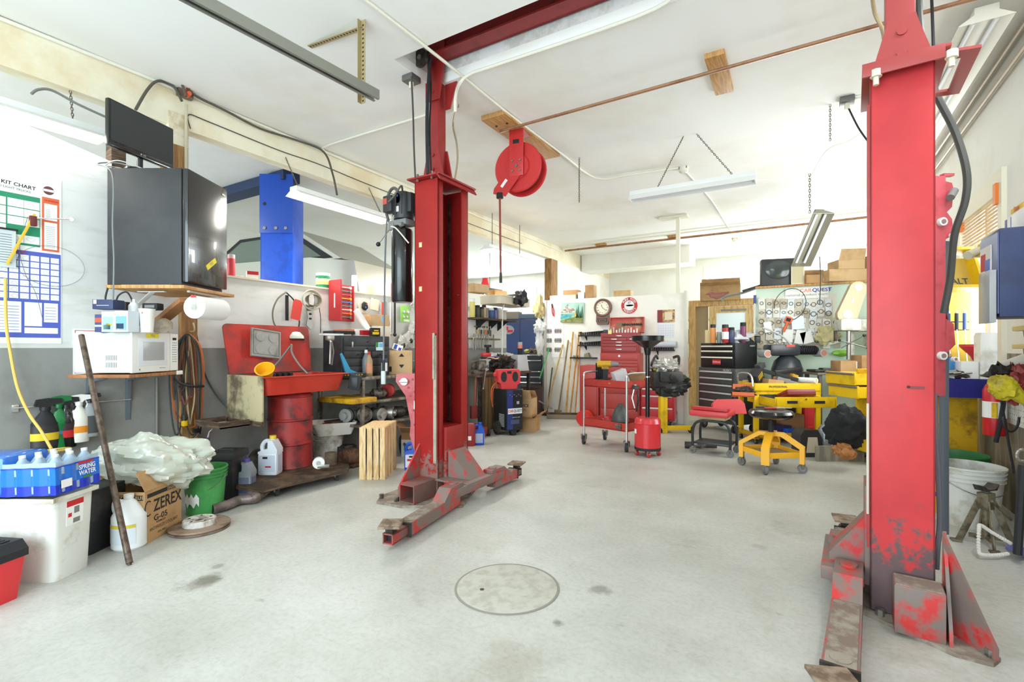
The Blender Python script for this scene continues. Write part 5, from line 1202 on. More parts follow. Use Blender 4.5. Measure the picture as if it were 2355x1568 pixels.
# bucket with white wash basin, log, caster
q = az(742,1070)+fw*0.14; bucket('plastic_bucket','dirty white bucket under the wash basin beside the red drum',q,0.13,0.15,0.30,M((214,212,202),0.5,dirt=(160,150,132),amt=0.4))
t = thing('wash_basin','grimy white square basin set on the bucket right of the drum','basin',q+Vector((0,0,0.302))+rt*0.05,rad(60)); b = B(M((226,222,212),0.5,dirt=(186,174,154),amt=0.3)); taper(b,0.34,0.28,0.44,0.36,0.13,0.006,0.03); obj('basin_body',b,t); b = B(M((120,104,82),0.6)); b.box((0,0,0.08),(0.36,0.3,0.006)); b.m(M((170,60,54),0.5)); b.cyl((-0.04,0.0,0.08),(-0.04,0.0,0.11),0.06,n=20); b.m(OLDW); b.box((0.05,0.05,0.12),(0.2,0.16,0.02),0.004,rz=0.4); obj('contents',b,t)
b = B(M((120,104,84),0.8,dirt=(90,74,56),amt=0.5,scale=12)); b.cyl((0,0,0),(0,0,0.215),0.054,n=24); solo('steel_offcut',b,'short grey-brown round billet standing beside the white bucket','cylinder',az(756,1096)+fw*0.05)
b = B(M((236,236,232),0.4)); b.cyl((0,-0.02,0.0),(0,0.02,0.0),0.05,n=24); b.m(LGREY); b.cyl((0,-0.024,0.0),(0,0.024,0.0),0.02,n=14); b.m(STEEL); b.box((0.04,0,-0.03),(0.1,0.05,0.03),0.006); solo('castor_wheel',b,'loose caster with a white wheel on the end of the dolly','caster',aD(733,1056,4.3)-Vector((0,0,0.03)),FACE+0.3)
# pine crate standing on end
q = az(885,1103); cc = q+fw*0.22-rt*0.12
t = thing('wooden_crate','new pine crate standing on end beside the red lift post','crate',cc,FACE)
w_,d_,h_ = 0.24,0.44,0.475
def slat(b,c,s): b.box(c,s,0.002)
for k,x_ in enumerate((-0.085,-0.02,0.04,0.098)):
    b = B(PINE); slat(b,(x_,-d_/2+0.006,h_/2),(0.046 if k else 0.058,0.012,h_)); obj('slat',b,t)
    b = B(PINE); slat(b,(x_,d_/2-0.006,h_/2),(0.046,0.012,h_)); obj('slat',b,t)
for y_ in (-0.15,-0.05,0.05,0.15): b = B(PINE); slat(b,(w_/2-0.006,y_+(0.01 if y_ > 0 else -0.01),h_/2),(0.012,0.078,h_)); obj('slat',b,t)
for z_ in (0.008,h_-0.008): b = B(PINE); slat(b,(-0.005,0,z_),(w_-0.026,d_-0.028,0.014)); obj('end_panel',b,t)
# blue jug and carton behind the post
LBJ = M((226,230,240),0.6)
def oillab(b,w,d,h): b.m(SOFTBLK); b.box((0,-d/2-0.002,h*0.5),(w*0.3,0.002,h*0.07)); b.m(TXTR); b.box((-w*0.1,-d/2-0.002,h*0.38),(w*0.35,0.002,h*0.08))
jug('oil_jug','blue oil jug with a white label on the floor left of the lift post',az(946,1082)+fw*0.06,0.15,0.11,0.29,BLUEJ,BLUEJ,lab=LBJ,marks=oillab)
carton('cardboard_box','open carton behind the blue oil jug and the lift post',az(950,1060)+fw*0.35,0.34,0.3,0.27,FACE,CARDD,{'f': 150,'l': 120},marks=lambda b,w,d,h: (b.m(LGREY),b.bx(-w/2,w/2,-d/2-0.001,-d/2,0,h*0.7),b.text('FULL SYNTHETIC',0.04,(0,-d/2-0.002,h*0.5),'-y',TXT)))
b = B(GREASY); b.lathe([(0.03,-0.02),(0.11,-0.03),(0.115,0),(0.11,0.03),(0.03,0.02)],26,R=Matrix.Rotation(PI/2,3,'Y')); solo('brake_drum',b,'dark brake drum standing on its edge behind the pine crate','brake drum',az(915,1060)+fw*0.3+Vector((0,0,0.115)),rad(60))
# pink-red punched steel frame leaning behind the post
q = aD(945,1000,4.75)
t = thing('strut_compressor','faded red punched steel tool frame leaning behind the left lift post','strut tool',q,FACE)
b = B(PINK); b.prism([(0.05,-0.2),(0.12,-0.17),(0.12,0.6),(-0.14,0.59),(-0.145,0.52),(-0.05,0.38),(0.0,0.12),(-0.01,0.0)],-0.01,0.01,'y'); b.m(M((170,60,64),0.5))
for x_,z_ in ((0.02,0.54),(0.07,0.5),(-0.02,0.46),(0.04,0.42),(0.0,0.38),(0.05,0.33),(0.03,0.24),(0.07,0.18),(0.04,0.1)): b.cyl((x_,-0.012,z_),(x_,-0.009,z_),0.013,n=12)
obj('punched_plate',b,t)
b = B(CHROME); b.cyl((-0.06,-0.04,0.52),(-0.06,-0.008,0.52),0.035,n=18); b.cyl((-0.1,-0.05,0.52),(-0.02,-0.05,0.52),0.012,n=10); b.m(PAPER); b.box((0.04,-0.011,0.29),(0.02,0.001,0.09)); obj('clamp_bolt',b,t)
# drop light: cord down the face of the bench with switch box
cable('hanging_cable','grey control cable hanging from the power unit to its switch',[aD(890,500,3.7),aD(886,580,3.68),aD(884,700,3.66),aD(882,840,3.65)],0.0065,M((96,98,98),0.5))
b = B(M((176,182,180),0.4)); b.box((0,0,0),(0.032,0.03,0.10),0.006); b.m(SOFTBLK); b.cyl((0,0,0.05),(0,0,0.13),0.012,n=10); solo('pendant_switch',b,'pale grey pendant switch at the end of the hanging cable','switch',aD(882,868,3.65),FACE)
# right of the post: wall shelf, tool rail, bench with engine, charger
q = aX(1128,705,XL+0.02);
def wally(px,z_,off=0.0): v = aX(px,700,XL+off); v.z = z_; return v
ya = aX(1070,700,XL).y; yb_ = aX(1178,700,XL).y-0.1
b = B(M((222,214,194),0.6)); b.bx(0.01,0.42,ya+0.4,yb_,-0.0,0.12); b.m(CREAM); b.bx(0.0,0.43,ya+0.39,yb_+0.01,0.12,0.14); solo('upper_shelf',b,'thick white upper shelf crowded with boxes on the far half wall','shelf',(XL,0,1.92))
b = B(OLDW); b.bx(0.0,0.26,ya,yb_-0.1,0,0.025); b.m(SOFTBLK)
for y_ in (ya+0.3,(ya+yb_)/2,yb_-0.4): b.prism([(0.0,0),(0.22,0),(0.0,-0.16)],y_-0.01,y_+0.01,'y')
solo('wall_shelf',b,'dark lower shelf of bottles above the hanging pliers','shelf',(XL,0,1.655))
L4 = [((1086,1.68),0.045,0.3,(216,206,120),'yellow spray bottle at the left end of the dark shelf'),((1098,1.68),0.04,0.2,(60,60,56),'dark can on the dark shelf, second from left'),((1107,1.68),0.04,0.18,(88,84,60),'olive can on the dark shelf'),((1113,1.68),0.035,0.22,(190,160,120),'tan bottle in the middle of the dark shelf'),((1130,1.68),0.045,0.18,(60,90,140),'blue can on the dark shelf'),((1139,1.68),0.035,0.2,(120,120,180),'violet-blue can on the dark shelf'),((1148,1.68),0.045,0.2,(210,200,180),'cream jug at the right of the dark shelf')]
for (px,z_),r_,h_,c_,lab in L4: can('shelf_bottle',lab,wally(px,z_,0.13),r_,h_,M(c_,0.4),SOFTBLK if r_ < 0.042 else WHITE)
smallbox('wooden_box','tan wooden box on the thick white shelf',wally(1096,2.06,0.2),0.34,0.2,0.13,CARDL,rad(80)); smallbox('wooden_box','brown tray of parts on the thick white shelf, right end',wally(1142,2.06,0.2),0.3,0.2,0.09,CARD,rad(80))
b = B(M((216,50,60),0.5)); b.lathe([(0.08,0),(0.05,0.1),(0.045,0.14)],16); b.m(CLEAR); b.cyl((0,0,-0.12),(0,0,0),0.06,n=16); solo('sprayer_cup',b,'red-topped clear cup on the thick white shelf','cup',wally(1116,2.18,0.2))
b = B(WHITE); b.cyl((-0.2,0,0.05),(0.25,0,0.12),0.04,n=16); solo('paper_tube',b,'white cardboard tube lying at the end of the thick shelf','tube',wally(1168,2.08,0.2),PI/2)
# hand tools on two rails: individual pliers
for z_,xa_,xb_,lab in ((1.55,1092,1131,'upper tool rail with cutters under the dark shelf'),(1.35,1072,1150,'lower tool rail with a row of pliers')):
    p0 = wally(xa_,z_,0.02); p1 = wally(xb_,z_,0.02); b = B(M((150,130,70),0.5,0.4)); b.cyl((0,0,0),p1-p0,0.012,n=8); solo('tool_rail',b,lab,'rail',p0)
pl = thing('pliers','pair of pliers hanging in the crowded row on the lower rail','pliers',(0,0,-5),0,'pliers on the lower rail')
b = B(STEEL)
for s_ in (-1,1): b.tube(spl([(0,s_*0.005,0.0),(0,s_*0.018,-0.06),(0,s_*0.014,-0.12),(0,s_*0.022,-0.2)],4),0.007,6); b.tube([(0,s_*0.004,0.0),(0,s_*0.012,0.03),(0,s_*0.004,0.06)],0.007,6)
obj('jaws_and_handles',b,pl)
xs = (1076,1090,1095,1101,1107,1113,1118,1123,1135)
for i,px in enumerate(xs):
    q = wally(px,1.37,0.05)
    lb = '%s pair of pliers from the left on the crowded lower rail' % ('first','second','third','fourth','fifth','sixth','seventh','eighth','ninth')[i]
    if i == 0: pl.location = q; pl['label'] = lb
    else: dup(pl,q,random.uniform(-0.1,0.1),lb)
for px,c_,lab in ((1100,(200,170,60),'yellow-handled cutter on the upper rail'),(1107,(60,60,60),'black-handled screwdriver on the upper rail'),(1117,(230,110,40),'orange-handled snips on the upper rail'),(1123,(70,66,60),'black pincers on the upper rail'),(1128,(90,80,70),'small dark cutters at the right of the upper rail')):
    b = B(STEEL); b.cyl((0,0,0.02),(0,0,-0.05),0.008,n=8); b.m(M(c_,0.5)); b.box((0,0,-0.1),(0.015,0.04,0.1),0.006); solo('hand_cutter',b,lab,'hand tool',wally(px,1.55,0.04))

ORD = ('first','second','third','fourth','fifth','sixth','seventh','eighth','ninth','tenth','eleventh','twelfth')
# ================================================================== FAR LEFT: BENCH WITH ENGINE, CHARGER, BLUE CABINET
t = thing('workbench','cluttered bench with a plywood front beyond the left lift post, engine parts on top','workbench',(-4.2,6.35,0),PI/2)
b = B(OLDW); b.box((0,0,0.81),(1.5,0.66,0.04),0.004); obj('bench_top',b,t)
for x_ in (-0.7,0.7):
    for y_ in (-0.3,0.3): b = B(GREASY); b.box((x_,y_,0.395),(0.045,0.045,0.79)); obj('leg',b,t)
b = B(M((150,122,80),0.8,dirt=(100,84,56),amt=0.6,scale=3,stretch=(6,6,0.5))); b.bx(-0.66,0.0,-0.315,-0.3,0.02,0.78); obj('front_panel',b,t)
zb_ = 0.83
def onk(px,X_=-4.15,z_=zb_): v = aX(px,700,X_); v.z = z_; return v
t = thing('bench_vise','old grey bench vise on the near corner of the far bench','vise',onk(1100,-3.98),rad(-20))
b = B(CAST); b.box((0,0,0.03),(0.16,0.16,0.06),0.01); b.box((-0.05,0,0.12),(0.12,0.12,0.13),0.02); b.box((0.08,0,0.13),(0.06,0.13,0.14),0.012); obj('vise_body',b,t)
b = B(STEEL); b.cyl((0.05,0,0.07),(0.2,0,0.07),0.022,n=12); b.cyl((0.19,-0.0,0.09),(0.15,-0.02,-0.2),0.010,n=8); b.ball((0.15,-0.02,-0.2),0.016); obj('screw_handle',b,t)
b = B(M((226,228,222),0.3,trans=0.25)); b.crumple((0,0,0.12),(0.2,0.5,0.17),8,44,24,0.35,flat=-0.12); solo('plastic_sheet',b,'grey-white plastic sheet draped at the back of the far bench','plastic sheet',onk(1150,-4.36),0)
t = thing('engine','greasy cylinder head with red hoses on the far bench','engine',onk(1150,-4.08),rad(100))
b = B(GREASY); b.box((0,0,0.09),(0.42,0.2,0.15),0.015); b.crumple((0,-0.04,0.12),(0.24,0.13,0.11),4,30,18,0.7,scale=4); obj('cylinder_head',b,t)
b = B(M((150,60,50),0.55)); b.tube(spl([(-0.1,-0.08,0.2),(-0.02,-0.1,0.24),(0.08,-0.12,0.2),(0.16,-0.14,0.1),(0.2,-0.14,0.04)]),0.02); b.tube(spl([(0.0,0.0,0.22),(0.1,-0.04,0.24),(0.18,-0.06,0.16)]),0.016); obj('hoses',b,t,label='red-brown rubber hoses')
b = B(M((206,44,44),0.4)); b.box((0,0,0.1),(0.16,0.06,0.06),0.02); b.m(SOFTBLK); b.box((0,0,0.05),(0.17,0.07,0.03),0.01); b.box((0.03,0,0.17),(0.035,0.045,0.12),0.01); b.box((0.03,0,0.23),(0.1,0.06,0.04),0.01); solo('cordless_tool',b,'red and black cordless tool standing upright on the engine','power tool',onk(1118,-4.1,zb_+0.17),rad(70))
b = B(M((214,160,110),0.5)); b.tube([(math.cos(a)*0.1,math.sin(a)*0.07,0.01*math.sin(3*a)) for a in [2*PI*i/24 for i in range(24)]],0.008,6,closed=True); b.m(M((100,80,170),0.5)); b.tube([(math.cos(a)*0.08+0.02,math.sin(a)*0.05,0.02) for a in [2*PI*i/20 for i in range(12)]],0.008,6); solo('wire_coil',b,'coil of copper and purple wire lying on the engine','wire',onk(1133,-3.98,zb_+0.22),0)
b = B(M((214,216,216),0.35,trans=0.2)); taper(b,0.26,0.2,0.2,0.16,0.26,0.005,0.02); solo('plastic_tank',b,'translucent white plastic tank upside down on the right end of the far bench','container',onk(1195,-4.0),rad(70))
# battery charger with jump box
q = az(1168,1003)+fw*0.2
t = thing('battery_charger','black and blue wheeled battery charger cabinet by the far bench','battery charger',q,rad(62))
b = B(M((28,32,32),0.5)); b.box((0,0,0.35),(0.26,0.36,0.56),0.012); obj('cabinet',b,t)
b = B(M((40,56,130),0.45)); b.bx(-0.12,-0.03,-0.184,-0.18,0.09,0.62); b.m(M((26,28,36),0.45)); b.bx(-0.03,0.125,-0.184,-0.18,0.09,0.62); b.m(PAPER); b.bx(-0.11,0.115,-0.186,-0.183,0.30,0.375); b.text('CAR',0.05,(-0.065,-0.187,0.338),'-y',TXTR,wid=0.85); b.text('QUEST',0.05,(0.045,-0.187,0.338),'-y',TXTB,wid=0.85)
b.m(LGREY); b.bx(0.03,0.07,-0.187,-0.184,0.43,0.47)
for k in range(6): b.m(GREY); b.cyl((-0.08+0.035*k,-0.19,0.56-0.02*(k % 2)),(-0.08+0.035*k,-0.184,0.56-0.02*(k % 2)),0.008,n=8)
b.text('200/40/10 AMP',0.02,(0.02,-0.186,0.25),'-y',LGREY); b.m(M((70,80,110),0.5)); b.bx(-0.07,0.07,-0.187,-0.184,0.16,0.22); obj('front_panel',b,t)
b = B(LGREY)
for k in range(9): b.bx(-0.132,-0.13,-0.12,0.02,0.12+0.02*k,0.13+0.02*k)
obj('vent_grille',b,t)
wheel(t,(-0.16,0.03,0.095),0.095,0.03,(1,0,0),'wheel'); wheel(t,(0.16,0.03,0.095),0.095,0.03,(1,0,0),'wheel'); b = B(SOFTBLK); b.prism([(-0.06,0.09),(0.06,0.09),(0.03,0),(-0.03,0)],-0.16,-0.1,'y'); obj('front_foot',b,t)
t = thing('jump_starter','red jump starter case with two black pads standing on the battery charger','jump starter',q+Vector((0.0,0,0.632)),rad(50))
b = B(M((214,62,66),0.4)); b.prism([(-0.12,0),(0.1,0),(0.11,0.06),(0.15,0.08),(0.15,0.24),(0.13,0.27),(-0.15,0.27),(-0.17,0.24),(-0.17,0.1),(-0.13,0.07)],-0.09,0.09,'y'); obj('case',b,t)
b = B(SOFTBLK)
for x_ in (-0.09,0.075): b.lathe([(0.04,0),(0.042,0.006),(0.0001,0.008)],20,(x_,-0.09,0.17),R=Matrix.Rotation(PI/2,3,'X') ,sy=1.7)
b.box((-0.01,-0.091,0.23),(0.06,0.006,0.035)); obj('pad',b,t)
b = B(M((210,96,50),0.5)); b.tube(spl([(-0.16,0,0.1),(-0.24,-0.02,0.02),(-0.25,-0.02,-0.12),(-0.22,0,-0.25)]),0.007); b.tube(spl([(-0.16,0.02,0.08),(-0.22,0.0,-0.02),(-0.23,0,-0.2)]),0.006); b.m(M((220,60,56),0.4)); b.box((-0.19,0,0.2),(0.05,0.04,0.05),0.01); obj('cable_clamp',b,t)
# cartons, bin, chest, cabinet
bs = az(1213,995)+fw*0.2; mk = lambda b,w,d,h: (b.text('SERVICE',0.06,(0,-d/2-0.001,h*0.62),'-y',TXT,wid=0.9),b.text('PARTS',0.045,(0,-d/2-0.001,h*0.38),'-y',TXT,bold=False))
carton('cardboard_box','open brown carton on the floor right of the battery charger, lower of two',bs,0.3,0.3,0.2,rad(10),CARD,{'r': 140,'l': 150,'f': 160})
carton('cardboard_box','open carton with printed side stacked on another right of the battery charger',bs+Vector((-0.03,0,0.205)),0.28,0.26,0.27,rad(10),CARDL,{'l': 60,'f': 110,'b': 50},marks=mk)
t = thing('waste_bin','brown plastic waste bin in front of the far black tool chest','bin',az(1226,950),rad(10)); b = B(M((100,78,70),0.55)); taper(b,0.3,0.24,0.36,0.3,0.5); obj('bin_body',b,t); b = B(M((84,66,60),0.55)); b.box((0,-0.152,0.485),(0.38,0.012,0.03),0.003); obj('rim',b,t)
qc = aY(1228,700,8.55); qc.z = 0
chest('tool_chest','dark tool chest with pale handles left of the white divider',qc,0.52,0.45,1.1,[0.1,0.2,0.1,0.1,0.15,0.1,0.15],M((44,44,48),0.5),CHROME,rad(8),casters=0.1)
for px,c_,lab,s_ in ((1214,(206,190,90),'yellow tape and small boxes on the far tool chest',(0.08,0.05,0.04)),(1222,(90,60,60),'dark power drill lying on the far tool chest',(0.07,0.05,0.05)),(1232,(110,100,60),'green-brown pouch on the far tool chest',(0.05,0.04,0.05)),(1242,(232,120,50),'orange drill on the right end of the far tool chest',(0.045,0.05,0.08))):
    q = aY(px,700,8.5); q.z = 1.1+s_[2]*0.8; b = B(M(c_,0.5)); b.crumple((0,0,0),s_,px,18,10,0.5,flat=-s_[2]*0.8); b.m(SOFTBLK); b.cyl((-s_[0]*0.5,-s_[1]*0.6,0),(s_[0]*0.6,-s_[1]*0.9,0.01),0.012,n=8); solo('workshop_item',b,lab,'tool',q)
can('spray_can','white-topped red spray can in front of the blue cabinet',aD(1196,823,8.0),0.04,0.26,M((226,120,100),0.4),LGREY,SOFTBLK)
t = thing('steel_cabinet','tall dark blue steel cabinet with a red and white sticker left of the divider','cabinet',(-5.35,9.3,0),rad(20))
b = B(NAVY); b.box((0,0.25,0.92),(1.0,0.5,1.84),0.006); obj('cabinet_body',b,t)
for s_ in (-1,1): b = B(M((34,58,112),0.4)); b.bx(s_*0.01,s_*0.49,-0.02,0,0.05,1.8); o = obj('door',b,t); b = B(CHROME); b.box((s_*0.06,-0.03,1.0),(0.02,0.02,0.1),0.004); obj('handle',b,o)
b = B(M((206,210,220),0.5)); b.lathe([(0.0001,0),(0.1,0)],20,(-0.26,-0.022,1.6),R=Matrix.Rotation(PI/2,3,'X'),sx=1.3); b.m(TXTR); b.box((-0.3,-0.0235,1.63),(0.07,0.001,0.08)); b.box((-0.22,-0.0235,1.57),(0.12,0.001,0.05)); obj('sticker',b,t,label='red and white sticker')
smallbox('storage_case','flat blue-grey case lying on top of the tall blue cabinet',(-5.2,9.5,1.842),0.5,0.3,0.1,M((84,104,130),0.5),rad(24)); carton('cardboard_box','grey carton on the left end of the blue cabinet',(-5.6,9.4,1.842),0.36,0.3,0.16,rad(16),M((150,140,128),0.7))
q = aD(1165,675,10.5); lampfix('strip_light','dusty grey-green shop light hanging crooked in front of the bay window',q,0.85,FACE,False,tilt=(0,rad(10)),mat=M((104,120,114),0.5),wd=0.2)
chain('chain','chain holding the dusty light before the bay window',q+Vector((-0.3,-0.2,0.1)),Vector((q.x-0.3,q.y-0.2,H)))
b = B(WHITE); o_ = aD(1155,850,8.2); b.tube(spl([(0,0,-0.3),(0,0,0.8),(0.02,0,1.05),(0.1,0.05,1.18),(0.22,0.1,1.22)]),0.014); b.m(BLACK); b.crumple((0.28,0.12,1.2),(0.12,0.08,0.12),3,20,12,0.5); solo('swing_lamp',b,'white curved lamp arm ending in a black head before the blue cabinet','lamp',o_)
b = B(M((214,196,140),0.7)); b.crumple((0,0,0),(0.08,0.1,0.2),6,22,14,0.5); b.m(WHITE); b.crumple((0.0,0,-0.35),(0.09,0.1,0.13),7,22,14,0.5); b.crumple((0.02,0,-0.65),(0.07,0.08,0.2),9,22,14,0.4); solo('hanging_bags',b,'bunch of pale bags and gloves hung on the left edge of the divider','bag',aY(1240,708,7.95))
# low things by the left post
b = B(M((150,40,40),0.5)); b.lathe([(0.06,0),(0.062,0.01),(0.062,0.24),(0.05,0.27),(0.0001,0.28)],18); b.m(PAPER); b.box((0.03,-0.055,0.1),(0.04,0.004,0.05),rz=0.6); solo('oil_can',b,'small dark red canister beside the post, left of the distant blue jug','can',az(1080,1028)+fw*0.1)
jug('oil_jug','blue oil jug on the floor right of the left lift post',az(1100,1024)+fw*0.06,0.14,0.1,0.27,BLUEJ,BLUEJ,lab=M((170,180,210),0.6))
t = thing('floor_jack','dark red jack with upright handle against the plywood bench front','jack',az(1094,1010)+fw*0.35,rad(60)); b = B(M((140,50,46),0.55)); b.box((0,0,0.08),(0.12,0.4,0.1),0.01); b.box((0,0.1,0.3),(0.12,0.06,0.18),0.01); obj('jack_body',b,t); b = B(M((150,84,70),0.5)); b.cyl((0,0.1,0.3),(0.03,0.1,0.85),0.02); obj('handle',b,t)
for y_ in (-0.17,0.17): wheel(t,(0.08,y_,0.05),0.05,0.03,(1,0,0),'wheel')

# ================================================================== THE WHITE DIVIDER AND WHAT HANGS ON IT
DY = 8.018
def dv(px,py,off=0.0): return aY(px,py,DY-off)
def dsize(p0,p1): a = dv(*p0); c = dv(*p1); return (a+c)/2,abs(c.x-a.x),abs(a.z-c.z)
c_,w_,h_ = dsize((1250,697),(1296,822))
b = B(PAPER); b.box((0,-0.002,0),(w_,0.003,h_));
for j in range(3):
    for s_ in range(2):
        for k in range(3): b.m(M((130+10*((k+j) % 3),134,134),0.6)); b.T = Matrix.Translation((-w_*0.36+s_*w_*0.48+k*0.045,-0.004-0.001*k,-h_*0.02-j*h_*0.17)); b.lathe([(0.0001,0.001),(0.044,0.001),(0.044,0)],16,R=Matrix.Rotation(PI/2,3,'X'),sx=0.7); b.m(WHITE); b.lathe([(0.0001,0.0015),(0.01,0.0015)],10,R=Matrix.Rotation(PI/2,3,'X'),sx=0.7); b.T = None
solo('wall_poster',b,'white poster with rows of grey brake parts at the left end of the divider','poster',c_)
for px,py,tt in ((1252,700,0.25),(1269,697,-0.15)):
    b = B(GREASY); b.box((0,0,-0.05),(0.03,0.012,0.08),0.005); b.m(M((206,50,50),0.4)); b.tube([(-0.012,0,-0.08),(-0.02,0,-0.15),(-0.004,0,-0.24)],0.009,6); b.tube([(0.012,0,-0.08),(0.018,0,-0.15),(0.006,0,-0.24)],0.009,6); solo('snap_ring_pliers',b,'red-handled pliers hanging on the poster, %s one' % ('left' if tt > 0 else 'right'),'pliers',dv(px,py,0.02),0,tilt=(0,tt))
c_,w_,h_ = dsize((1291,697),(1343,741)); t = thing('landscape_painting','unframed oil painting of a mountain lake with fir trees on the divider','painting',c_,0,tilt=(0,rad(3)))
b = B(M((150,200,190),0.6,dirt=(180,210,190),amt=0.6,scale=5)); b.box((0,-0.012,0),(w_,0.022,h_)); b.m(M((236,234,222),0.6,dirt=(150,130,120),amt=0.7,scale=30)); b.prism([(-w_/2,h_*0.0),(-w_*0.4,h_*0.15),(-w_*0.2,h_*0.42),(-w_*0.08,h_*0.2),(w_*0.06,h_*0.22),(w_*0.16,0),(-w_/2,-h_*0.02)],-0.0245,-0.023,'y')
b.m(M((60,150,160),0.5,dirt=(120,190,180),amt=0.5,scale=20)); b.prism([(-w_/2,-h_*0.08),(w_*0.1,-h_*0.1),(-w_*0.1,-h_*0.3),(-w_/2,-h_*0.35)],-0.0248,-0.023,'y'); b.m(M((150,150,80),0.6,dirt=(100,120,60),amt=0.6,scale=20)); b.prism([(-w_/2,-h_*0.42),(0,-h_*0.25),(w_/2,-h_*0.15),(w_/2,-h_/2),(-w_/2,-h_/2)],-0.025,-0.023,'y')
b.m(M((60,110,76),0.6))
for x_,k in ((0.2,0.5),(0.27,0.65),(0.36,0.35),(0.44,0.6)): b.prism([(w_*x_-0.03,-h_*0.25),(w_*x_+0.03,-h_*0.25),(w_*x_,-h_*0.25+h_*k)],-0.0258,-0.024,'y')
b.m(M((220,170,70),0.6)); b.prism([(w_*0.08,-h_*0.2),(w_*0.2,-h_*0.2),(w_*0.16,h_*0.08)],-0.0262,-0.024,'y'); obj('canvas',b,t)
c_,w_,h_ = dsize((1368,688),(1408,746)); t = thing('wall_clock','round brown wall clock with a short pendulum case on the divider','clock',c_,0)
BR = M((122,92,78),0.45); R_ = w_/2; b = B(BR); b.lathe([(R_,0),(R_,0.05),(R_*0.9,0.07),(R_*0.74,0.06),(R_*0.72,0.05)],40,(0,-0.0,h_/2-R_),R=Matrix.Rotation(PI/2,3,'X')); b.prism([(-R_*0.75,-h_/2+0.06),(-R_*0.7,0),(R_*0.7,0),(R_*0.75,-h_/2+0.06),(R_*0.6,-h_/2),(-R_*0.6,-h_/2)],-0.05,0,'y'); b.m(M((70,50,44),0.4)); b.box((0,-0.052,-h_*0.33),(R_*1.1,0.004,0.07)); b.m(M((150,130,100),0.4)); b.frame(-0.06,0.06,-h_*0.33-0.02,-h_*0.33+0.02,0.005,-0.056,-0.053); obj('clock_case',b,t)
b = B(M((244,238,214),0.6)); b.cyl((0,-0.045,h_/2-R_),(0,-0.052,h_/2-R_),R_*0.73,n=36); b.m(TXT)
for k,nn in enumerate(('XII','I','II','III','IV','V','VI','VII','VIII','IX','X','XI')): a = PI/2-2*PI*k/12; b.text(nn,0.026,(math.cos(a)*R_*0.58,-0.053,h_/2-R_+math.sin(a)*R_*0.58),'-y',TXT)
obj('dial',b,t)
for L_,a in ((R_*0.38,rad(110)),(R_*0.56,rad(-38))): b = B(BLACK); b.T = Matrix.Translation((0,-0.055,h_/2-R_)) @ Matrix.Rotation(-a,4,'Y'); b.box((L_/2,0,0),(L_,0.002,0.007)); obj('clock_hand',b,t)
c_,w_,h_ = dsize((1429,684),(1466,721)); t = thing('round_sign','round red-rimmed food sign on the divider right of the clock','sign',c_); b = B(M((196,44,44),0.5)); b.cyl((0,0,0),(0,-0.008,0),w_/2,n=40); b.m(WHITE); b.cyl((0,-0.008,0),(0,-0.0095,0),w_*0.31,n=36); b.m(M((110,190,90),0.6)); b.lathe([(0.0001,0),(w_*0.24,0)],20,(0.01,-0.0105,-0.0),R=Matrix.Rotation(PI/2,3,'X'),sy=0.22); b.text('57',0.05,(0,-0.0105,w_*0.17),'-y',TXTB)
for wd_,up in (('PURE FOOD',1),('PRODUCTS',-1)):
    for k,ch in enumerate(wd_):
        if ch != ' ': a = up*(PI/2-rad(-60+120*k/(len(wd_)-1))); b.text(ch,0.045,(math.cos(a)*w_*0.405,-0.0095,math.sin(a)*w_*0.405),'-y',WHITE,tilt=(a-PI/2 if up > 0 else a+PI/2))
obj('sign_face',b,t)
c_,w_,h_ = dsize((1512,713),(1552,776)); t = thing('wall_calendar','hanging calendar with a small picture above, right end of the divider','calendar',c_)
b = B(M((206,170,110),0.6,dirt=(120,90,70),amt=0.5,scale=14)); b.bx(-w_/2,w_/2,-0.004,0,0.02,h_/2); b.m(M((140,50,50),0.6)); b.bx(-w_/2,-w_*0.2,-0.005,-0.004,0.02,h_/2); b.m(M((226,210,180),0.6)); b.bx(-0.02,0.1,-0.005,-0.004,0.06,h_*0.42); obj('picture_sheet',b,t)
b = B(M((228,232,238),0.7)); b.bx(-w_/2,w_/2-0.01,-0.003,0,-h_/2,0.015); b.m(GREY)
for j in range(5):
    for k in range(7): b.box((-w_*0.42+k*w_*0.135,-0.0035,-0.03-j*0.04),(0.008,0.001,0.006))
obj('date_sheet',b,t)
# socket rails with individual sockets, little shelves
def socketrail(label,p0,p1,n,r,h,grp):
    a = dv(*p0); c = dv(*p1); w_ = c.x-a.x; q = Vector((a.x,DY,a.z)); b = B(SOFTBLK); b.bx(0,w_,-0.11,0,-0.02,0); b.prism([(-0.1,-0.02),(0,-0.02),(0,-0.09)],w_*0.25,w_*0.25+0.012,'x'); solo('socket_shelf',b,label,'shelf',q)
    s0 = None
    for k in range(n):
        loc = (q.x+0.03+(w_-0.06)*k/(n-1),DY-0.05,q.z)
        hh = 0.75+0.5*k/n; lb = '%s dark socket from the left on the %s' % (ORD[k],grp)
        if s0 is None: b = B(GREASY); b.cyl((0,0,0),(0,0,h),r,r*1.05,n=12); b.m(STEEL); b.cyl((0,0,h-0.004),(0,0,h+0.001),r*0.6,n=10); s0 = solo('socket',b,lb,'socket',loc,0,'sockets on the '+grp);
        else: s1 = dup(s0,loc,0,lb); s1.scale = (hh,hh,hh)
socketrail('narrow black shelf of sockets left of the red chest, upper one',(1335,771),(1392,771),11,0.018,0.06,'upper left rail')
socketrail('narrow black shelf of sockets left of the red chest, middle one',(1334,793),(1392,793),11,0.018,0.055,'middle left rail')
socketrail('black shelf of sockets below the calendar, right of the red chest',(1500,804),(1552,804),9,0.022,0.06,'right rail')
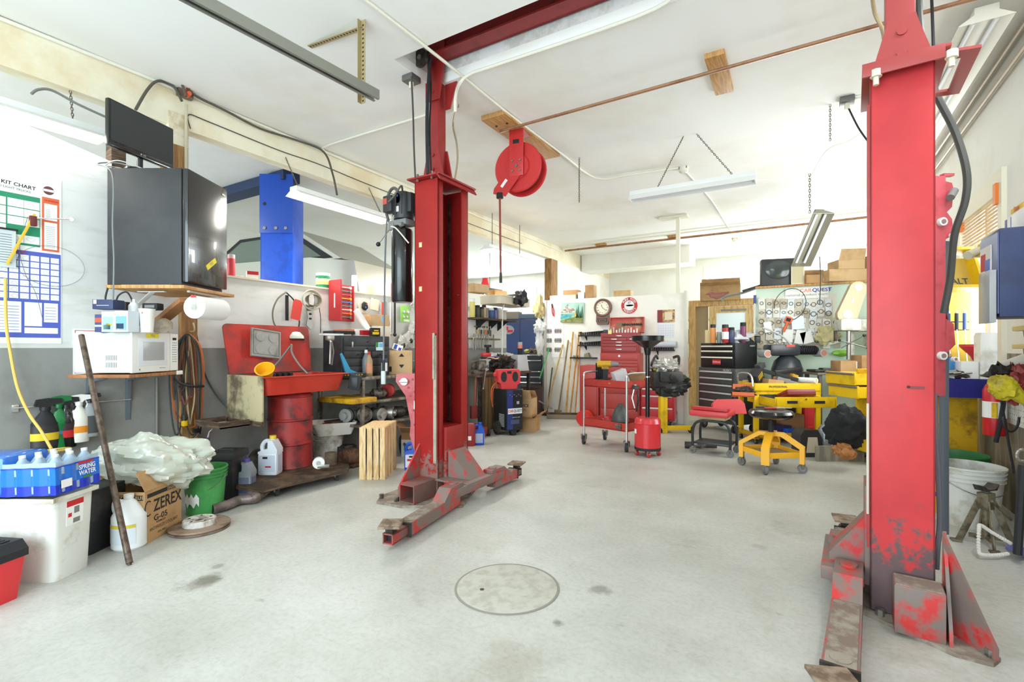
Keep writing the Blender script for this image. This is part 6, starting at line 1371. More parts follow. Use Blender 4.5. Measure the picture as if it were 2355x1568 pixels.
a = dv(1317,821); c = dv(1374,819); b = B(SOFTBLK); b.bx(0,c.x-a.x,-0.13,0,-0.022,0); b.m(M((150,140,110),0.6)); b.prism([(0.26,0),(0.36,0),(0.33,0.08),(0.26,0.06)],-0.1,-0.04,'y'); b.m(GREY); b.box((0.1,-0.06,0.015),(0.12,0.05,0.03),0.01); solo('wall_shelf',b,'low black shelf on the divider behind the leaning broom handles','shelf',(a.x,DY,a.z))
b = B(M((196,206,214),0.5)); b.cyl((0,0,0),(0.36,0,0),0.05,n=20); b.m(M((190,60,60),0.5)); b.box((0.08,0,0.06),(0.16,0.06,0.05)); solo('paper_roll',b,'blue-grey roll standing under the calendar','paper towel',dv(1503,792,0.08))
# brooms, rods leaning on the divider
st = [((1263,800),(1241,872),(40,170,80),0.011,'bright green handle leaning at the left edge of the divider'),((1270,845),(1257,944),(84,90,88),0.012,'short dark grey rod leaning on the poster'),((1294,792),(1253,956),(210,176,110),0.014,'long pale handle slanting left across the poster, brush end down'),((1307,782),(1283,944),(150,128,92),0.014,'brown shovel handle left of the two yellow ones'),((1318,763),(1300,946),(226,176,84),0.014,'tall yellow broom handle, left of the tallest pair'),((1332,763),(1310,950),(214,150,66),0.014,'tall orange-brown broom handle nearest the sockets'),((1334,788),(1322,944),(220,156,80),0.013,'shorter orange broom handle furthest right')]
for i,(tp_,bt_,c_,r_,lab) in enumerate(st):
    q1 = dv(*tp_,0.03); q0 = aY(bt_[0],700,7.76); q0.z = 0
    if i == 0: q0 = aD(1241,872,8.3)
    b = B(M(c_,0.5,dirt=tuple(int(x*0.8) for x in c_),amt=0.4)); b.cyl((0,0,0.01),q1-q0,r_,n=10)
    if i == 2: b.m(OLDW); b.box((0,0,0.03),(0.2,0.07,0.05),0.01)
    if i == 3: b.m(M((140,124,100),0.6)); b.box((0.0,0,0.06),(0.14,0.02,0.12),0.03)
    solo('broom_handle' if i not in (3,1) else ('shovel' if i == 3 else 'rod'),b,lab,'broom' if i not in (3,1) else ('shovel' if i == 3 else 'rod'),q0)
q0 = az(1256,962); q1 = az(1352,964); v = q1-q0; b = B(OLDW); b.T = R3(math.atan2(v.y,v.x)); b.box((v.length/2,0,0.09),(v.length,0.07,0.03),0.008); b.m(M((150,140,116),0.9)); b.box((v.length/2,0,0.04),(v.length-0.02,0.06,0.08),0.01); solo('push_broom',b,'wide push broom head on the floor along the divider','broom',q0)
b = B(M((90,96,84),0.6)); b.crumple((0,0,0.06),(0.26,0.12,0.09),12,24,12,0.4,flat=-0.055); solo('dustpan_heap',b,'low dark heap of dustpan and cloth at the foot of the brooms','dustpan',az(1258,945))
b = B(M((190,170,200),0.4)); q0 = az(1280,948); q1 = aD(1240,922,8.4); b.cyl((0,0,0.02),q1-q0,0.012,n=8); solo('mop_handle',b,'thin lilac handle lying low in front of the divider','mop',q0)
# things on top of the divider line / behind it
def beh(px,z_,Y_=8.35): v = aY(px,700,Y_); v.z = z_; return v
b = B(OLDW); b.box((0,0,-0.02),(2.3,0.6,0.04)); solo('storage_ledge',b,'wooden storage ledge just behind the top of the white divider','shelf',(-2.95,8.42,2.03))
for px,w_,d_,h_,mm,lab in ((1300,0.5,0.3,0.14,M((226,220,200),0.6),'clear-sided cream crate behind the divider, left end'),(1359,0.16,0.2,0.3,CARD,'tall narrow brown carton behind the divider'),(1420,0.34,0.3,0.06,M((226,200,110),0.6),'flat yellow pad stacked behind the divider'),(1434,0.3,0.25,0.19,CARDL,'tan carton behind the divider, above the clock'),(1340,0.12,0.2,0.18,WHITE,'white packet left of the tall narrow carton')):
    smallbox('stored_box',lab,beh(px,2.03,8.35 if px != 1434 else 8.55),w_,d_,h_,mm,0.1)
smallbox('stored_box','open tan carton on the cream crate behind the divider',beh(1316,2.172),0.28,0.2,0.09,CARD,0.1); smallbox('stored_box','blue and white booklets standing behind the divider, left of the narrow carton',beh(1330,2.03,8.5),0.14,0.2,0.13,M((90,100,160),0.6),0.1)
# ================================================================== RED CHESTS, CART, DRAIN, ENGINE STAND
RC = M((158,50,48),0.42,dirt=(150,52,48),amt=0.35,scale=3); RC2 = M((178,56,48),0.42)
qr = aY(1430,700,7.62); qr.z = 0
chest('roller_cabinet','red roller cabinet with the middle drawer ajar behind the red cart',qr+Vector((0.0,0,0)),0.62,0.46,0.79,[0.1,0.1,(0.22,[1.0],0.0),0.35,0.2],RC2,STEEL,rad(8),casters=0.1,handle=None)
chest('tool_chest','red middle chest of slim drawers between the top box and roller cabinet',qr+Vector((0,0,0.79)),0.61,0.42,0.33,[0.3,0.16,0.16,0.3],RC2,CHROME,rad(8),handle=None,logo=lambda b,w,d,h: (b.m(CHROME),b.cyl((0,-d/2-0.016,h-0.045),(0,-d/2-0.01,h-0.045),0.014,n=14)))
t = chest('tool_chest','red top chest with its lid open and chrome handles on the stack',qr+Vector((-0.02,0.02,1.12)),0.58,0.36,0.32,[0.22,(0.18,[0.72,0.28],0),0.18,0.18,0.3],RC,CHROME,rad(8),handle='small')
b = B(M((196,90,80),0.5,dirt=(200,160,120),amt=0.3)); b.T = Matrix.Translation((0.06,0.18,0.32)) @ Matrix.Rotation(rad(-12),4,'X'); b.box((0,0,0.13),(0.56,0.015,0.26),0.004); b.frame(-0.28,0.28,0.0,0.26,0.012,-0.05,0); b.m(M((140,110,80),0.6)); b.box((-0.1,-0.015,0.11),(0.12,0.01,0.14)); b.m(GREASY)
for k in range(9): b.cyl((-0.06+0.036*k,-0.02,0.14),(-0.06+0.036*k,-0.045,0.14),0.017,n=10)
obj('lid',b,t)
for k in range(11):
    q = qr+Vector((-0.2+0.045*k,-0.08+0.006*k,1.441)); b = B(CHROME if k % 3 else WHITE); b.cyl((0,0,0),(0,0,0.045+0.02*(k % 3)),0.013,n=10); solo('socket',b,'%s bright socket from the left in the open red top chest' % ORD[k],'socket',q,0,'sockets in the open red chest')
b = B(M((60,70,90),0.5)); b.box((0,0,0.025),(0.07,0.05,0.05),0.01); solo('tape_measure',b,'dark little box on the left front corner of the red top chest','tape measure',qr+Vector((-0.22,-0.14,1.441))); b = B(M((240,230,150),0.7)); b.box((0,0,0.03),(0.055,0.01,0.06)); solo('price_card',b,'cream price tag on the front edge of the red top chest','tag',qr+Vector((-0.13,-0.19,1.42)),rad(8))
ql = aY(1362,700,7.5); ql.z = 0; chest('side_cabinet','narrow red side cabinet left of the roller cabinet',ql,0.3,0.46,0.92,[1.0],RC2,STEEL,rad(8),casters=0.12,handle=None)
q = aY(1515,700,7.74); q.z = 0; chest('roller_cabinet','bright red drawer cabinet with white handles behind the engine',q,0.5,0.46,0.72,[0.18,0.18,0.3,0.3],M((206,40,52),0.35),WHITE,rad(8),casters=0.1)
b = B(M((210,50,46),0.4)); b.cyl((0,0,0.12),(0.05,0.1,0.12),0.12,n=28); solo('air_tank',b,'round red tank on the floor left of the red side cabinet','tank',az(1345,985)+fw*0.2,rad(20))
# rolling cart
CZ = rad(-18); cc = Vector((-2.0,5.82,0)); t = thing('rolling_cart','red two-shelf rolling cart with chrome legs in front of the red chests','cart',cc,CZ); RCT = M((180,58,48),0.42,dirt=(156,52,46),amt=0.35)
for z_,nm in ((0.73,'top_tray'),(0.24,'bottom_tray')): b = B(RCT); b.box((0,0,z_),(0.66,0.44,0.012)); b.bx(-0.33,0.33,-0.22,-0.212,z_-0.01,z_+0.085); b.bx(-0.33,0.33,0.212,0.22,z_-0.01,z_+0.085); b.bx(-0.33,-0.322,-0.22,0.22,z_-0.01,z_+0.085); b.bx(0.322,0.33,-0.22,0.22,z_-0.01,z_+0.085); obj(nm,b,t)
for x_ in (-0.32,0.32):
    for y_ in (-0.21,0.21): b = B(CHROME); b.cyl((x_,y_,0.12),(x_,y_,0.86),0.015,n=12); obj('leg',b,t); wheel(t,(x_,y_,0.06),0.06,0.03,(1,0.5,0),fork=0.065)
    b = B(CHROME); b.tube(spl([(x_,-0.21,0.84),(x_,-0.19,0.89),(x_,0,0.9),(x_,0.19,0.89),(x_,0.21,0.84)],5),0.013,8); obj('push_handle',b,t)
MC = Matrix.Translation(cc) @ R3(CZ)
def oncart(x_,y_,z_=0.738): return MC @ Vector((x_,y_,z_))
t = thing('cordless_drill','yellow and black cordless drill standing on the red cart','drill',oncart(-0.12,-0.02),rad(12)); b = B(YELD); b.cyl((-0.11,0,0.26),(0.06,0,0.26),0.042,n=16); b.box((-0.01,0,0.225),(0.09,0.06,0.06),0.012); obj('motor_housing',b,t); b = B(GREY); b.cyl((0.06,0,0.26),(0.15,0,0.26),0.036,0.022,n=16); b.cyl((0.15,0,0.26),(0.19,0,0.26),0.006,n=6); obj('chuck',b,t); b = B(SOFTBLK); b.prism([(-0.045,0.06),(0.01,0.06),(0.03,0.22),(-0.03,0.22)],-0.024,0.024,'y'); b.box((-0.02,0,0.035),(0.13,0.09,0.07),0.01); obj('grip_and_battery',b,t)
b = B(SOFTBLK)
for k in range(5): b.box((-0.05+0.025*k,0,0.16),(0.014,0.05,0.22),0.005)
b.box((0,0,0.03),(0.16,0.1,0.06),0.01); solo('drill_index',b,'row of dark hex keys standing on the left of the red cart','tool set',oncart(-0.27,0.05),rad(-10))
smallbox('open_carton','grey and white open carton leaning among the tools on the red cart',oncart(0.12,0.0),0.16,0.12,0.2,M((196,190,190),0.7),rad(40),tilt=(0,rad(-20))); smallbox('open_carton','brown carton leaning behind the grey one on the red cart',oncart(0.2,0.1),0.18,0.1,0.17,CARDD,rad(10),tilt=(0,rad(18)))
TOOLS = [(-0.2,-0.1,(140,140,140),'chrome wrench at the front left of the red cart'),(-0.08,-0.15,(60,56,56),'black ratchet at the front of the red cart'),(0.02,-0.12,(170,66,50),'red-brown pliers in the middle of the red cart'),(0.07,-0.17,(206,110,70),'orange screwdriver at the front edge of the red cart'),(0.13,-0.15,(230,230,230),'white bottle cap end at the front of the red cart'),(0.2,-0.14,(60,110,170),'blue-ended torch at the right of the red cart'),(0.26,-0.1,(40,40,46),'black socket driver at the right end of the red cart'),(0.0,0.1,(150,60,80),'dark pink rag roll at the back of the red cart'),(-0.15,0.14,(120,110,100),'grey steel bar across the back of the red cart')]
for k,(x_,y_,c_,lab) in enumerate(TOOLS): a = rad(20+53*k); b = B(M(c_,0.4)); dx = Vector((math.cos(a),math.sin(a)*0.5,0)); b.cyl(-dx*0.09,dx*0.06,0.02,n=10); b.m(STEEL); b.cyl(dx*0.06,dx*0.13,0.009,n=8); b.box(tuple(dx*0.1),(0.03,0.03,0.02),0.005); solo('hand_tool',b,lab,'hand tool',oncart(x_,y_,0.765+0.012*(k % 3)),0)
t = thing('oil_dispenser','dark grey bell-shaped housing on the lower tray of the red cart','housing',oncart(0.08,0.0,0.25),0); b = B(M((74,78,74),0.5)); b.lathe([(0.1,0),(0.105,0.05),(0.1,0.12),(0.07,0.21),(0.03,0.25),(0.03,0.27)],26); obj('housing',b,t); b = B(SOFTBLK); b.lathe([(0.108,0.02),(0.108,0.06)],26); b.m(LGREY); b.box((-0.03,-0.107,0.045),(0.06,0.004,0.02)); obj('label',b,t)
b = B(CAST); b.cyl((-0.25,0.0,0.02),(0.18,-0.05,0.02),0.018,n=10); b.cyl((0.18,-0.07,0.03),(0.26,-0.08,0.03),0.035,n=14); solo('pipe_wrench',b,'long steel bar lying on the lower tray of the red cart','bar',oncart(0.0,-0.13,0.25),CZ)
b = B(M((190,50,50),0.5)); b.crumple((0,0,0.04),(0.06,0.05,0.05),9,14,8,0.5); solo('red_clamp',b,'small red clamp on the left of the lower cart tray','clamp',oncart(-0.12,0.0,0.25))
b = B(CHROME); b.tube([(0,0,0),(-0.02,-0.01,-0.1),(0.01,0,-0.22)],0.01); b.m(GREASY); b.tube([(0.04,0,-0.02),(0.05,0,-0.12),(0.03,0,-0.26)],0.012); b.box((0.01,0,0.02),(0.1,0.03,0.05),0.01); solo('hanging_pliers',b,'bundle of pliers hanging on the right end of the red cart','pliers',oncart(0.345,-0.1,0.72))
# oil drain
q = az(1497,1053)+fw*0.13; t = thing('oil_drain','red wheeled oil drain with tall black pole and wide black funnel','oil drain',q,0)
b = B(M((206,44,50),0.3,coat=0.3)); b.lathe([(0.142,0.09),(0.142,0.36),(0.146,0.365),(0.142,0.37),(0.14,0.4),(0.12,0.425),(0.0001,0.43)],40); b.m(SOFTBLK); b.lathe([(0.1435,0.07),(0.144,0.1)],40); obj('tank',b,t)
b = B(BLACKG); b.cyl((0,0,0.42),(0,0,1.14),0.024,n=20); b.m(CHROME); b.cyl((0,0,0.87),(0,0,0.885),0.028,n=20); obj('pole',b,t)
b = B(M((18,20,22),0.3,coat=0.4)); b.lathe([(0.028,1.12),(0.045,1.2),(0.13,1.26),(0.172,1.28),(0.176,1.33),(0.182,1.335),(0.17,1.335),(0.165,1.29),(0.03,1.22)],44); obj('funnel',b,t)
b = B(PAPER); b.add([(math.cos(rad(a))*0.1435,math.sin(rad(a))*0.1435,z_) for z_ in (0.25,0.3) for a in (205,213,221,229)],[(0,1,5,4),(1,2,6,5),(2,3,7,6)]); obj('label',b,t)
for a in (30,120,215,300): a = rad(a-10); wheel(t,(math.cos(a)*0.12,math.sin(a)*0.12,0.028),0.028,0.022,(0.6,0.8,0),tyre=M((190,40,44),0.4),fork=0.045)
# engine on a yellow stand
q = az(1528,995); t = thing('engine_stand','yellow engine stand with long legs and small wheels','engine stand',q,FACE); b = B(YEL); b.box((0,0,0.36),(0.07,0.07,0.72),0.005); b.box((0.17,0,0.07),(0.42,0.06,0.06),0.005); b.box((0,0.15,0.07),(0.06,0.3,0.06),0.005); b.box((-0.05,0,0.3),(0.04,0.12,0.5),0.004); obj('frame',b,t)
for p_ in ((0.37,0,0.05),(-0.08,-0.02,0.05),(0,0.32,0.05)): wheel(t,p_,0.05,0.03,(1,0.3,0))
t = thing('engine','black car engine wrapped in foil, mounted on the yellow stand','engine',q+Vector((0,0,0.56)),FACE); EB = M((34,34,36),0.45,dirt=(56,54,50),amt=0.4)
b = B(EB); b.box((0.02,0.05,0.2),(0.42,0.34,0.22),0.03); b.crumple((0.1,0.05,0.12),(0.26,0.19,0.16),31,40,24,0.3,scale=3); b.box((0.02,-0.13,0.24),(0.26,0.06,0.15),0.03); b.lathe([(0.035,0),(0.045,0.012),(0.02,0.016)],20,(0.07,-0.16,0.24),R=Matrix.Rotation(PI/2,3,'X')); b.box((-0.0,0,0.03),(0.16,0.16,0.16),0.04); obj('engine_block',b,t)
b = B(M((190,186,180),0.35,0.4)); b.crumple((0.0,0.02,0.38),(0.2,0.13,0.1),17,44,26,0.45,scale=3); obj('foil_wrap',b,t,label='crumpled foil wrapped over the top')
b = B(GREASY); b.tube(spl([(-0.16,0,0.3),(-0.19,-0.04,0.42),(-0.13,-0.04,0.53),(-0.09,0,0.46)]),0.016); b.tube(spl([(0.16,0,0.33),(0.2,0,0.42),(0.19,-0.02,0.52),(0.12,0,0.5)]),0.02); b.m(M((214,196,60),0.5)); b.crumple((-0.14,0,0.36),(0.04,0.04,0.05),5,12,8); obj('hoses',b,t)
jug('antifreeze_jug','silver-grey jug on the floor right of the yellow stand',az(1549,977)+fw*0.06,0.13,0.1,0.3,M((150,146,144),0.4),GREY,lab=M((200,200,196),0.5))
b = B(CAST); b.cyl((0,0,0.025),(0.34,0.12,0.03),0.02,n=10); b.m(GREASY); b.cyl((0,0,0.04),(0.07,0.02,0.04),0.04,n=14); solo('floor_tool',b,'short greasy bar lying on the floor left of the red seat','bar',az(1575,1030))
# narrow shelf in the gap between the divider and the timber door frame
t = thing('storage_shelves','open shelves stuffed with bottles in the gap beside the timber door frame','shelving',(-2.1,10.2,0),0); b = B(OLDW)
for z_ in (0.7,1.3,1.75): b.box((0,0,z_),(1.1,0.3,0.03))
b.box((-0.54,0,0.9),(0.03,0.3,1.8)); b.box((0.54,0,0.9),(0.03,0.3,1.8)); obj('shelf_frame',b,t)
for k,(x_,z_,c_,s_) in enumerate(((-2.0,0.715,(170,60,60),0.3),(-1.72,0.715,(170,210,60),0.1),(-1.95,1.315,(60,60,56),0.25),(-1.72,1.0,(200,206,216),0.2),(-1.8,1.315,(120,110,100),0.2),(-1.9,1.765,(210,190,160),0.25),(-1.7,1.765,(226,210,190),0.3),(-2.35,1.765,(150,140,120),0.3),(-2.35,1.315,(90,80,70),0.3))): smallbox('stored_box',('red carton on the lowest gap shelf','lime packet on the lowest gap shelf','black case on the middle gap shelf','white bottle box hung low in the gap shelves','brown bundle on the middle gap shelf','cream bag on the top gap shelf','pale carton at the right on the top gap shelf','grey-brown carton on the top gap shelf, left','dark carton on the middle gap shelf, left')[k],(x_,10.15,z_),s_,0.2,min(s_,0.3),M(c_,0.6),0.1)
b = B(M((206,206,204),0.6)); b.crumple((0,0,0.25),(0.14,0.08,0.26),14,20,14,0.3,flat=-0.25); b.m(M((100,80,150),0.6)); b.box((0,-0.08,0.25),(0.08,0.02,0.2)); solo('absorbent_bag',b,'white sack with purple print leaning by the timber door frame','bag',az(1592,942)+fw*0.3)
b = B(M((190,186,176),0.5)); b.lathe([(0.09,0),(0.1,0.14),(0.04,0.18),(0.02,0.5)],16); solo('plunger',b,'pale long-necked bottle on the floor left of the white sack','bottle',az(1575,938)+fw*0.3)

# ================================================================== BACK RIGHT: TIMBER DOOR WALL, PEGBOARD, CHESTS, YELLOW CART
DW = 9.5
def dw(px,py,off=0.0): return aY(px,py,DW-off)
x0 = dw(1585,800).x; x1 = dw(1742,800).x
FR = M((216,174,116),0.6,dirt=(190,144,88),amt=0.5,scale=6,stretch=(6,6,1))
b = B(FR); b.bx(x0,x0+0.12,DW-0.05,DW+0.1,0,2.07); b.bx(x0+0.12,x1,DW-0.05,DW+0.1,1.96,2.07); b.bx(x1-0.06,x1,DW-0.05,DW+0.1,0,1.96); b.m(M((170,146,112),0.7)); b.bx(x0+0.12,x0+0.33,DW+0.03,DW+0.07,0,1.96); struct('trim_6',b)
t = bpy.data.objects.new('door_1',None); C.objects.link(t); t['kind'] = 'structure'
b = B(M((224,186,130),0.6,dirt=(200,156,98),amt=0.5,scale=6,stretch=(6,6,1))); dx0,dx1 = x0+0.35,x1-0.07; b.frame(dx0,dx1,0.02,1.95,0.12,DW-0.02,DW+0.03); b.bx(dx0+0.12,dx1-0.12,DW-0.01,DW+0.02,0.14,0.95); b.m(GREY); b.bx(dx0+0.2,dx1-0.1,DW-0.04,DW-0.02,1.86,1.89); obj('door_leaf',b,t)
b = B(M((238,244,250),0.3)); b.bx(dx0+0.12,dx1-0.12,DW+0.0,DW+0.01,0.95,1.84); obj('door_panel',b,t); b = B(SOFTBLK); b.box((dx0+0.05,DW-0.05,1.02),(0.03,0.06,0.05),0.006); obj('door_handle',b,t)
# pegboard panel in mint green
PY = 8.35
def pb(px,py,off=0.0): return aY(px,py,PY-off)
px0 = pb(1738,800).x; ztop = pb(1745,664).z
MINT = M((206,226,206),0.6)
b = B(MINT); b.bx(px0,XR-0.01,PY,PY+0.05,0,ztop); b.m(WOODH); b.bx(px0,XR-0.01,PY-0.06,PY+0.12,ztop,ztop+0.03); b.m(M((226,220,204),0.7)); c_,e_ = pb(1744,684),pb(1924,792); b.bx(c_.x,e_.x,PY-0.012,PY,e_.z,c_.z); struct('wall_pegboard',b)
a = pb(1806,664); c = pb(1905,684); b = B(PAPER); b.bx(a.x,c.x,PY-0.02,PY-0.013,c.z,a.z); b.text('CAR',0.07,(a.x+0.26,PY-0.021,a.z-0.045),'-y',M((240,150,130),0.6),wid=1.1); b.text('QUEST',0.07,(a.x+0.46,PY-0.021,a.z-0.045),'-y',TXTB,wid=1.1); b.text('national product team',0.045,((a.x+c.x)/2,PY-0.021,a.z-0.105),'-y',INK,bold=False,wid=1.3); solo('banner',b,'white parts banner with blue and orange letters across the top of the pegboard','banner')
# packs on the pegboard, each its own thing
kinds = []
rnd = random.Random(3)
def pack(mm,w,h,ring,r,el,two):
    b = B(mm); b.box((0,0,-h/2),(w,0.006,h),0.002); b.m(ring); b.T = Matrix.Translation((0,-0.008,-h*0.42)); b.tube([(math.cos(a)*r,0,math.sin(a)*r*el) for a in [2*PI*i/18 for i in range(18)]],r*0.16,5,closed=True)
    if two:
        for s_ in (-1,1): b.box((s_*r*1.25,0,0),(r*0.5,0.006,r*0.5),0.003)
    b.T = None; b.m(CHROME); b.cyl((0,0.02,0.004),(0,-0.02,0.004),0.003,n=6); return b
RG = [M((110,100,84),0.5),M((80,84,80),0.5),M((150,132,100),0.5)]
PM = [M((230,226,214),0.5),M((206,198,180),0.6),M((222,228,230),0.3),M((190,180,158),0.7)]
rown = ('top','second','third','fourth','lowest')
for j,(py,n) in enumerate(((686,11),(708,11),(731,10),(753,10),(775,9))):
    k2 = 0
    for k in range(n):
        px = 1752+k*(170/(n-1 if n > 1 else 1))+rnd.uniform(-2,2);
        if px > 1922: continue
        q = pb(px,py+rnd.uniform(-2,3),0.03+0.012*rnd.random()); w_ = rnd.uniform(0.075,0.1); h_ = rnd.uniform(0.13,0.19); r_ = rnd.uniform(0.022,0.034); mm = PM[rnd.randrange(4)]; two = rnd.random() < 0.35; el = rnd.choice((1,1,0.75))
        kind = ('oval' if el < 1 else 'round')+(' two-bolt' if two else '')
        solo('gasket_pack',pack(mm,w_,h_,RG[rnd.randrange(3)],r_,el,two),'%s gasket pack on the pegboard, %s row, %s from the left' % (kind,rown[j],ORD[k]),'gasket',q,rnd.uniform(-0.08,0.08),'gaskets hung on the pegboard',tilt=(0,rnd.uniform(-0.12,0.12)))
for px,py,s_,mm,lab in ((1840,775,(0.12,0.2),PAPER,'white paper hanging low on the pegboard, left of the orange scope'),(1812,772,(0.13,0.19),PAPER,'white sheet hanging at the bottom of the pegboard'),(1856,776,(0.14,0.17),PAPER,'white gasket sheet hanging at the bottom right of the pegboard'),(1835,742,(0.16,0.19),M((222,230,232),0.2),'clear bag with a card in the middle of the pegboard'),(1766,752,(0.1,0.16),PAPER,'white label hanging at the left of the pegboard'),(1914,780,(0.15,0.14),M((234,238,226),0.6),'white tag hung by the drill press')): b = B(mm); b.box((0,0,0),(s_[0],0.006,s_[1]),0,R=Matrix.Rotation(rnd.uniform(-0.3,0.3),4,'Y')); solo('hanging_sheet',b,lab,'sheet',pb(px,py,0.07))
t = thing('inspection_scope','orange handheld scope hanging on the pegboard with a black cable loop','inspection camera',pb(1813,736,0.09),0,tilt=(0,rad(20))); b = B(M((226,100,50),0.4)); b.box((0,0,0),(0.1,0.04,0.1),0.015); b.cyl((0,0,-0.04),(0,0,-0.18),0.02,n=12); obj('scope_body',b,t); b = B(SOFTBLK); b.box((0,-0.021,0.005),(0.06,0.004,0.05)); obj('screen',b,t); b = B(BLACK); b.tube([(0.05*0+math.cos(a)*0.2-0.06,0,0.22+math.sin(a)*0.24) for a in [rad(-60+15*i) for i in range(19)]],0.005,6); obj('probe_cable',b,t)
b = B(CHROME); b.cyl((0,0,0),(0,0,-0.46),0.012,n=10); b.m(M((70,80,140),0.5)); b.cyl((0,0,0.0),(0,0,0.13),0.02,n=12); solo('grabber_rod',b,'long steel rod with a blue handle hanging at the left end of the pegboard','hand tool',pb(1736,698,0.04))
b = B(M((200,190,140),0.7)); b.crumple((0,0,0),(0.13,0.06,0.11),16,26,14,0.6); solo('straw_bundle',b,'yellowish bundle of fittings hanging left of the drill press','bundle',pb(1900,772,0.1)); b = B(M((150,210,70),0.5)); b.crumple((0,0,0),(0.12,0.06,0.04),18,20,10,0.3); solo('lime_pouch',b,'lime green pouch lying on the brown carton by the drill press','pouch',aD(1936,812,6.9))
# on top of the pegboard
def tp_(px,z_=0.031,off=-0.03): v = pb(px,700,off); v.z = ztop+z_; return v
t = thing('crt_television','old black tube television standing on top of the pegboard wall','television',tp_(1787,off=-0.05),rad(14)); b = B(M((44,46,46),0.45)); b.box((0,-0.02,0.2),(0.46,0.16,0.4),0.02); b.prism([(-0.2,0.03),(0.2,0.03),(0.17,0.37),(-0.17,0.37)],0.05,0.18,'y'); b.box((0,0.22,0.17),(0.28,0.12,0.26),0.05); obj('television_case',b,t); b = B(M((70,76,74),0.12)); b.ball((0,-0.095,0.23),(0.19,0.03,0.14),28,16); obj('screen',b,t)
b = B(CREAM); b.box((0,0,0.14),(0.17,0.16,0.28),0.004); b.m(M((206,194,156),0.8)); b.box((0,-0.082,0.14),(0.14,0.006,0.25)); solo('speaker',b,'small cream cloth-fronted speaker right of the tube television','speaker',tp_(1834),rad(4))
carton('cardboard_box','long open tan carton on the pegboard wall, upper of two',tp_(1945,0.2,-0.06),0.34,0.3,0.13,rad(24),CARDL,{'f': 110}); carton('cardboard_box','long tan carton with a picture on its end, lower of two on the pegboard wall',tp_(1938),0.5,0.3,0.165,rad(24),CARDL); carton('cardboard_box','brown carton behind the tan ones on top of the pegboard wall',tp_(1980,0.031,-0.3),0.4,0.3,0.36,0,CARDD)
carton('cardboard_box','low crumpled carton beside the speaker on the pegboard wall',tp_(1874),0.3,0.2,0.12,rad(20),CARD,{'b': 60}); b = B(M((206,200,190),0.5)); b.cyl((0,0.3,0.045),(0,-0.02,0.045),0.045,n=22); b.m(SOFTBLK); b.cyl((0,-0.018,0.045),(0,-0.0215,0.045),0.034,n=20); solo('cardboard_tube',b,'round pipe end poking out on top of the pegboard wall','tube',tp_(1902,0.031,0.05),rad(-10))
carton('cardboard_box','big open carton of red rags over the timber door frame',dw(1657,692)+Vector((0,-0.02,0.0)),0.66,0.3,0.27,0.1,CARD,{'b': 80,'f': 165},marks=lambda b,w,d,h: (b.m(M((170,110,104),0.7)),b.crumple((0,-0.05,h*0.4),(0.26,0.12,0.1),9,24,14,0.4)))
b = B(GALV); b.tube([(-0.3,0,0.0),(-0.32,0,0.04),(-0.25,0,0.08),(0.0,0,0.12),(0.25,0,0.2)],0.022,8); b.m(GREASY); b.tube([(0.0,0,0.14),(0.35,0,0.24),(0.5,0,0.22)],0.03,8); solo('hooked_bar',b,'bent steel bar with a hooked end lying across the top left of the pegboard','bar',aY(1708,690,8.9))
# drill press with belt guard, metal table behind
q = pb(1945,800,0.45); t = thing('drill_press','pale grey drill press with a tan belt guard in front of the pegboard','drill press',(q.x,q.y,0),rad(14)); DP = M((206,206,192),0.45,dirt=(160,156,140),amt=0.4)
b = B(DP); b.box((-0.02,-0.12,1.50),(0.24,0.3,0.16),0.04); b.box((0.24,0,1.50),(0.36,0.2,0.17),0.04); b.cyl((0.22,-0.02,1.3),(0.52,-0.02,1.3),0.08,n=20); b.cyl((0.1,0.1,0.85),(0.1,0.1,1.5),0.035,n=14); b.box((0.1,0,0.87),(0.3,0.3,0.04),0.01); obj('head',b,t)
b = B(M((190,170,134),0.45)); pts = [];
for cx,cz,a0,r_ in ((0.07,0.32,0,0.1),(-0.0,-0.02,180,0.12)):
    for k in range(9): a = rad(a0+22.5*k); pts.append((cx+r_*math.cos(a),cz+r_*math.sin(a)))
b.T = Matrix.Translation((-0.02,-0.1,1.66)) @ Matrix.Rotation(rad(8),4,'Y'); b.prism(pts,-0.05,0.05,'y'); b.m(WHITE); b.cyl((0.07,-0.052,0.34),(0.07,-0.056,0.34),0.045,n=20); b.cyl((-0.0,-0.052,-0.02),(-0.0,-0.056,-0.02),0.055,n=20); b.box((0.03,-0.053,0.17),(0.02,0.004,0.06)); obj('belt_guard',b,t,label='tan oblong belt guard with two round holes')
b = B(STEEL); b.cyl((-0.03,-0.2,1.05),(-0.03,-0.2,1.42),0.025,n=12); b.cyl((-0.14,-0.22,1.3),(0.16,-0.26,1.2),0.008,n=6); b.cyl((-0.12,-0.22,1.2),(0.12,-0.26,1.36),0.008,n=6)
for p_ in ((-0.14,-0.22,1.3),(0.16,-0.26,1.2),(0.12,-0.26,1.36)): b.m(BLACK); b.ball(p_,0.018)
obj('feed_handle',b,t); b = B(M((60,44,44),0.5)); b.box((-0.15,-0.1,1.36),(0.03,0.06,0.14),0.006); obj('switch_box',b,t)
q = aD(1925,850,6.35); t = thing('machine_table','dark steel table below the drill press with cartons on it','table',(q.x,q.y,0),FACE); b = B(M((110,100,88),0.5,0.3)); b.box((0.1,0.02,0.87),(0.9,0.36,0.03),0.004); obj('table_top',b,t)
for x_ in (-0.3,0.5): b = B(M((96,94,90),0.5,0.3)); b.box((x_,-0.12,0.43),(0.04,0.04,0.86)); obj('leg',b,t); b = B(M((96,94,90),0.5,0.3)); b.box((x_,0.15,0.43),(0.04,0.04,0.86)); obj('leg',b,t)
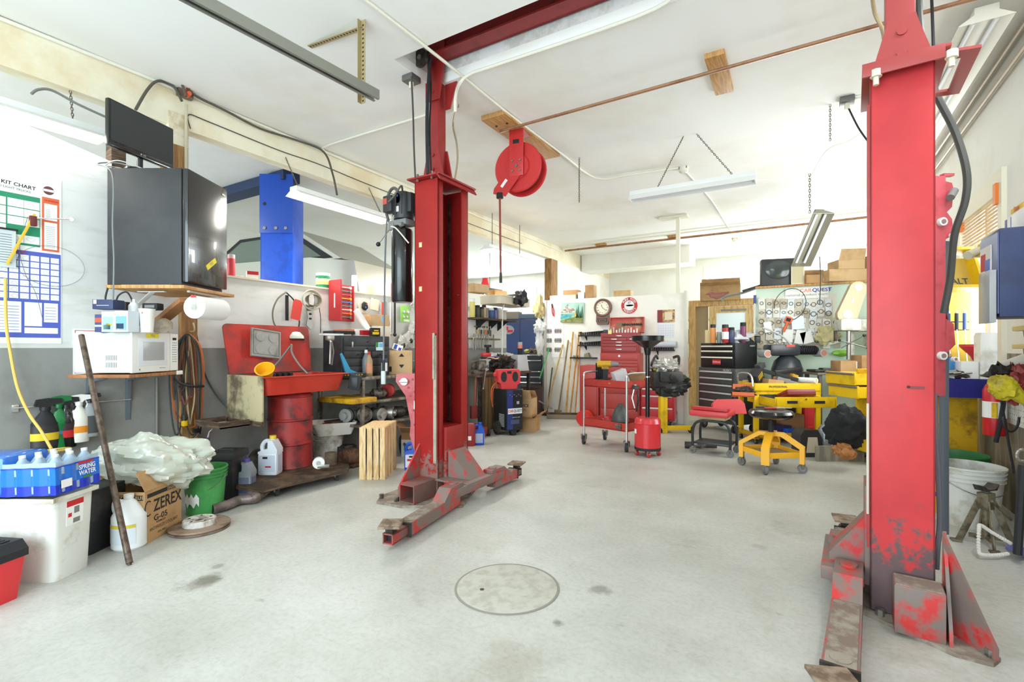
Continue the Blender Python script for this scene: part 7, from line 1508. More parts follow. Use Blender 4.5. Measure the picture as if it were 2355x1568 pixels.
carton('cardboard_box','brown carton with a red side mark on the dark steel table',Vector((q.x,q.y,0.886))+fw*0.03+rt*0.1,0.2,0.2,0.15,FACE,CARD); carton('cardboard_box','taller brown carton next to the right lift post on the steel table',Vector((q.x,q.y,0.886))+fw*0.0+rt*0.4,0.3,0.2,0.22,FACE,CARD); smallbox('small_box','white box between the two brown cartons on the steel table',Vector((q.x,q.y,0.886))+fw*0.03+rt*0.24,0.07,0.1,0.14,WHITE)
b = B(GREASY); b.box((0,0,0.02),(0.26,0.2,0.03),0.01); b.box((0.05,0,0.04),(0.1,0.1,0.03),0.01); solo('machine_vise',b,'flat rusty vise on the left of the steel table','vise',Vector((q.x,q.y,0.886))+fw*0.02-rt*0.2,FACE)
# black brake lathe like machine between the chest and the table
q = aD(1810,870,6.9); t = thing('brake_lathe','dark brake lathe with a black bellows and two round cups in front of the pegboard','brake lathe',(q.x,q.y,0),FACE); BK = M((42,46,52),0.35,dirt=(60,62,64),amt=0.3)
b = B(BK); b.box((-0.08,0,1.17),(0.42,0.24,0.16),0.04); b.lathe([(0.2,0.7),(0.21,0.9),(0.17,1.02),(0.08,1.1)],26,(0,0,0),sy=0.8); b.box((0.0,0.05,0.35),(0.4,0.4,0.7),0.02); obj('machine_body',b,t)
b = B(SOFTBLK)
for k in range(11): b.cyl((0.13+0.025*k,0,1.17),(0.142+0.025*k,0,1.17),0.065,n=18)
b.cyl((0.12,0,1.17),(0.42,0,1.17),0.05,n=16); b.m(GREY); b.cyl((0.12,-0.06,1.25),(0.42,-0.06,1.25),0.008,n=6); obj('bellows',b,t)
for x_,z_ in ((0.46,1.13),(-0.32,1.12)): b = B(LGREY); b.cyl((x_,-0.1,z_),(x_,0.1,z_),0.055,n=22); b.m(M((190,130,110),0.6)); b.cyl((x_,-0.102,z_),(x_,-0.1,z_),0.04,n=20); obj('cup',b,t)
b = B(M((200,80,60),0.5)); b.box((-0.02,-0.122,1.23),(0.12,0.004,0.03)); obj('badge',b,t); b = B(LGREY); b.tube(spl([(-0.4,-0.1,1.48),(-0.3,-0.1,1.45),(-0.12,-0.1,1.36),(0.0,-0.1,1.24)]),0.014); obj('air_pipe',b,t)
# black and grey chests
P_ = aD(1690,800,6.8); P_.z = 0; rzc = FACE-rad(68); ax_ = Vector((math.cos(rzc),math.sin(rzc),0)); ay_ = Vector((-math.sin(rzc),math.cos(rzc),0)); cc_ = P_-ax_*0.34+ay_*0.22
DG = M((70,72,70),0.4)
def lg(b,w,d,h): b.text('HUSKY',0.045,(w*0.3,-d/2-0.0,h-0.028),'-y',LGREY)
chest('roller_cabinet','dark grey roller cabinet with shiny full-width pulls left of the yellow cart',cc_,0.70,0.46,0.91,[0.14,0.14,0.17,0.17,0.3,0.14],DG,M((214,212,206),0.35,0.3),rzc,casters=0.12,logo=lg,frame=0.04)
t = chest('tool_chest','black top chest with cream pulls and a red sticker, on the grey roller cabinet',cc_+Vector((0,0,0.912)),0.66,0.42,0.36,[0.24,0.3,0.46],M((24,25,27),0.4),CREAM,rzc,frame=0.03,logo=lambda b,w,d,h: b.text('HUSKY',0.03,(w/2+0.0012,0.12,h*0.88),'+x',LGREY))
b = B(TXTR); b.bx(-0.07,0.09,-0.224,-0.221,0.05,0.12); b.text('Edelbrock',0.035,(0.01,-0.2245,0.085),'-y',TXTW,bold=False); obj('sticker',b,t,label='red sticker with white lettering')
for k,(px,r_,h_,c_,cp,lab) in enumerate(((1640,0.04,0.27,(226,150,80),BLACK,'orange and grey aerosol can at the left on the black chest'),(1654,0.032,0.16,(150,170,160),LGREY,'short grey-green can on the black chest'),(1668,0.045,0.26,(170,50,50),BLACK,'black-topped can with a white and red label on the black chest'),(1682,0.042,0.22,(60,66,100),SOFTBLK,'dark blue bottle on the black chest'),(1709,0.04,0.29,(120,50,90),SOFTBLK,'tall purple aerosol can on the black chest'),(1742,0.04,0.1,(60,70,64),SOFTBLK,'dark green tin at the right end on the black chest'))):
    q = aD(px,790,7.1 if px < 1660 else 6.95); q.z = 1.273; can('spray_can',lab,q,r_,h_,M(c_,0.4),cp,PAPER if k in (2,) else None)
smallbox('small_box','cream carton standing behind the cans at the left on the black chest',Vector((aD(1632,790,7.2).x,aD(1632,790,7.2).y,1.273)),0.11,0.07,0.19,M((230,214,160),0.6)); q = aD(1692,790,7.05); q.z = 1.3; b = B(M((226,228,230),0.3,trans=0.3)); b.crumple((0,0,0.05),(0.2,0.12,0.09),23,26,14,0.6); b.m(SOFTBLK); b.crumple((0.12,0,0),(0.1,0.08,0.06),24,20,10,0.6); solo('plastic_bag',b,'crumpled clear bag behind the cans on the black chest','bag',q)
# yellow service cart
q = aD(1735,800,6.1); q.z = 0; yc = q+rt*0.415+fw*0.22; t = thing('service_cart','yellow service cart piled with parts, one wide drawer pulled far out','cart',yc,FACE)
b = B(YEL); b.box((0,0,0.66),(0.83,0.44,0.02)); b.bx(-0.415,0.415,-0.22,-0.205,0.62,0.76,0.003); b.bx(-0.415,0.415,0.205,0.22,0.62,0.76); b.bx(-0.415,-0.4,-0.22,0.22,0.62,0.76); b.bx(0.4,0.415,-0.22,0.22,0.62,0.76); b.bx(-0.41,0.41,-0.22,-0.2,0.46,0.49); b.text('PROFESSIONAL',0.034,(-0.12,-0.2215,0.715),'-y',TXT); obj('top_tray',b,t)
for x_ in (-0.385,0.385):
    for y_ in (-0.2,0.2): b = B(YEL); b.box((x_,y_,0.345),(0.06,0.035,0.57),0.003); obj('leg',b,t); wheel(t,(x_,y_,0.035),0.035,0.025,(1,0,0),tyre=BLACK)
b = B(YELD); b.bx(-0.415,0.415,-0.22,0.22,0.07,0.085); b.bx(-0.415,0.415,-0.22,-0.21,0.07,0.14); b.bx(-0.415,-0.405,-0.22,0.22,0.07,0.14); b.bx(0.405,0.415,-0.22,0.22,0.07,0.14); obj('bottom_tray',b,t)
b = B(YEL); PO = 0.38; b.bx(-0.36,0.36,-0.22-PO,-0.205-PO,0.5,0.625,0.002); b.bx(-0.35,-0.34,-0.22-PO,0.1,0.51,0.6); b.bx(0.34,0.35,-0.22-PO,0.1,0.51,0.6); b.bx(-0.35,0.35,-0.22-PO,0.1,0.505,0.512); o = obj('drawer',b,t); b = B(SOFTBLK); b.box((-0.16,-0.222-PO,0.565),(0.12,0.006,0.032)); b.box((0.16,-0.222-PO,0.565),(0.12,0.006,0.032)); obj('handle_slot',b,o); b = B(STEEL); b.cyl((0,-0.22-PO,0.6),(0,-0.228-PO,0.6),0.01,n=12); obj('lock',b,o)
b = B(CHROME); b.tube(spl([(-0.42,0.2,0.72),(-0.43,0.18,0.85),(-0.43,0.0,0.88),(-0.43,-0.16,0.85),(-0.42,-0.2,0.72)]),0.012); obj('push_handle',b,t)
MY = Matrix.Translation(yc) @ R3(FACE)
t2 = thing('tool_case','dark red plastic tool case lying in the open yellow drawer','case',MY @ Vector((0.0,-0.42,0.56)),FACE,tilt=(0,rad(0))); b = B(M((134,36,40),0.45)); b.T = Matrix.Rotation(rad(-20),4,'X'); b.box((0,0,0.08),(0.34,0.26,0.07),0.015); b.m(M((90,26,30),0.5)); b.box((0,0,0.08),(0.345,0.265,0.006)); obj('case_body',b,t2)
t = thing('magnetic_shelf','orange magnetic tray full of black sockets on the left end of the yellow cart','tray',MY @ Vector((-0.43,-0.2,0.6)),rad(0)); b = B(M((232,108,44),0.45)); b.box((-0.1,-0.03,0.0),(0.26,0.16,0.012)); b.bx(-0.23,0.03,-0.11,-0.1,0,0.05); b.bx(-0.23,-0.22,-0.11,0.05,0,0.05); b.bx(-0.23,0.03,0.04,0.05,0,0.14); obj('tray_body',b,t); b = B(GREASY); b.crumple((-0.09,-0.03,0.05),(0.11,0.06,0.05),41,26,14,0.8,scale=5); obj('contents',b,t)
for k,(x_,y_,z_,s_,rz_,ry_,mm,lab) in enumerate(((-0.28,-0.02,0.78,(0.2,0.12,0.14),40,-30,SOFTBLK,'black and yellow striped carton tipped up at the left of the yellow cart'),(-0.2,0.05,0.94,(0.12,0.08,0.07),30,-20,DARK,'small dark box on top of the striped carton, highest on the yellow cart'),(-0.13,-0.08,0.69,(0.22,0.16,0.12),10,6,CARD,'brown carton in the pile on the yellow cart'),(0.02,0.0,0.72,(0.2,0.14,0.11),-20,10,CARDD,'dark brown carton in the middle of the pile on the yellow cart'),(0.0,0.02,0.84,(0.46,0.12,0.05),-14,16,SOFTBLK,'long black moulding lying across the pile on the yellow cart'),(0.14,0.04,0.88,(0.4,0.07,0.06),12,-6,BLACK,'shiny black tube on top at the right of the yellow cart'),(0.13,-0.06,0.74,(0.4,0.14,0.05),-8,18,GREY,'long grey panel sloping down to the right of the yellow cart'),(0.2,0.02,0.8,(0.1,0.07,0.07),20,14,YELD,'small yellow carton at the right of the pile on the cart'),(0.0,-0.14,0.7,(0.16,0.06,0.05),20,10,M((200,80,60),0.5),'orange-red packet at the front of the pile on the yellow cart'),(-0.33,0.08,0.69,(0.14,0.1,0.1),5,0,CARDL,'light carton at the left back of the yellow cart'))):
    b = B(mm); b.box((0,0,s_[2]/2),s_,0.006)
    if k == 0: b.m(YEL); [b.box((-0.05+0.035*i,-s_[1]/2-0.001,s_[2]*0.6),(0.015,0.002,s_[2]*0.5)) for i in range(4)]
    solo('cart_carton' if 'carton' in lab else 'car_part',b,lab,'box' if 'carton' in lab or 'box' in lab else 'car part',MY @ Vector((x_,y_,z_-0.01)),FACE+rad(rz_),tilt=(0,rad(ry_)))
b = B(PAPER); b.cyl((-0.08,0.1,0),(0.02,-0.12,0),0.035,n=22); b.m(M((210,196,160),0.7)); b.cyl((0.0195,-0.119,0),(0.021,-0.122,0),0.028,n=20); solo('cardboard_tube',b,'white cardboard tube end at the right of the yellow cart','tube',MY @ Vector((0.34,-0.1,0.79)),FACE)
for k,(x_,y_,s_,mm,lab) in enumerate(((0.18,0.05,(0.26,0.2,0.26),CARDD,'brown bag-like carton on the bottom tray of the yellow cart'),(0.0,-0.05,(0.2,0.16,0.13),M((50,50,100),0.5),'dark blue box on the bottom tray of the yellow cart'),(-0.18,0.0,(0.2,0.2,0.2),M((60,46,50),0.6),'dark bundle on the bottom tray of the yellow cart'),(0.06,-0.14,(0.12,0.08,0.1),BLUE,'bright blue packet at the front of the bottom tray'))):
    smallbox('stored_box',lab,MY @ Vector((x_,y_,0.087)),*s_,mm,FACE+0.1*k)
# creeper seats
q = az(1665,1050)+fw*0.2+rt*-0.02; t = thing('tractor_stool','red tractor-seat rolling stool with a black tube frame','stool',q,rad(-6)); b = B(M((206,62,66),0.45)); b.box((-0.02,-0.02,0.46),(0.42,0.38,0.06),0.025); b.T = Matrix.Translation((0.13,0.12,0.44)) @ Matrix.Rotation(rad(42),4,'Z') @ Matrix.Rotation(rad(-14),4,'X'); b.prism([(-0.2,0),(0.2,0),(0.19,0.12),(0.14,0.17),(-0.14,0.17),(-0.19,0.12)],-0.02,0.025,'y'); obj('seat',b,t)
b = B(M((46,50,50),0.4));
for y_ in (-0.15,0.15): b.tube(spl([(-0.2,y_,0.08),(-0.2,y_,0.26),(-0.15,y_,0.36),(0,y_,0.38),(0.15,y_,0.36),(0.2,y_,0.26),(0.2,y_,0.08)],5),0.015,8)
b.box((0,0,0.12),(0.38,0.28,0.025),0.004); obj('frame',b,t); b = B(CARDL); b.box((0,0,0.41),(0.28,0.24,0.04)); obj('seat_spacer',b,t)
for x_ in (-0.2,0.2):
    for y_ in (-0.15,0.15): wheel(t,(x_,y_,0.038),0.038,0.025,(0.3,1,0),tyre=M((120,120,118),0.6),fork=0.045)
b = B(M((190,50,56),0.4)); b.box((0,0,0.02),(0.40,0.09,0.035),0.006); solo('tool_case',b,'flat red case lying along the front of the red stool','case',q+Vector((-0.03,-0.1,0.492)),rad(-14))
q = (az(1712,1080)+az(1835,1082)+az(1790,1092)+az(1767,1065))/4+fw*0.02; t = thing('mechanic_stool','yellow mechanic stool with round black seat and diamond-plate tool shelf','stool',q,rad(38)); YS = M((240,176,40),0.42)
for k in range(4):
    a = PI/4+k*PI/2; d_ = Vector((math.cos(a),math.sin(a),0)); b = B(YS); R_ = Matrix.Rotation(a,4,'Z'); b.T = R_
    b.prism([(0.02,0.37),(0.11,0.37),(0.29,0.25),(0.29,0.09),(0.25,0.09),(0.25,0.23),(0.09,0.335),(0.02,0.335)],-0.035,0.035,'y'); obj('leg',b,t); wheel(t,tuple(d_*0.27+Vector((0,0,0.042))),0.042,0.028,(-d_.y,d_.x+0.5,0),tyre=M((110,108,104),0.6),fork=0.05)
b = B(YS)
for k in range(4): a = PI/4+k*PI/2; p0 = Vector((math.cos(a),math.sin(a),0))*0.275; p1 = Vector((math.cos(a+PI/2),math.sin(a+PI/2),0))*0.275; m_ = (p0+p1)/2; v = p1-p0; b.box((m_.x,m_.y,0.175),(v.length-0.04,0.008,0.055),0.002,rz=math.atan2(v.y,v.x))
b.m(M((130,128,122),0.4,0.7)); b.box((0,0,0.165),(0.36,0.36,0.006),rz=0); obj('tool_shelf',b,t)
b = B(SOFTBLK); b.cyl((0,0,0.34),(0,0,0.5),0.024,n=16); obj('gas_lift',b,t); b = B(BLACKG); b.lathe([(0.06,0.5),(0.17,0.51),(0.2,0.53),(0.205,0.555),(0.19,0.58),(0.14,0.592),(0.0001,0.594)],40); obj('seat',b,t)
for dx,dy,c_,lab in ((-0.06,0.02,(60,56,56),'black-handled tool lying on the round stool seat'),(0.02,-0.03,(170,60,60),'red-handled screwdriver lying on the round stool seat'),(0.09,0.03,(170,168,160),'steel wrench lying on the round stool seat')): b = B(M(c_,0.4)); b.cyl((-0.08,0,0.012),(0.03,0,0.012),0.011,n=8); b.m(STEEL); b.cyl((0.03,0,0.012),(0.1,0.01,0.012),0.005,n=6); solo('hand_tool',b,lab,'hand tool',q+Vector((dx,dy,0.594)),rad(20+60*dx))
# right of the yellow cart
b = B(M((46,46,48),0.5)); b.prism([(-0.12,0),(0.12,0),(0.12,0.2),(0.07,0.3),(-0.08,0.3),(-0.12,0.24)],-0.09,0.09,'y'); b.m(M((196,184,160),0.6)); b.prism([(-0.06,0.05),(0.08,0.05),(0.06,0.22),(-0.04,0.22)],-0.093,-0.09,'y'); b.m(TXTR); b.box((0.05,0,0.31),(0.06,0.03,0.02)); solo('jump_starter',b,'black boxy battery pack with a worn white label right of the yellow stool','battery pack',az(1868,1052)+fw*0.1,FACE)
smallbox('red_box','bright red carton on the floor behind the silver cylinder',az(1905,1020)+fw*0.4,0.2,0.15,0.42,M((206,44,50),0.5)); b = B(M((160,170,178),0.35,0.3)); b.lathe([(0.06,0),(0.065,0.02),(0.065,0.28),(0.03,0.33),(0.0001,0.33)],22); solo('gas_cylinder',b,'silver-blue cylinder on the floor left of the black cloth','cylinder',az(1904,1046)+fw*0.06)
b = B(M((24,24,26),0.85)); b.crumple((0,0,0),(0.2,0.1,0.2),33,44,26,0.3,scale=2.2); b.m(M((170,112,60),0.7)); b.crumple((0.08,-0.05,-0.2),(0.1,0.07,0.07),37,20,12,0.5); solo('black_cloth',b,'black jacket draped over a yellow drawer left of the right lift post','jacket',aD(1945,985,4.8),FACE,tilt=(0,rad(35)))
q = aD(2003,955,5.2)+rt*0.25; t = chest('tool_chest','yellow tool cabinet with pulled-out drawers behind the right lift post',Vector((q.x,q.y,0)),0.5,0.5,0.97,[(0.15,[1.0],0.33),(0.15,[1.0],0.3),0.22,(0.4,[1.0],0.16)],YEL,STEEL,FACE-PI/2,casters=0.1)
b = B(PLYG); b.bx(-0.5,0.0,-0.02,0.02,0,0.16); solo('floor_board',b,'grey board on the floor under the yellow cabinet','board',az(1985,1060),FACE)

# ================================================================== RIGHT SIDE BEYOND THE POST
# display cabinet: yellow base with slanted navy top
q = aD(2205,900,4.02); BX = q.x; BY = q.y; t = thing('display_stand','yellow stand with a slanting navy tray top in front of the window','display stand',(BX-0.02,BY+0.1,0),rad(10)); b = B(YELD); b.box((-0.11,0.08,0.40),(0.52,0.24,0.80),0.004); obj('base',b,t); b = B(M((36,40,120),0.4)); b.prism([(-0.38,0.95),(0.19,0.95),(0.14,0.8),(-0.38,0.8)],-0.2,0.2,'y'); obj('tray',b,t)
b = B(M((240,200,70),0.5)); b.bx(-0.34,0.2,0.2,0.22,0.95,1.72); obj('back_panel',b,t)
b = B(DARK); b.bx(-0.1,0.17,0.14,0.15,1.42,1.43); b.bx(-0.1,0.17,0.14,0.15,1.35,1.36); obj('tool_rack',b,t)
MD = Matrix.Translation((BX-0.02,BY+0.1,0)) @ R3(rad(10))
for x_,c_,lab in ((0.03,(40,60,110),'blue-handled pry bar in the yellow rack, left one'),(0.085,(50,50,56),'black-handled pry bar in the yellow rack, middle one'),(0.14,(60,90,170),'bright blue pry bar in the yellow rack, right one')): b = B(M(c_,0.5)); b.cyl((0,0,0.36),(0,0,0.5),0.014,n=10); b.m(CHROME); b.cyl((0,0,0.5),(0,0,0.52),0.01,n=8); b.cyl((0.02,0,0),(0,0,0.36),0.006,n=8); solo('pry_bar',b,lab,'pry bar',MD @ Vector((x_,0.145,1.0)),rad(10))
b = B(WHITED); b.prism([(-0.06,0),(0.06,0),(0.06,0.34),(0.04,0.37),(-0.05,0.37),(-0.06,0.34)],-0.05,0.05,'y'); solo('tall_carton',b,'tall off-white carton standing on the navy tray','box',MD @ Vector((0.16,-0.15,0.952)),rad(10)); smallbox('small_box','low white box left of the tall off-white carton',MD @ Vector((0.04,-0.14,0.952)),0.11,0.1,0.14,WHITE,rad(10))
b = B(M((220,60,64),0.5)); b.lathe([(0.02,0),(0.04,0.05),(0.11,0.13),(0.112,0.15),(0.1,0.15)],22); solo('red_funnel',b,'red funnel behind the tall off-white carton','funnel',MD @ Vector((0.17,0.02,1.08)))
bottle('oil_bottle','blue bottle with a white top on the navy tray',MD @ Vector((-0.1,-0.05,0.952)),0.04,0.2,M((50,60,170),0.4),WHITE); bottle('oil_bottle','light blue bottle with an amber cap on the navy tray',MD @ Vector((-0.03,-0.02,0.952)),0.045,0.2,M((60,130,190),0.4),M((216,160,60),0.5))
for k,(x_,c_,lab) in enumerate(((-0.14,(150,40,50),'dark red box on the left of the navy tray'),(-0.09,(150,150,150),'chrome tool in the clutter on the navy tray'),(-0.02,(60,50,50),'black and red plier handles on the navy tray'))): b = B(M(c_,0.4)); b.crumple((0,0,0.03),(0.06,0.04,0.035),50+k,16,10,0.7,flat=-0.03); b.m(STEEL); b.cyl((-0.06,-0.04,0.03),(0.07,-0.05,0.05),0.008,n=6); solo('hand_tool',b,lab,'hand tool',MD @ Vector((x_,-0.16,0.952)))
t = thing('display_sign','open yellow metal tool case lid with black lettering above the yellow rack','sign',aD(2186,668,4.12),rad(24)); b = B(M((206,176,80),0.5)); b.T = Matrix.Rotation(rad(-20),4,'X'); b.box((0,0,0.15),(0.4,0.01,0.3)); b.m(YEL); b.frame(-0.2,0.2,-0.02,0.36,0.025,-0.1,0.0); b.text('DEWALT',0.075,(0.0,-0.007,0.08),'-y',M((70,80,80),0.5)); obj('lid',b,t); b = B(STEEL); b.cyl((0.16,-0.1,-0.05),(0.2,-0.1,0.3),0.009,n=8); obj('gas_strut',b,t)
# vertical grey bar and red hook plate hanging beyond the post
q = aD(2168,640,2.85); t = thing('locking_ladder','pink-red steel side plate with white rollers and hooks behind the right post','lift part',(q.x,q.y,0),FACE); b = B(M((206,86,96),0.42,dirt=(180,70,76),amt=0.3)); b.bx(-0.05,0.01,-0.01,0.02,0.92,2.2,0.004); b.prism([(0.01,2.17),(0.05,2.16),(0.06,2.12),(0.05,2.02),(0.02,1.99),(0.05,1.95),(0.06,1.86),(0.01,1.83)],-0.005,0.008,'y'); b.prism([(0.01,1.5),(0.02,1.44),(0.0,1.38),(0.06,1.34),(0.07,1.22),(0.01,1.16)],-0.005,0.008,'y'); b.bx(0.0,0.06,-0.01,0.02,2.2,2.215); obj('side_plate',b,t)
for x_,z_,r_ in ((-0.02,1.93,0.024),(0.04,1.85,0.015),(-0.02,1.155,0.024),(0.05,1.135,0.014)): b = B(WHITE); b.cyl((x_,-0.03,z_),(x_,-0.01,z_),r_,n=20); b.m(M((150,120,116),0.5)); b.cyl((x_,-0.033,z_),(x_,-0.03,z_),r_*0.55,n=16); obj('roller',b,t)
b = B(GREY); b.cyl((0.0,-0.05,2.06),(0.05,-0.02,2.11),0.02,n=14); obj('pin',b,t); b = B(M((96,104,112),0.5)); b.bx(0.03,0.065,0.03,0.06,0.1,1.83,0.002); obj('guide_bar',b,t,label='long grey upright bar')
# navy wall cabinet, stuff on it, yellow nozzle
t = thing('wall_cabinet','navy blue wall cabinet with a clear brochure holder on the right wall','cabinet',(XR-0.18,3.95,1.375),-PI/2); b = B(NAVY); b.box((0.0,0,0.25),(0.34,0.35,0.50),0.004); b.m(M((90,104,150),0.4)); b.box((0.0,-0.177,0.25),(0.32,0.008,0.46)); b.m(PAPER); b.box((-0.04,-0.183,0.33),(0.2,0.004,0.2)); b.m(TXTR); b.box((-0.08,-0.186,0.34),(0.08,0.002,0.1)); b.m(BLUE); b.box((0.0,-0.186,0.3),(0.08,0.002,0.1)); obj('cabinet_body',b,t); b = B(M((200,206,210),0.2,trans=0.4)); b.box((0.06,-0.2,0.12),(0.2,0.03,0.3),0.003); obj('brochure_holder',b,t)
smallbox('stored_box','white and yellow belt box on top of the navy wall cabinet, right one',(XR-0.14,3.9,1.877),0.2,0.22,0.14,WHITE,-PI/2,bands=((0,1,0.8,1,M((240,200,40),0.6)),)); smallbox('stored_box','blue and white cap box on top of the navy wall cabinet, left one',(XR-0.15,4.06,1.877),0.1,0.2,0.1,M((70,80,150),0.6),-PI/2,bands=((0.5,1,0,1,WHITE),))
b = B(TXTR); b.text('Stant',0.04,(0,0,0),'-y',TXTR); solo('box_lettering',b,'red lettering on the yellow band of the belt box','lettering',(XR-0.255,3.9,2.003),-PI/2)
q = aD(2262,572,3.4); b = B(YEL); b.box((0.06,0,0),(0.16,0.07,0.08),0.02); b.m(M((206,196,170),0.5)); b.cyl((-0.03,0,-0.01),(-0.13,-0.02,-0.05),0.026,0.03,n=16); b.m(YELD); b.prism([(-0.08,-0.06),(0.08,-0.06),(0.08,-0.03),(0,-0.02)],-0.02,0.02,'y'); solo('yellow_nozzle',b,'yellow tool with a cream nozzle fixed at the left edge of the navy cabinet','power tool',q,FACE)
t = thing('hanging_fittings','chrome clamps and black rods hanging in front of the navy cabinet','fittings',aD(2338,640,3.0),FACE); b = B(CHROME); b.ball((0.0,0,0.14),0.03); b.cyl((-0.03,0,0.1),(0.02,0,0.17),0.02,n=12); b.cyl((-0.08,0,0.0),(-0.02,0,0.0),0.016,n=12); b.box((-0.04,0,0.005),(0.05,0.03,0.035),0.006); obj('clamps',b,t); b = B(SOFTBLK); b.tube([(0.01,0,0.1),(0.0,0,0.04),(-0.03,0,0.0)],0.01); b.cyl((-0.08,0,0),(-0.14,0,-0.03),0.01,n=8); obj('rods',b,t); b = B(LGREY); b.tube([(-0.03,0,-0.02),(-0.035,0,-0.12),(-0.02,0,-0.18)],0.003); b.box((-0.025,0,-0.19),(0.02,0.01,0.02)); obj('wire_tag',b,t)
# clear fuse racks below the cabinet
for k,z_ in enumerate((1.21,1.32)): b = B(M((216,200,140),0.35)); b.box((0,0,0),(0.62,0.16,0.03),0.006); b.m(CLEAR); [b.cyl((-0.28+0.04*i,-0.02,-0.05),(-0.28+0.04*i,-0.02,0.0),0.014,0.018,n=8) for i in range(15)]; solo('bit_rack',b,('lower','upper')[k]+' row of clear yellow tubes hanging under the navy cabinet','rack',(XR-0.1,3.95,z_),-PI/2)
# fire extinguisher, yellow gloves, peg panel, rods
q = aX(2287,1000,XR-0.09); t = thing('fire_extinguisher','red fire extinguisher hanging on the boards of the right wall','fire extinguisher',q,rad(-40)); b = B(M((200,28,34),0.3)); b.lathe([(0.062,0),(0.066,0.02),(0.066,0.33),(0.05,0.37),(0.02,0.39)],26); obj('cylinder',b,t); b = B(PAPER); b.lathe([(0.0668,0.13),(0.0668,0.25)],26); b.m(YEL); b.box((0.03,-0.06,0.19),(0.03,0.01,0.11)); obj('label',b,t); b = B(STEEL); b.cyl((0,0,0.38),(0,0,0.43),0.02); b.box((-0.03,-0.02,0.44),(0.09,0.02,0.02),0.004); obj('valve',b,t); b = B(SOFTBLK); b.tube(spl([(0.03,-0.02,0.41),(0.09,-0.07,0.33),(0.075,-0.08,0.12),(0.05,-0.085,-0.04)]),0.014); obj('discharge_hose',b,t)
t = thing('battery_tool','dirty yellow bag-like boot hanging over the wall hooks at the right edge','boot',aD(2318,890,2.95),FACE); b = B(M((206,190,40),0.5,dirt=(150,130,40),amt=0.4)); b.crumple((-0.03,0,0.0),(0.07,0.06,0.07),61,26,14,0.3); b.tube([(0,0,0),(0.06,-0.01,-0.06),(0.14,-0.02,-0.12)],[0.05,0.035,0.015],10); obj('boot',b,t); b = B(M((150,60,56),0.5)); b.crumple((0.09,0.05,0.02),(0.08,0.05,0.09),63,26,14,0.7,scale=4); b.m(GREASY); b.crumple((0.05,0.08,0.06),(0.08,0.05,0.07),64,20,12,0.7,scale=4); obj('hanging_parts',b,t)
b = B(M((226,220,206),0.6)); b.cyl((0,0,0),(0.2,-0.05,0.08),0.03,0.042,n=18); solo('white_tube',b,'white plastic tube lying above the yellow boot at the right edge','tube',aD(2300,845,3.1),FACE)
b = B(WHITED); b.bx(-0.01,0,-0.5,0.0,-0.2,0.2); b.m(GREY); [b.bx(-0.0108,-0.01,-0.04-0.04*i,-0.032-0.04*i,-0.17+0.04*j,-0.162+0.04*j) for i in range(11) for j in range(9)]; solo('pegboard',b,'white perforated panel on the right wall below the yellow boot','panel',(XR-0.002,aX(2312,950,XR).y,0.85))
cable('leaning_rod','thin black rod leaning on the right wall behind the buckets',[aD(2300,905,3.2),aD(2332,1088,3.2)],0.007,SOFTBLK,'rod',smooth=False); b = B(BLACK); b.tube([(math.cos(a)*0.05,0,math.sin(a)*0.09-0.09) for a in [rad(180+15*i) for i in range(13)]],0.007,6); solo('drive_belt',b,'black rubber belt hanging under the yellow boot','belt',aD(2325,925,3.0),FACE)
b = B(CHROME); b.tube([(math.cos(a)*0.035,0,math.sin(a)*0.035) for a in [2*PI*i/20 for i in range(20)]],0.008,6,closed=True); solo('ring_bolt',b,'steel ring hooked on the right wall at the picture edge','ring',aD(2352,1047,2.95),FACE)
cable('drain_pipe','upright grey steel post at the picture edge by the jack stand',[aD(2352,1070,2.75),aD(2340,1275,2.72)],0.02,SOFTBLK,'post',smooth=False)
# buckets, stacks, jack stand, tool with rope
bucket('plastic_bucket','big dirty white bucket with its bail down, by the jack stand',az(2278,1222)+fw*0.16,0.15,0.19,0.40,M((214,214,206),0.5,dirt=(176,170,150),amt=0.35),FACE,inner=GREASY,bail=30)
bucket('plastic_bucket','dark green tub behind the white bucket on the right',az(2245,1180)+fw*0.18,0.17,0.2,0.40,M((40,110,56),0.45),FACE,inner=GREEN)
for k in range(3): bucket('plastic_bucket',('white bucket with yellow print at the bottom of the stack behind the post','white rim of the middle nested bucket behind the post','white rim of the top nested bucket behind the post')[k],az(2150,1198)+fw*0.14+Vector((0,0,0.0 if k == 0 else 0.32+0.055*k)),0.115,0.145,0.37 if k == 0 else 0.06,WHITED,FACE,marks=(lambda b: (b.m(YEL),b.lathe([(0.127,0.05),(0.135,0.26)],30),b.m(BLUE),b.lathe([(0.133,0.17),(0.1345,0.2)],30))) if k == 0 else None,lid=(SOFTBLK if k == 2 else None))
t = thing('jack_stand','rusty grey-green steel jack stand in front of the white bucket','jack stand',az(2290,1262)+fw*0.06,FACE+0.3); JS = M((130,122,100),0.6,0.3,dirt=(92,80,62),amt=0.5,scale=12)
for k in range(4): a = PI/4+k*PI/2; c_ = Vector((math.cos(a),math.sin(a),0)); b = B(JS); p1 = c_*0.13; p0 = c_*0.03+Vector((0,0,0.27)); v = p0-p1; b.box(tuple((p0+p1)/2),(0.035,0.008,v.length),0.002,R=v.to_track_quat('Z','X').to_matrix().to_4x4()); b.box(tuple(c_*0.14+Vector((0,0,0.006))),(0.05,0.05,0.012),0.003,rz=a); obj('leg',b,t)
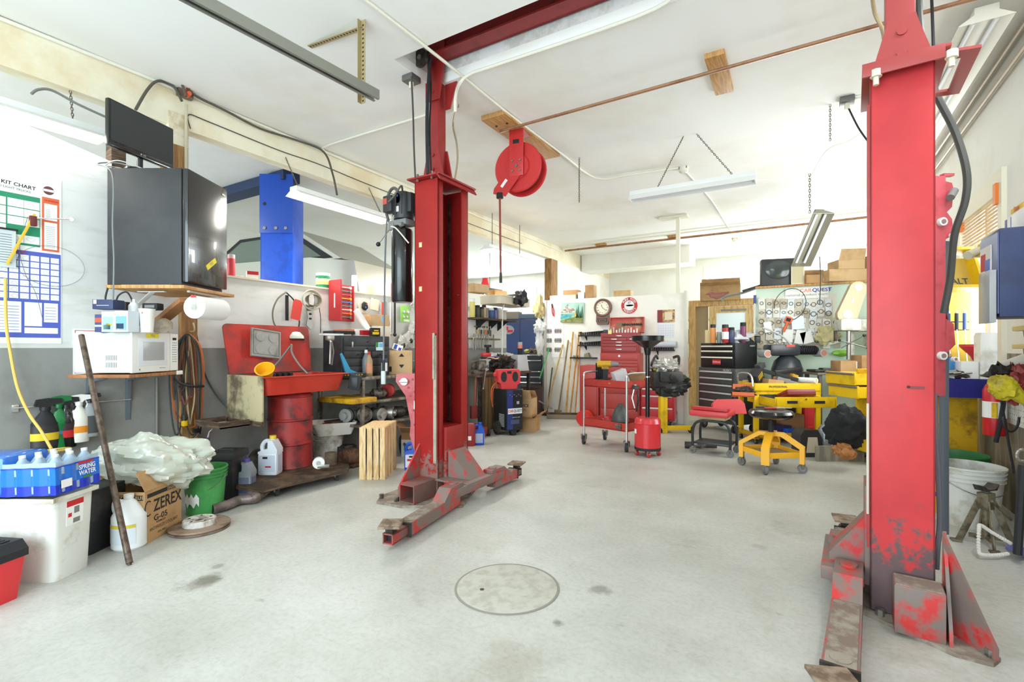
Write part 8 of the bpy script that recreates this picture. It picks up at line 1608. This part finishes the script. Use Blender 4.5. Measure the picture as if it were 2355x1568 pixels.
b = B(JS); b.box((0,0,0.27),(0.07,0.06,0.1),0.005); b.cyl((0,0,0.05),(0,0,0.34),0.018,n=12); b.box((0,0,0.05),(0.16,0.012,0.025),0.002,rz=PI/4); b.box((0,0,0.05),(0.16,0.012,0.025),0.002,rz=-PI/4); obj('ratchet_body',b,t); b = B(GREASY); b.prism([(-0.07,0.37),(-0.03,0.345),(0.03,0.345),(0.07,0.37),(0.05,0.335),(-0.05,0.335)],-0.03,0.03,'y'); obj('saddle',b,t); b = B(JS); b.cyl((-0.02,-0.04,0.28),(0.12,-0.06,0.16),0.008,n=8); obj('release_handle',b,t)
q = az(2340,1285)-Vector((0,0,0)); t = thing('rope_puller','purple-grey plastic tool with a twisted white rope loop at the right edge','rope',q,FACE); b = B(M((96,98,150),0.5)); b.box((0.03,0,0.04),(0.14,0.07,0.05),0.012,R=Matrix.Rotation(rad(22),4,'Y')); b.box((0.11,0,0.02),(0.1,0.07,0.05),0.012,R=Matrix.Rotation(rad(22),4,'Y')); obj('handle',b,t); b = B(M((226,220,210),0.7)); P = spl([(-0.04,0.0,0.09),(-0.12,0.02,0.14),(-0.18,0.03,0.18),(-0.2,0.02,0.16),(-0.22,0.0,0.05),(-0.21,-0.01,0.03),(-0.14,-0.01,0.025),(-0.05,0,0.03)],8)
for i in range(0,len(P)-1): p = P[i]; b.ball(tuple(p),0.0105,8,5)
obj('rope_loop',b,t)
# blind in the right window
b = B(M((226,196,150),0.6)); [b.bx(-0.02,0.0,5.16,6.16,2.36-0.03*k,2.366-0.03*k) for k in range(9)]; b.m(ORNG); b.bx(-0.05,-0.005,5.1,5.16,2.3,2.46); b.bx(-0.05,-0.005,6.14,6.2,2.3,2.46); b.m(CREAM); b.bx(-0.03,0.0,5.16,6.16,2.38,2.44); b.bx(-0.022,0.0,5.16,6.16,2.07,2.1); solo('window_blind',b,'pleated straw blind half lowered in the right-hand window','blind',(XR-0.0,0,0))

# ================================================================== OVERHEAD: TRACK, REEL, PIPES, LIGHTS, CABLES
p1 = aD(866,212,3.29); L_ = 3.6
b = B(GALV); b.bx(-0.03,0.03,-L_,0,0.0,0.006); b.bx(-0.03,-0.024,-L_,0,-0.05,0.0); b.bx(0.024,0.03,-L_,0,-0.05,0); b.bx(-0.03,-0.012,-L_,0,-0.056,-0.05); b.bx(0.012,0.03,-L_,0,-0.056,-0.05); b.bx(-0.05,-0.03,-L_,0,0.0,0.004)
solo('garage_door_track',b,'long galvanised door track hanging under the ceiling, coming towards the camera','door track',p1,rad(-3.5))
def perf(name,label,q0,q1,wd=0.04):
    v = q1-q0; R = v.to_track_quat('Z','Y').to_matrix().to_4x4(); b = B(M((178,160,116),0.5,0.3)); b.T = R
    n = int(v.length/0.03); b.bx(-wd/2,wd/2,-0.002,0.002,0,v.length); b.bx(wd/2-0.004,wd/2,0.002,wd*0.8,0,v.length); b.m(SOFTBLK)
    for k in range(n): b.box((-0.002,-0.0022,0.015+0.03*k),(0.014,0.001,0.012)); b.box((-0.002,0.0022,0.015+0.03*k),(0.014,0.001,0.012))
    return solo(name,b,label,'bracket',q0)
hq = aD(835,50,3.3); hq.z = H; perf('perforated_hanger','upright perforated steel angle holding the door track to the ceiling',Vector((hq.x,hq.y,H-0.56)),hq)
perf('perforated_hanger','slanting perforated angle running along the ceiling to the upright one',az(712,108,H-0.004),Vector((hq.x,hq.y,H-0.05)))
# white conduits
CW = M((234,230,214),0.5)
def conduit(label,pts,r=0.012,mat=CW,k=5,smooth=True,cat='conduit',name='conduit'): return cable(name,label,pts,r,mat,cat,k=k,smooth=smooth)
zc = H-0.018
conduit('white conduit running lengthwise along the ceiling past the red post to a lamp holder',[az(700,-110,zc),az(840,0,zc),az(1029,147,zc),az(1165,258,zc),az(1300,360,zc),az(1345,396,zc),az(1385,412,zc),az(1450,402,zc),az(1560,386,zc)],k=3)
conduit('white conduit across the ceiling, bending down to the flexible tube by the post',[az(1560,-15,zc),az(1460,40,zc),az(1133,152,zc),az(1085,168,zc),az(1058,190,H-0.06),az(1048,220,H-0.2),az(1047,258,H-0.34)],k=4)
conduit('thin flexible steel tube dropping to the head of the left post',[az(1047,258,H-0.34),aD(1042,290,4.2),aD(1050,330,4.1),aD(1052,370,4.05),aD(1046,412,4.0)],0.008,M((176,160,130),0.4,0.4))
conduit('white conduit across the ceiling from the beam towards the left post',[az(745,345,zc),az(760,332,zc),az(985,263,zc)],0.01,k=3)
conduit('white conduit from the lamp holder back to the far pipe',[az(1575,392,zc),az(1640,465,zc),az(1688,545,zc)],0.012)
conduit('white conduit along the top edge of the left beam',[aX(-60,12,XL+0.014),aX(0,42,XL+0.014),aX(334,176,XL+0.014),aX(893,410,XL+0.014),aX(1290,578,XL+0.014)],0.014,smooth=False)
conduit('white twin conduit running down the beam corner beyond the right post',[Vector((XR-0.03,3.2,H-0.03)),Vector((XR-0.03,12,H-0.03))],0.012,smooth=False)
BRP = M((160,116,84),0.45,0.3,dirt=(130,88,62),amt=0.4)
def pipe(label,pts,r=0.014,mat=BRP): return cable('pipe',label,pts,r,mat,'pipe',smooth=False)
pipe('copper-brown pipe across the ceiling from the right wall to the hose reel board',[Vector((XR-0.04,aY(1150,302,4).y-0.02,H-0.09)),az(1150,302,H-0.09)],0.014)
pipe('copper-brown pipe along the top of the right wall, upper of two',[Vector((XR-0.06,2.6,H-0.08)),Vector((XR-0.06,12.5,H-0.08))],0.016,M((184,164,136),0.45))
pipe('copper-brown pipe along the top of the right wall, lower of two',[Vector((XR-0.04,2.6,H-0.2)),Vector((XR-0.04,12.5,H-0.2))],0.016,M((184,164,136),0.45))
pipe('long copper pipe across the ceiling at the back of the shop',[Vector((XR-0.02,9.9,H-0.06)),Vector((-4.55,9.9,H-0.06))],0.022)
pipe('pale pipe just above the long copper one at the back',[Vector((XR-0.02,9.6,H-0.03)),Vector((-4.4,9.6,H-0.03))],0.012,CW)
for i,(px,py,lab) in enumerate(((535,0,''),(0,0,''))): pass
for x_,lab in ((-3.7,'small wood block holding the far copper pipe, left one'),(-2.2,'small wood block holding the far copper pipe, middle one')): b = B(WOODH); b.box((0,0,0),(0.22,0.1,0.04)); solo('wood_block',b,lab,'wood block',(x_,9.86,H-0.022))
b = B(WOODH); b.T = R3(rad(91)); b.box((0,0,0),(0.62,0.14,0.04),0.004); q = az(1655,170,H-0.02); solo('wood_block',b,'short orange plank screwed to the ceiling across the brown pipe','plank',q)
# hose reel on its board
c_ = (az(1121,272,H)+az(1278,345,H)+az(1165,262,H)+az(1237,355,H))/4
b = B(WOODH); b.T = R3(rad(90)); b.box((0,0,0),(1.18,0.27,0.045),0.004); b.m(SOFTBLK)
for x_,y_ in ((-0.42,-0.05),(-0.42,0.07),(0.45,0.05)): b.cyl((x_,y_,-0.03),(x_,y_,-0.02),0.012,n=8)
solo('reel_board',b,'orange timber board fixed to the ceiling above the red hose reel','board',(c_.x,c_.y,H-0.0235))
rc_ = aD(1197,390,4.95); t = thing('hose_reel','red air hose reel hanging from the timber board on the ceiling','hose reel',rc_,rad(9))
RR = M((204,50,50),0.35)
RX = Matrix.Rotation(PI/2,3,'X')
for y_,nm in ((-0.07,'reel_flange'),(0.09,'reel_flange')): b = B(RR); b.lathe([(0.13,-0.006),(0.238,-0.012),(0.25,0.0),(0.238,0.012),(0.13,0.012),(0.12,0.03),(0.06,0.03),(0.06,-0.006)],44,(0,y_,0),R=RX); obj(nm,b,t)
b = B(M((150,36,36),0.5)); b.cyl((0,-0.06,0),(0,0.08,0),0.13,n=30); b.m(M((120,40,40),0.5)); b.cyl((0,-0.05,0),(0,0.07,0),0.2,n=30); obj('hose_drum',b,t)
b = B(RR); tz = H-0.046-rc_.z; b.bx(-0.075,0.075,-0.12,-0.105,-0.1,tz,0.004); b.bx(-0.075,0.075,-0.12,0.08,tz-0.008,tz)
b.prism([(-0.075,0.0),(0.075,-0.06),(-0.12,-0.29),(-0.25,-0.25),(-0.24,-0.2),(-0.1,-0.03)],-0.119,-0.104,'y'); b.m(STEEL)
for x_,z_ in ((0,0),(0.04,0.05),(-0.04,0.05),(0.04,-0.05),(-0.04,-0.05)): b.cyl((x_,-0.13,z_),(x_,-0.12,z_),0.01 if x_ else 0.016,n=8)
b.m(SOFTBLK); b.bx(-0.035,0.03,-0.1225,-0.12,0.22,0.26); b.m(PAPER); b.box((-0.13,-0.1215,-0.16),(0.03,0.002,0.09),R=Matrix.Rotation(rad(40),4,'Y')); obj('reel_bracket',b,t)
b = B(SOFTBLK); b.cyl((-0.18,-0.11,-0.3),(-0.18,-0.11,-0.25),0.035,n=14); obj('hose_guide',b,t)
b = B(M((150,70,60),0.5)); b.tube([(-0.18,-0.11,-0.3),(-0.175,-0.11,-0.7),(-0.17,-0.11,-1.05)],0.011,8); b.m(GREASY); b.cyl((-0.17,-0.11,-1.05),(-0.17,-0.11,-1.15),0.016,n=8); obj('air_hose',b,t,label='brown hose hanging straight down with a steel fitting')
# lamp holders, boxes
def holder(label,q,r=0.06): b = B(M((226,222,204),0.5)); b.lathe([(r,0),(r,-0.02),(r*0.9,-0.05),(r*0.45,-0.07),(0.0001,-0.07)],22); b.m(GREY); b.box((0,0,-0.01),(r*1.6,r*1.6,0.03),0.004); return solo('lamp_holder',b,label,'lamp holder',q)
holder('round cream lamp holder on the ceiling right of the hose reel',az(1572,385,H-0.0)); holder('round cream lamp holder far back beside the copper pipe',az(1690,548,H)); holder('round cream lamp holder on the ceiling behind the left post',az(1030,238,H),0.09)
def jbox(label,q,drop):
    t = thing('junction_box',label,'junction box',q,0); b = B(M((110,108,104),0.5,0.4)); b.box((0,0,-0.025),(0.11,0.11,0.05),0.008); obj('box_body',b,t); b = B(CREAM); b.cyl((0,0,-0.1),(0,0,-0.05),0.02,n=12); obj('gland',b,t); return t
jbox('grey junction box on the ceiling left of the red post, cable dropping from it',az(946,176,H),1)
cable('motor_cable','dark cable dropping from the ceiling box to the hydraulic motor',[az(946,176,H-0.1),aD(950,260,3.85),aD(952,340,3.85),aD(955,408,3.85)],0.007)
cable('hydraulic_hose','thick black hose running down beside the post extension, left of two',[aD(992,118,3.95),aD(986,180,3.95),aD(982,280,3.92),aD(984,400,3.88)],0.014,SOFTBLK)
cable('hydraulic_hose','thin black hose running down beside the post extension, right of two',[aD(985,120,3.99),aD(991,200,3.99),aD(988,300,3.95),aD(992,402,3.9)],0.008,SOFTBLK)
q = aX(425,212,XL+0.03); t = thing('outlet_box','grey outlet box with two orange plugs at the top of the beam','outlet',q,PI/2); b = B(M((124,112,96),0.5,0.4)); b.box((0,0,0),(0.12,0.05,0.1),0.008); obj('box_body',b,t)
for z_ in (0.03,-0.03): b = B(M((230,96,56),0.5)); b.cyl((0,-0.025,z_),(0.0,-0.08,z_),0.024,0.018,n=14); obj('plug',b,t)
cable('black_cable','thick black cable sagging along the beam to the hanging light',[aX(428,222,XL+0.12),aX(420,190,XL+0.1),aX(450,220,XL+0.08),aX(520,255,XL+0.05),aX(600,296,XL+0.05),aX(690,325,XL+0.05),aX(745,350,XL+0.06),aX(765,400,XL+0.08),aX(775,448,XL+0.15)],0.011,M((84,80,70),0.6))
cable('black_cable','thick black cable arching from the outlet box down behind the television',[aX(418,232,XL+0.1),aX(400,200,XL+0.05),aX(365,186,XL+0.05),aX(340,205,XL+0.06),aX(312,252,XL+0.08)],0.011,M((84,80,70),0.6))
cable('black_cable','grey cable arching over the left-hand light fixture',[aX(72,216,XL+0.06),aX(88,206,XL+0.06),aX(120,208,XL+0.05),aX(180,240,XL+0.05),aX(250,272,XL+0.06)],0.009,M((124,124,116),0.6))
cable('thin_cord','thin dark cord sagging along the face of the beam',[aX(438,296,XL+0.02),aX(434,264,XL+0.01),aX(480,280,XL+0.01),aX(640,345,XL+0.01),aX(740,380,XL+0.01),aX(900,445,XL+0.01),aX(1200,560,XL+0.01)],0.0045)
pipe('grey conduit running down the timber post behind the television',[aX(428,240,XL+0.03),aX(428,388,XL+0.03)],0.012,M((196,186,160),0.5))
# hanging fluorescent lights
lz = 2.72
t = lampfix('strip_light','lit fluorescent strip hanging over the half wall by the blue post',(XL+0.22,3.72,2.76),1.3,PI/2,wd=0.24,em=14,wing=0.03)
lampfix('strip_light','lit fluorescent strip at the left picture edge below the beam',(XL+0.02,0.98,2.80),1.25,PI/2,wd=0.22,em=8,wing=0.03)
q = aD(1165,582,8.4); qf = q.copy(); lampfix('strip_light','lit fluorescent strip hanging far back beyond the left post',(q.x,q.y,2.82),1.25,PI/2,wd=0.26,em=14,wing=0.03)
for x_,y_,z_,e_,L_ in ((XL+0.22,3.72,2.70,24,1.2),(XL+0.05,0.98,2.74,2.5,1.2),(q.x,q.y,2.76,30,1.2)): area('lamp_glow',(x_,y_,z_),(0,0,PI/2),L_,0.12,e_,(1,0.98,0.92))
for (px,py,dx,lab) in ((686,395,0.22,'chain holding the left end of the strip light by the blue post'),(876,470,0.22,'chain holding the right end of the strip light by the blue post')):
    q0 = aX(px,py,XL+dx); chain('chain',lab,(q0.x,q0.y,2.82),(XL+0.015,q0.y,3.16))
for y_,lb in ((0.55,'left'),(1.42,'right')): chain('chain','short chain above the strip light at the left picture edge, %s one' % lb,(XL+0.02,y_,2.85),(XL-0.03,y_,3.09))
for y_,lb in ((-0.45,'near'),(0.45,'far')): chain('chain','chain holding the %s end of the distant lit strip light' % lb,(qf.x,qf.y+y_,2.87),(qf.x,qf.y+y_,H))
y5 = az(1585,311,H).y; a_ = aY(1450,462,y5); b_ = aY(1738,411,y5)
m_ = (a_+b_)/2; lampfix('strip_light','long unlit shop light hung from two chains in the middle of the ceiling',(m_.x,y5,m_.z+0.03),(b_-a_).length,0,False,wd=0.15,wing=0.05)
chain('chain','slanting chain at the left end of the middle shop light',az(1572,313,H),(m_.x-0.33,y5,m_.z+0.08)); chain('chain','slanting chain at the right end of the middle shop light',az(1602,308,H),(m_.x+0.42,y5,m_.z+0.08))
q = az(1332,362,H); chain('chain','loose chain hanging from the ceiling right of the hose reel',q,q-Vector((0,0,0.52)))
q = az(1909,240,H); chain('chain','loose chain hanging from the ceiling left of the right post',q,q-Vector((0,0,0.33)))
qb = az(1948,225,H); jbox('grey outlet box on the ceiling left of the right post',qb,1); cable('black_cable','black cord hanging from the outlet box towards the right post',[qb-Vector((0,0,0.06)),aD(1958,262,4.3),aD(1975,295,4.2),aD(1996,325,4.1)],0.007,SOFTBLK); conduit('short conduit from the outlet box to the right post',[qb+Vector((0.05,0,-0.02)),qb+Vector((0.4,0.05,-0.02))],0.012)
cable('draped_wire','thin white cord draped from the middle shop light to the hanging chain',[b_,aD(1790,415,5.6),aD(1830,426,5.9),aD(1862,408,6.0),aD(1890,360,5.2),aD(1912,338,5.0),aD(1950,325,4.9),aD(1980,305,4.8)],0.005,M((226,222,206),0.5))
q = aD(1862,405,6.2); q2 = aD(1862,490,6.2); chain('chain','chain carrying the end-hung fluorescent fixture near the right post',q2,(q.x,q.y,H),0.045,0.004)
t = lampfix('strip_light','bare twin-tube fixture hanging down by one end near the right post',aD(1862,548,6.35),0.75,FACE+PI/2,False,tilt=(0,rad(50)),mat=M((150,146,130),0.4,0.4),wd=0.26,wing=0.07)
cable('hanging_cable','dark cord dropping from the end-hung fixture to the pegboard',[aD(1885,590,6.6),aD(1887,640,6.6),aD(1885,700,6.6)],0.006)
# right side: LED strip and empty fixture along the right wall
lampfix('strip_light','long clear-covered strip light on the ceiling at the upper right corner',(0.98,2.75,H-0.07),2.0,PI/2,True,mat=M((226,230,240),0.3),wd=0.22,em=1.3,wing=0.02)
lampfix('strip_light','unlit fixture with shiny reflectors on the ceiling behind the right post',(0.98,5.3,H-0.12),2.3,PI/2,False,mat=M((232,228,214),0.35),wd=0.26,wing=0.04)
conduit('thick dark cable bowing out beside the right post',[aD(2112,-20,2.75),aD(2116,60,2.7),aD(2128,130,2.65),aD(2150,210,2.6),aD(2195,300,2.55),aD(2222,390,2.5),aD(2220,460,2.5),aD(2195,540,2.55),aD(2185,640,2.6),aD(2170,720,2.62)],0.017,M((70,72,68),0.55),6,cat='cable',name='power_cable')
conduit('coiled steel conduit hanging at the top left of the right post',[aD(2005,-20,2.75),aD(2012,30,2.72),aD(2030,70,2.7),aD(2036,120,2.66)],0.010,M((170,150,116),0.4,0.4),cat='conduit')
conduit('twisted steel cable beside the right post extension',[aD(2099,-20,2.7),aD(2099,70,2.66),aD(2100,128,2.62)],0.009,M((130,124,100),0.4,0.5),cat='cable',name='steel_cable')
conduit('thin grey cable right of the steel cable above the post',[aD(2142,-20,3.0),aD(2145,60,2.95),aD(2147,122,2.9)],0.008,SOFTBLK,cat='cable',name='black_cable')
conduit('grey hose running down the back of the right post to the floor',[aD(2150,905,2.5),aD(2152,1000,2.45),aD(2158,1100,2.4),aD(2161,1200,2.35),aD(2156,1260,2.3),aD(2154,1308,2.3)],0.011,M((96,98,106),0.5),cat='hose',name='hydraulic_hose')
area('lamp_glow',(0.98,2.75,H-0.13),(0,0,PI/2),1.9,0.2,22,(0.92,0.95,1))
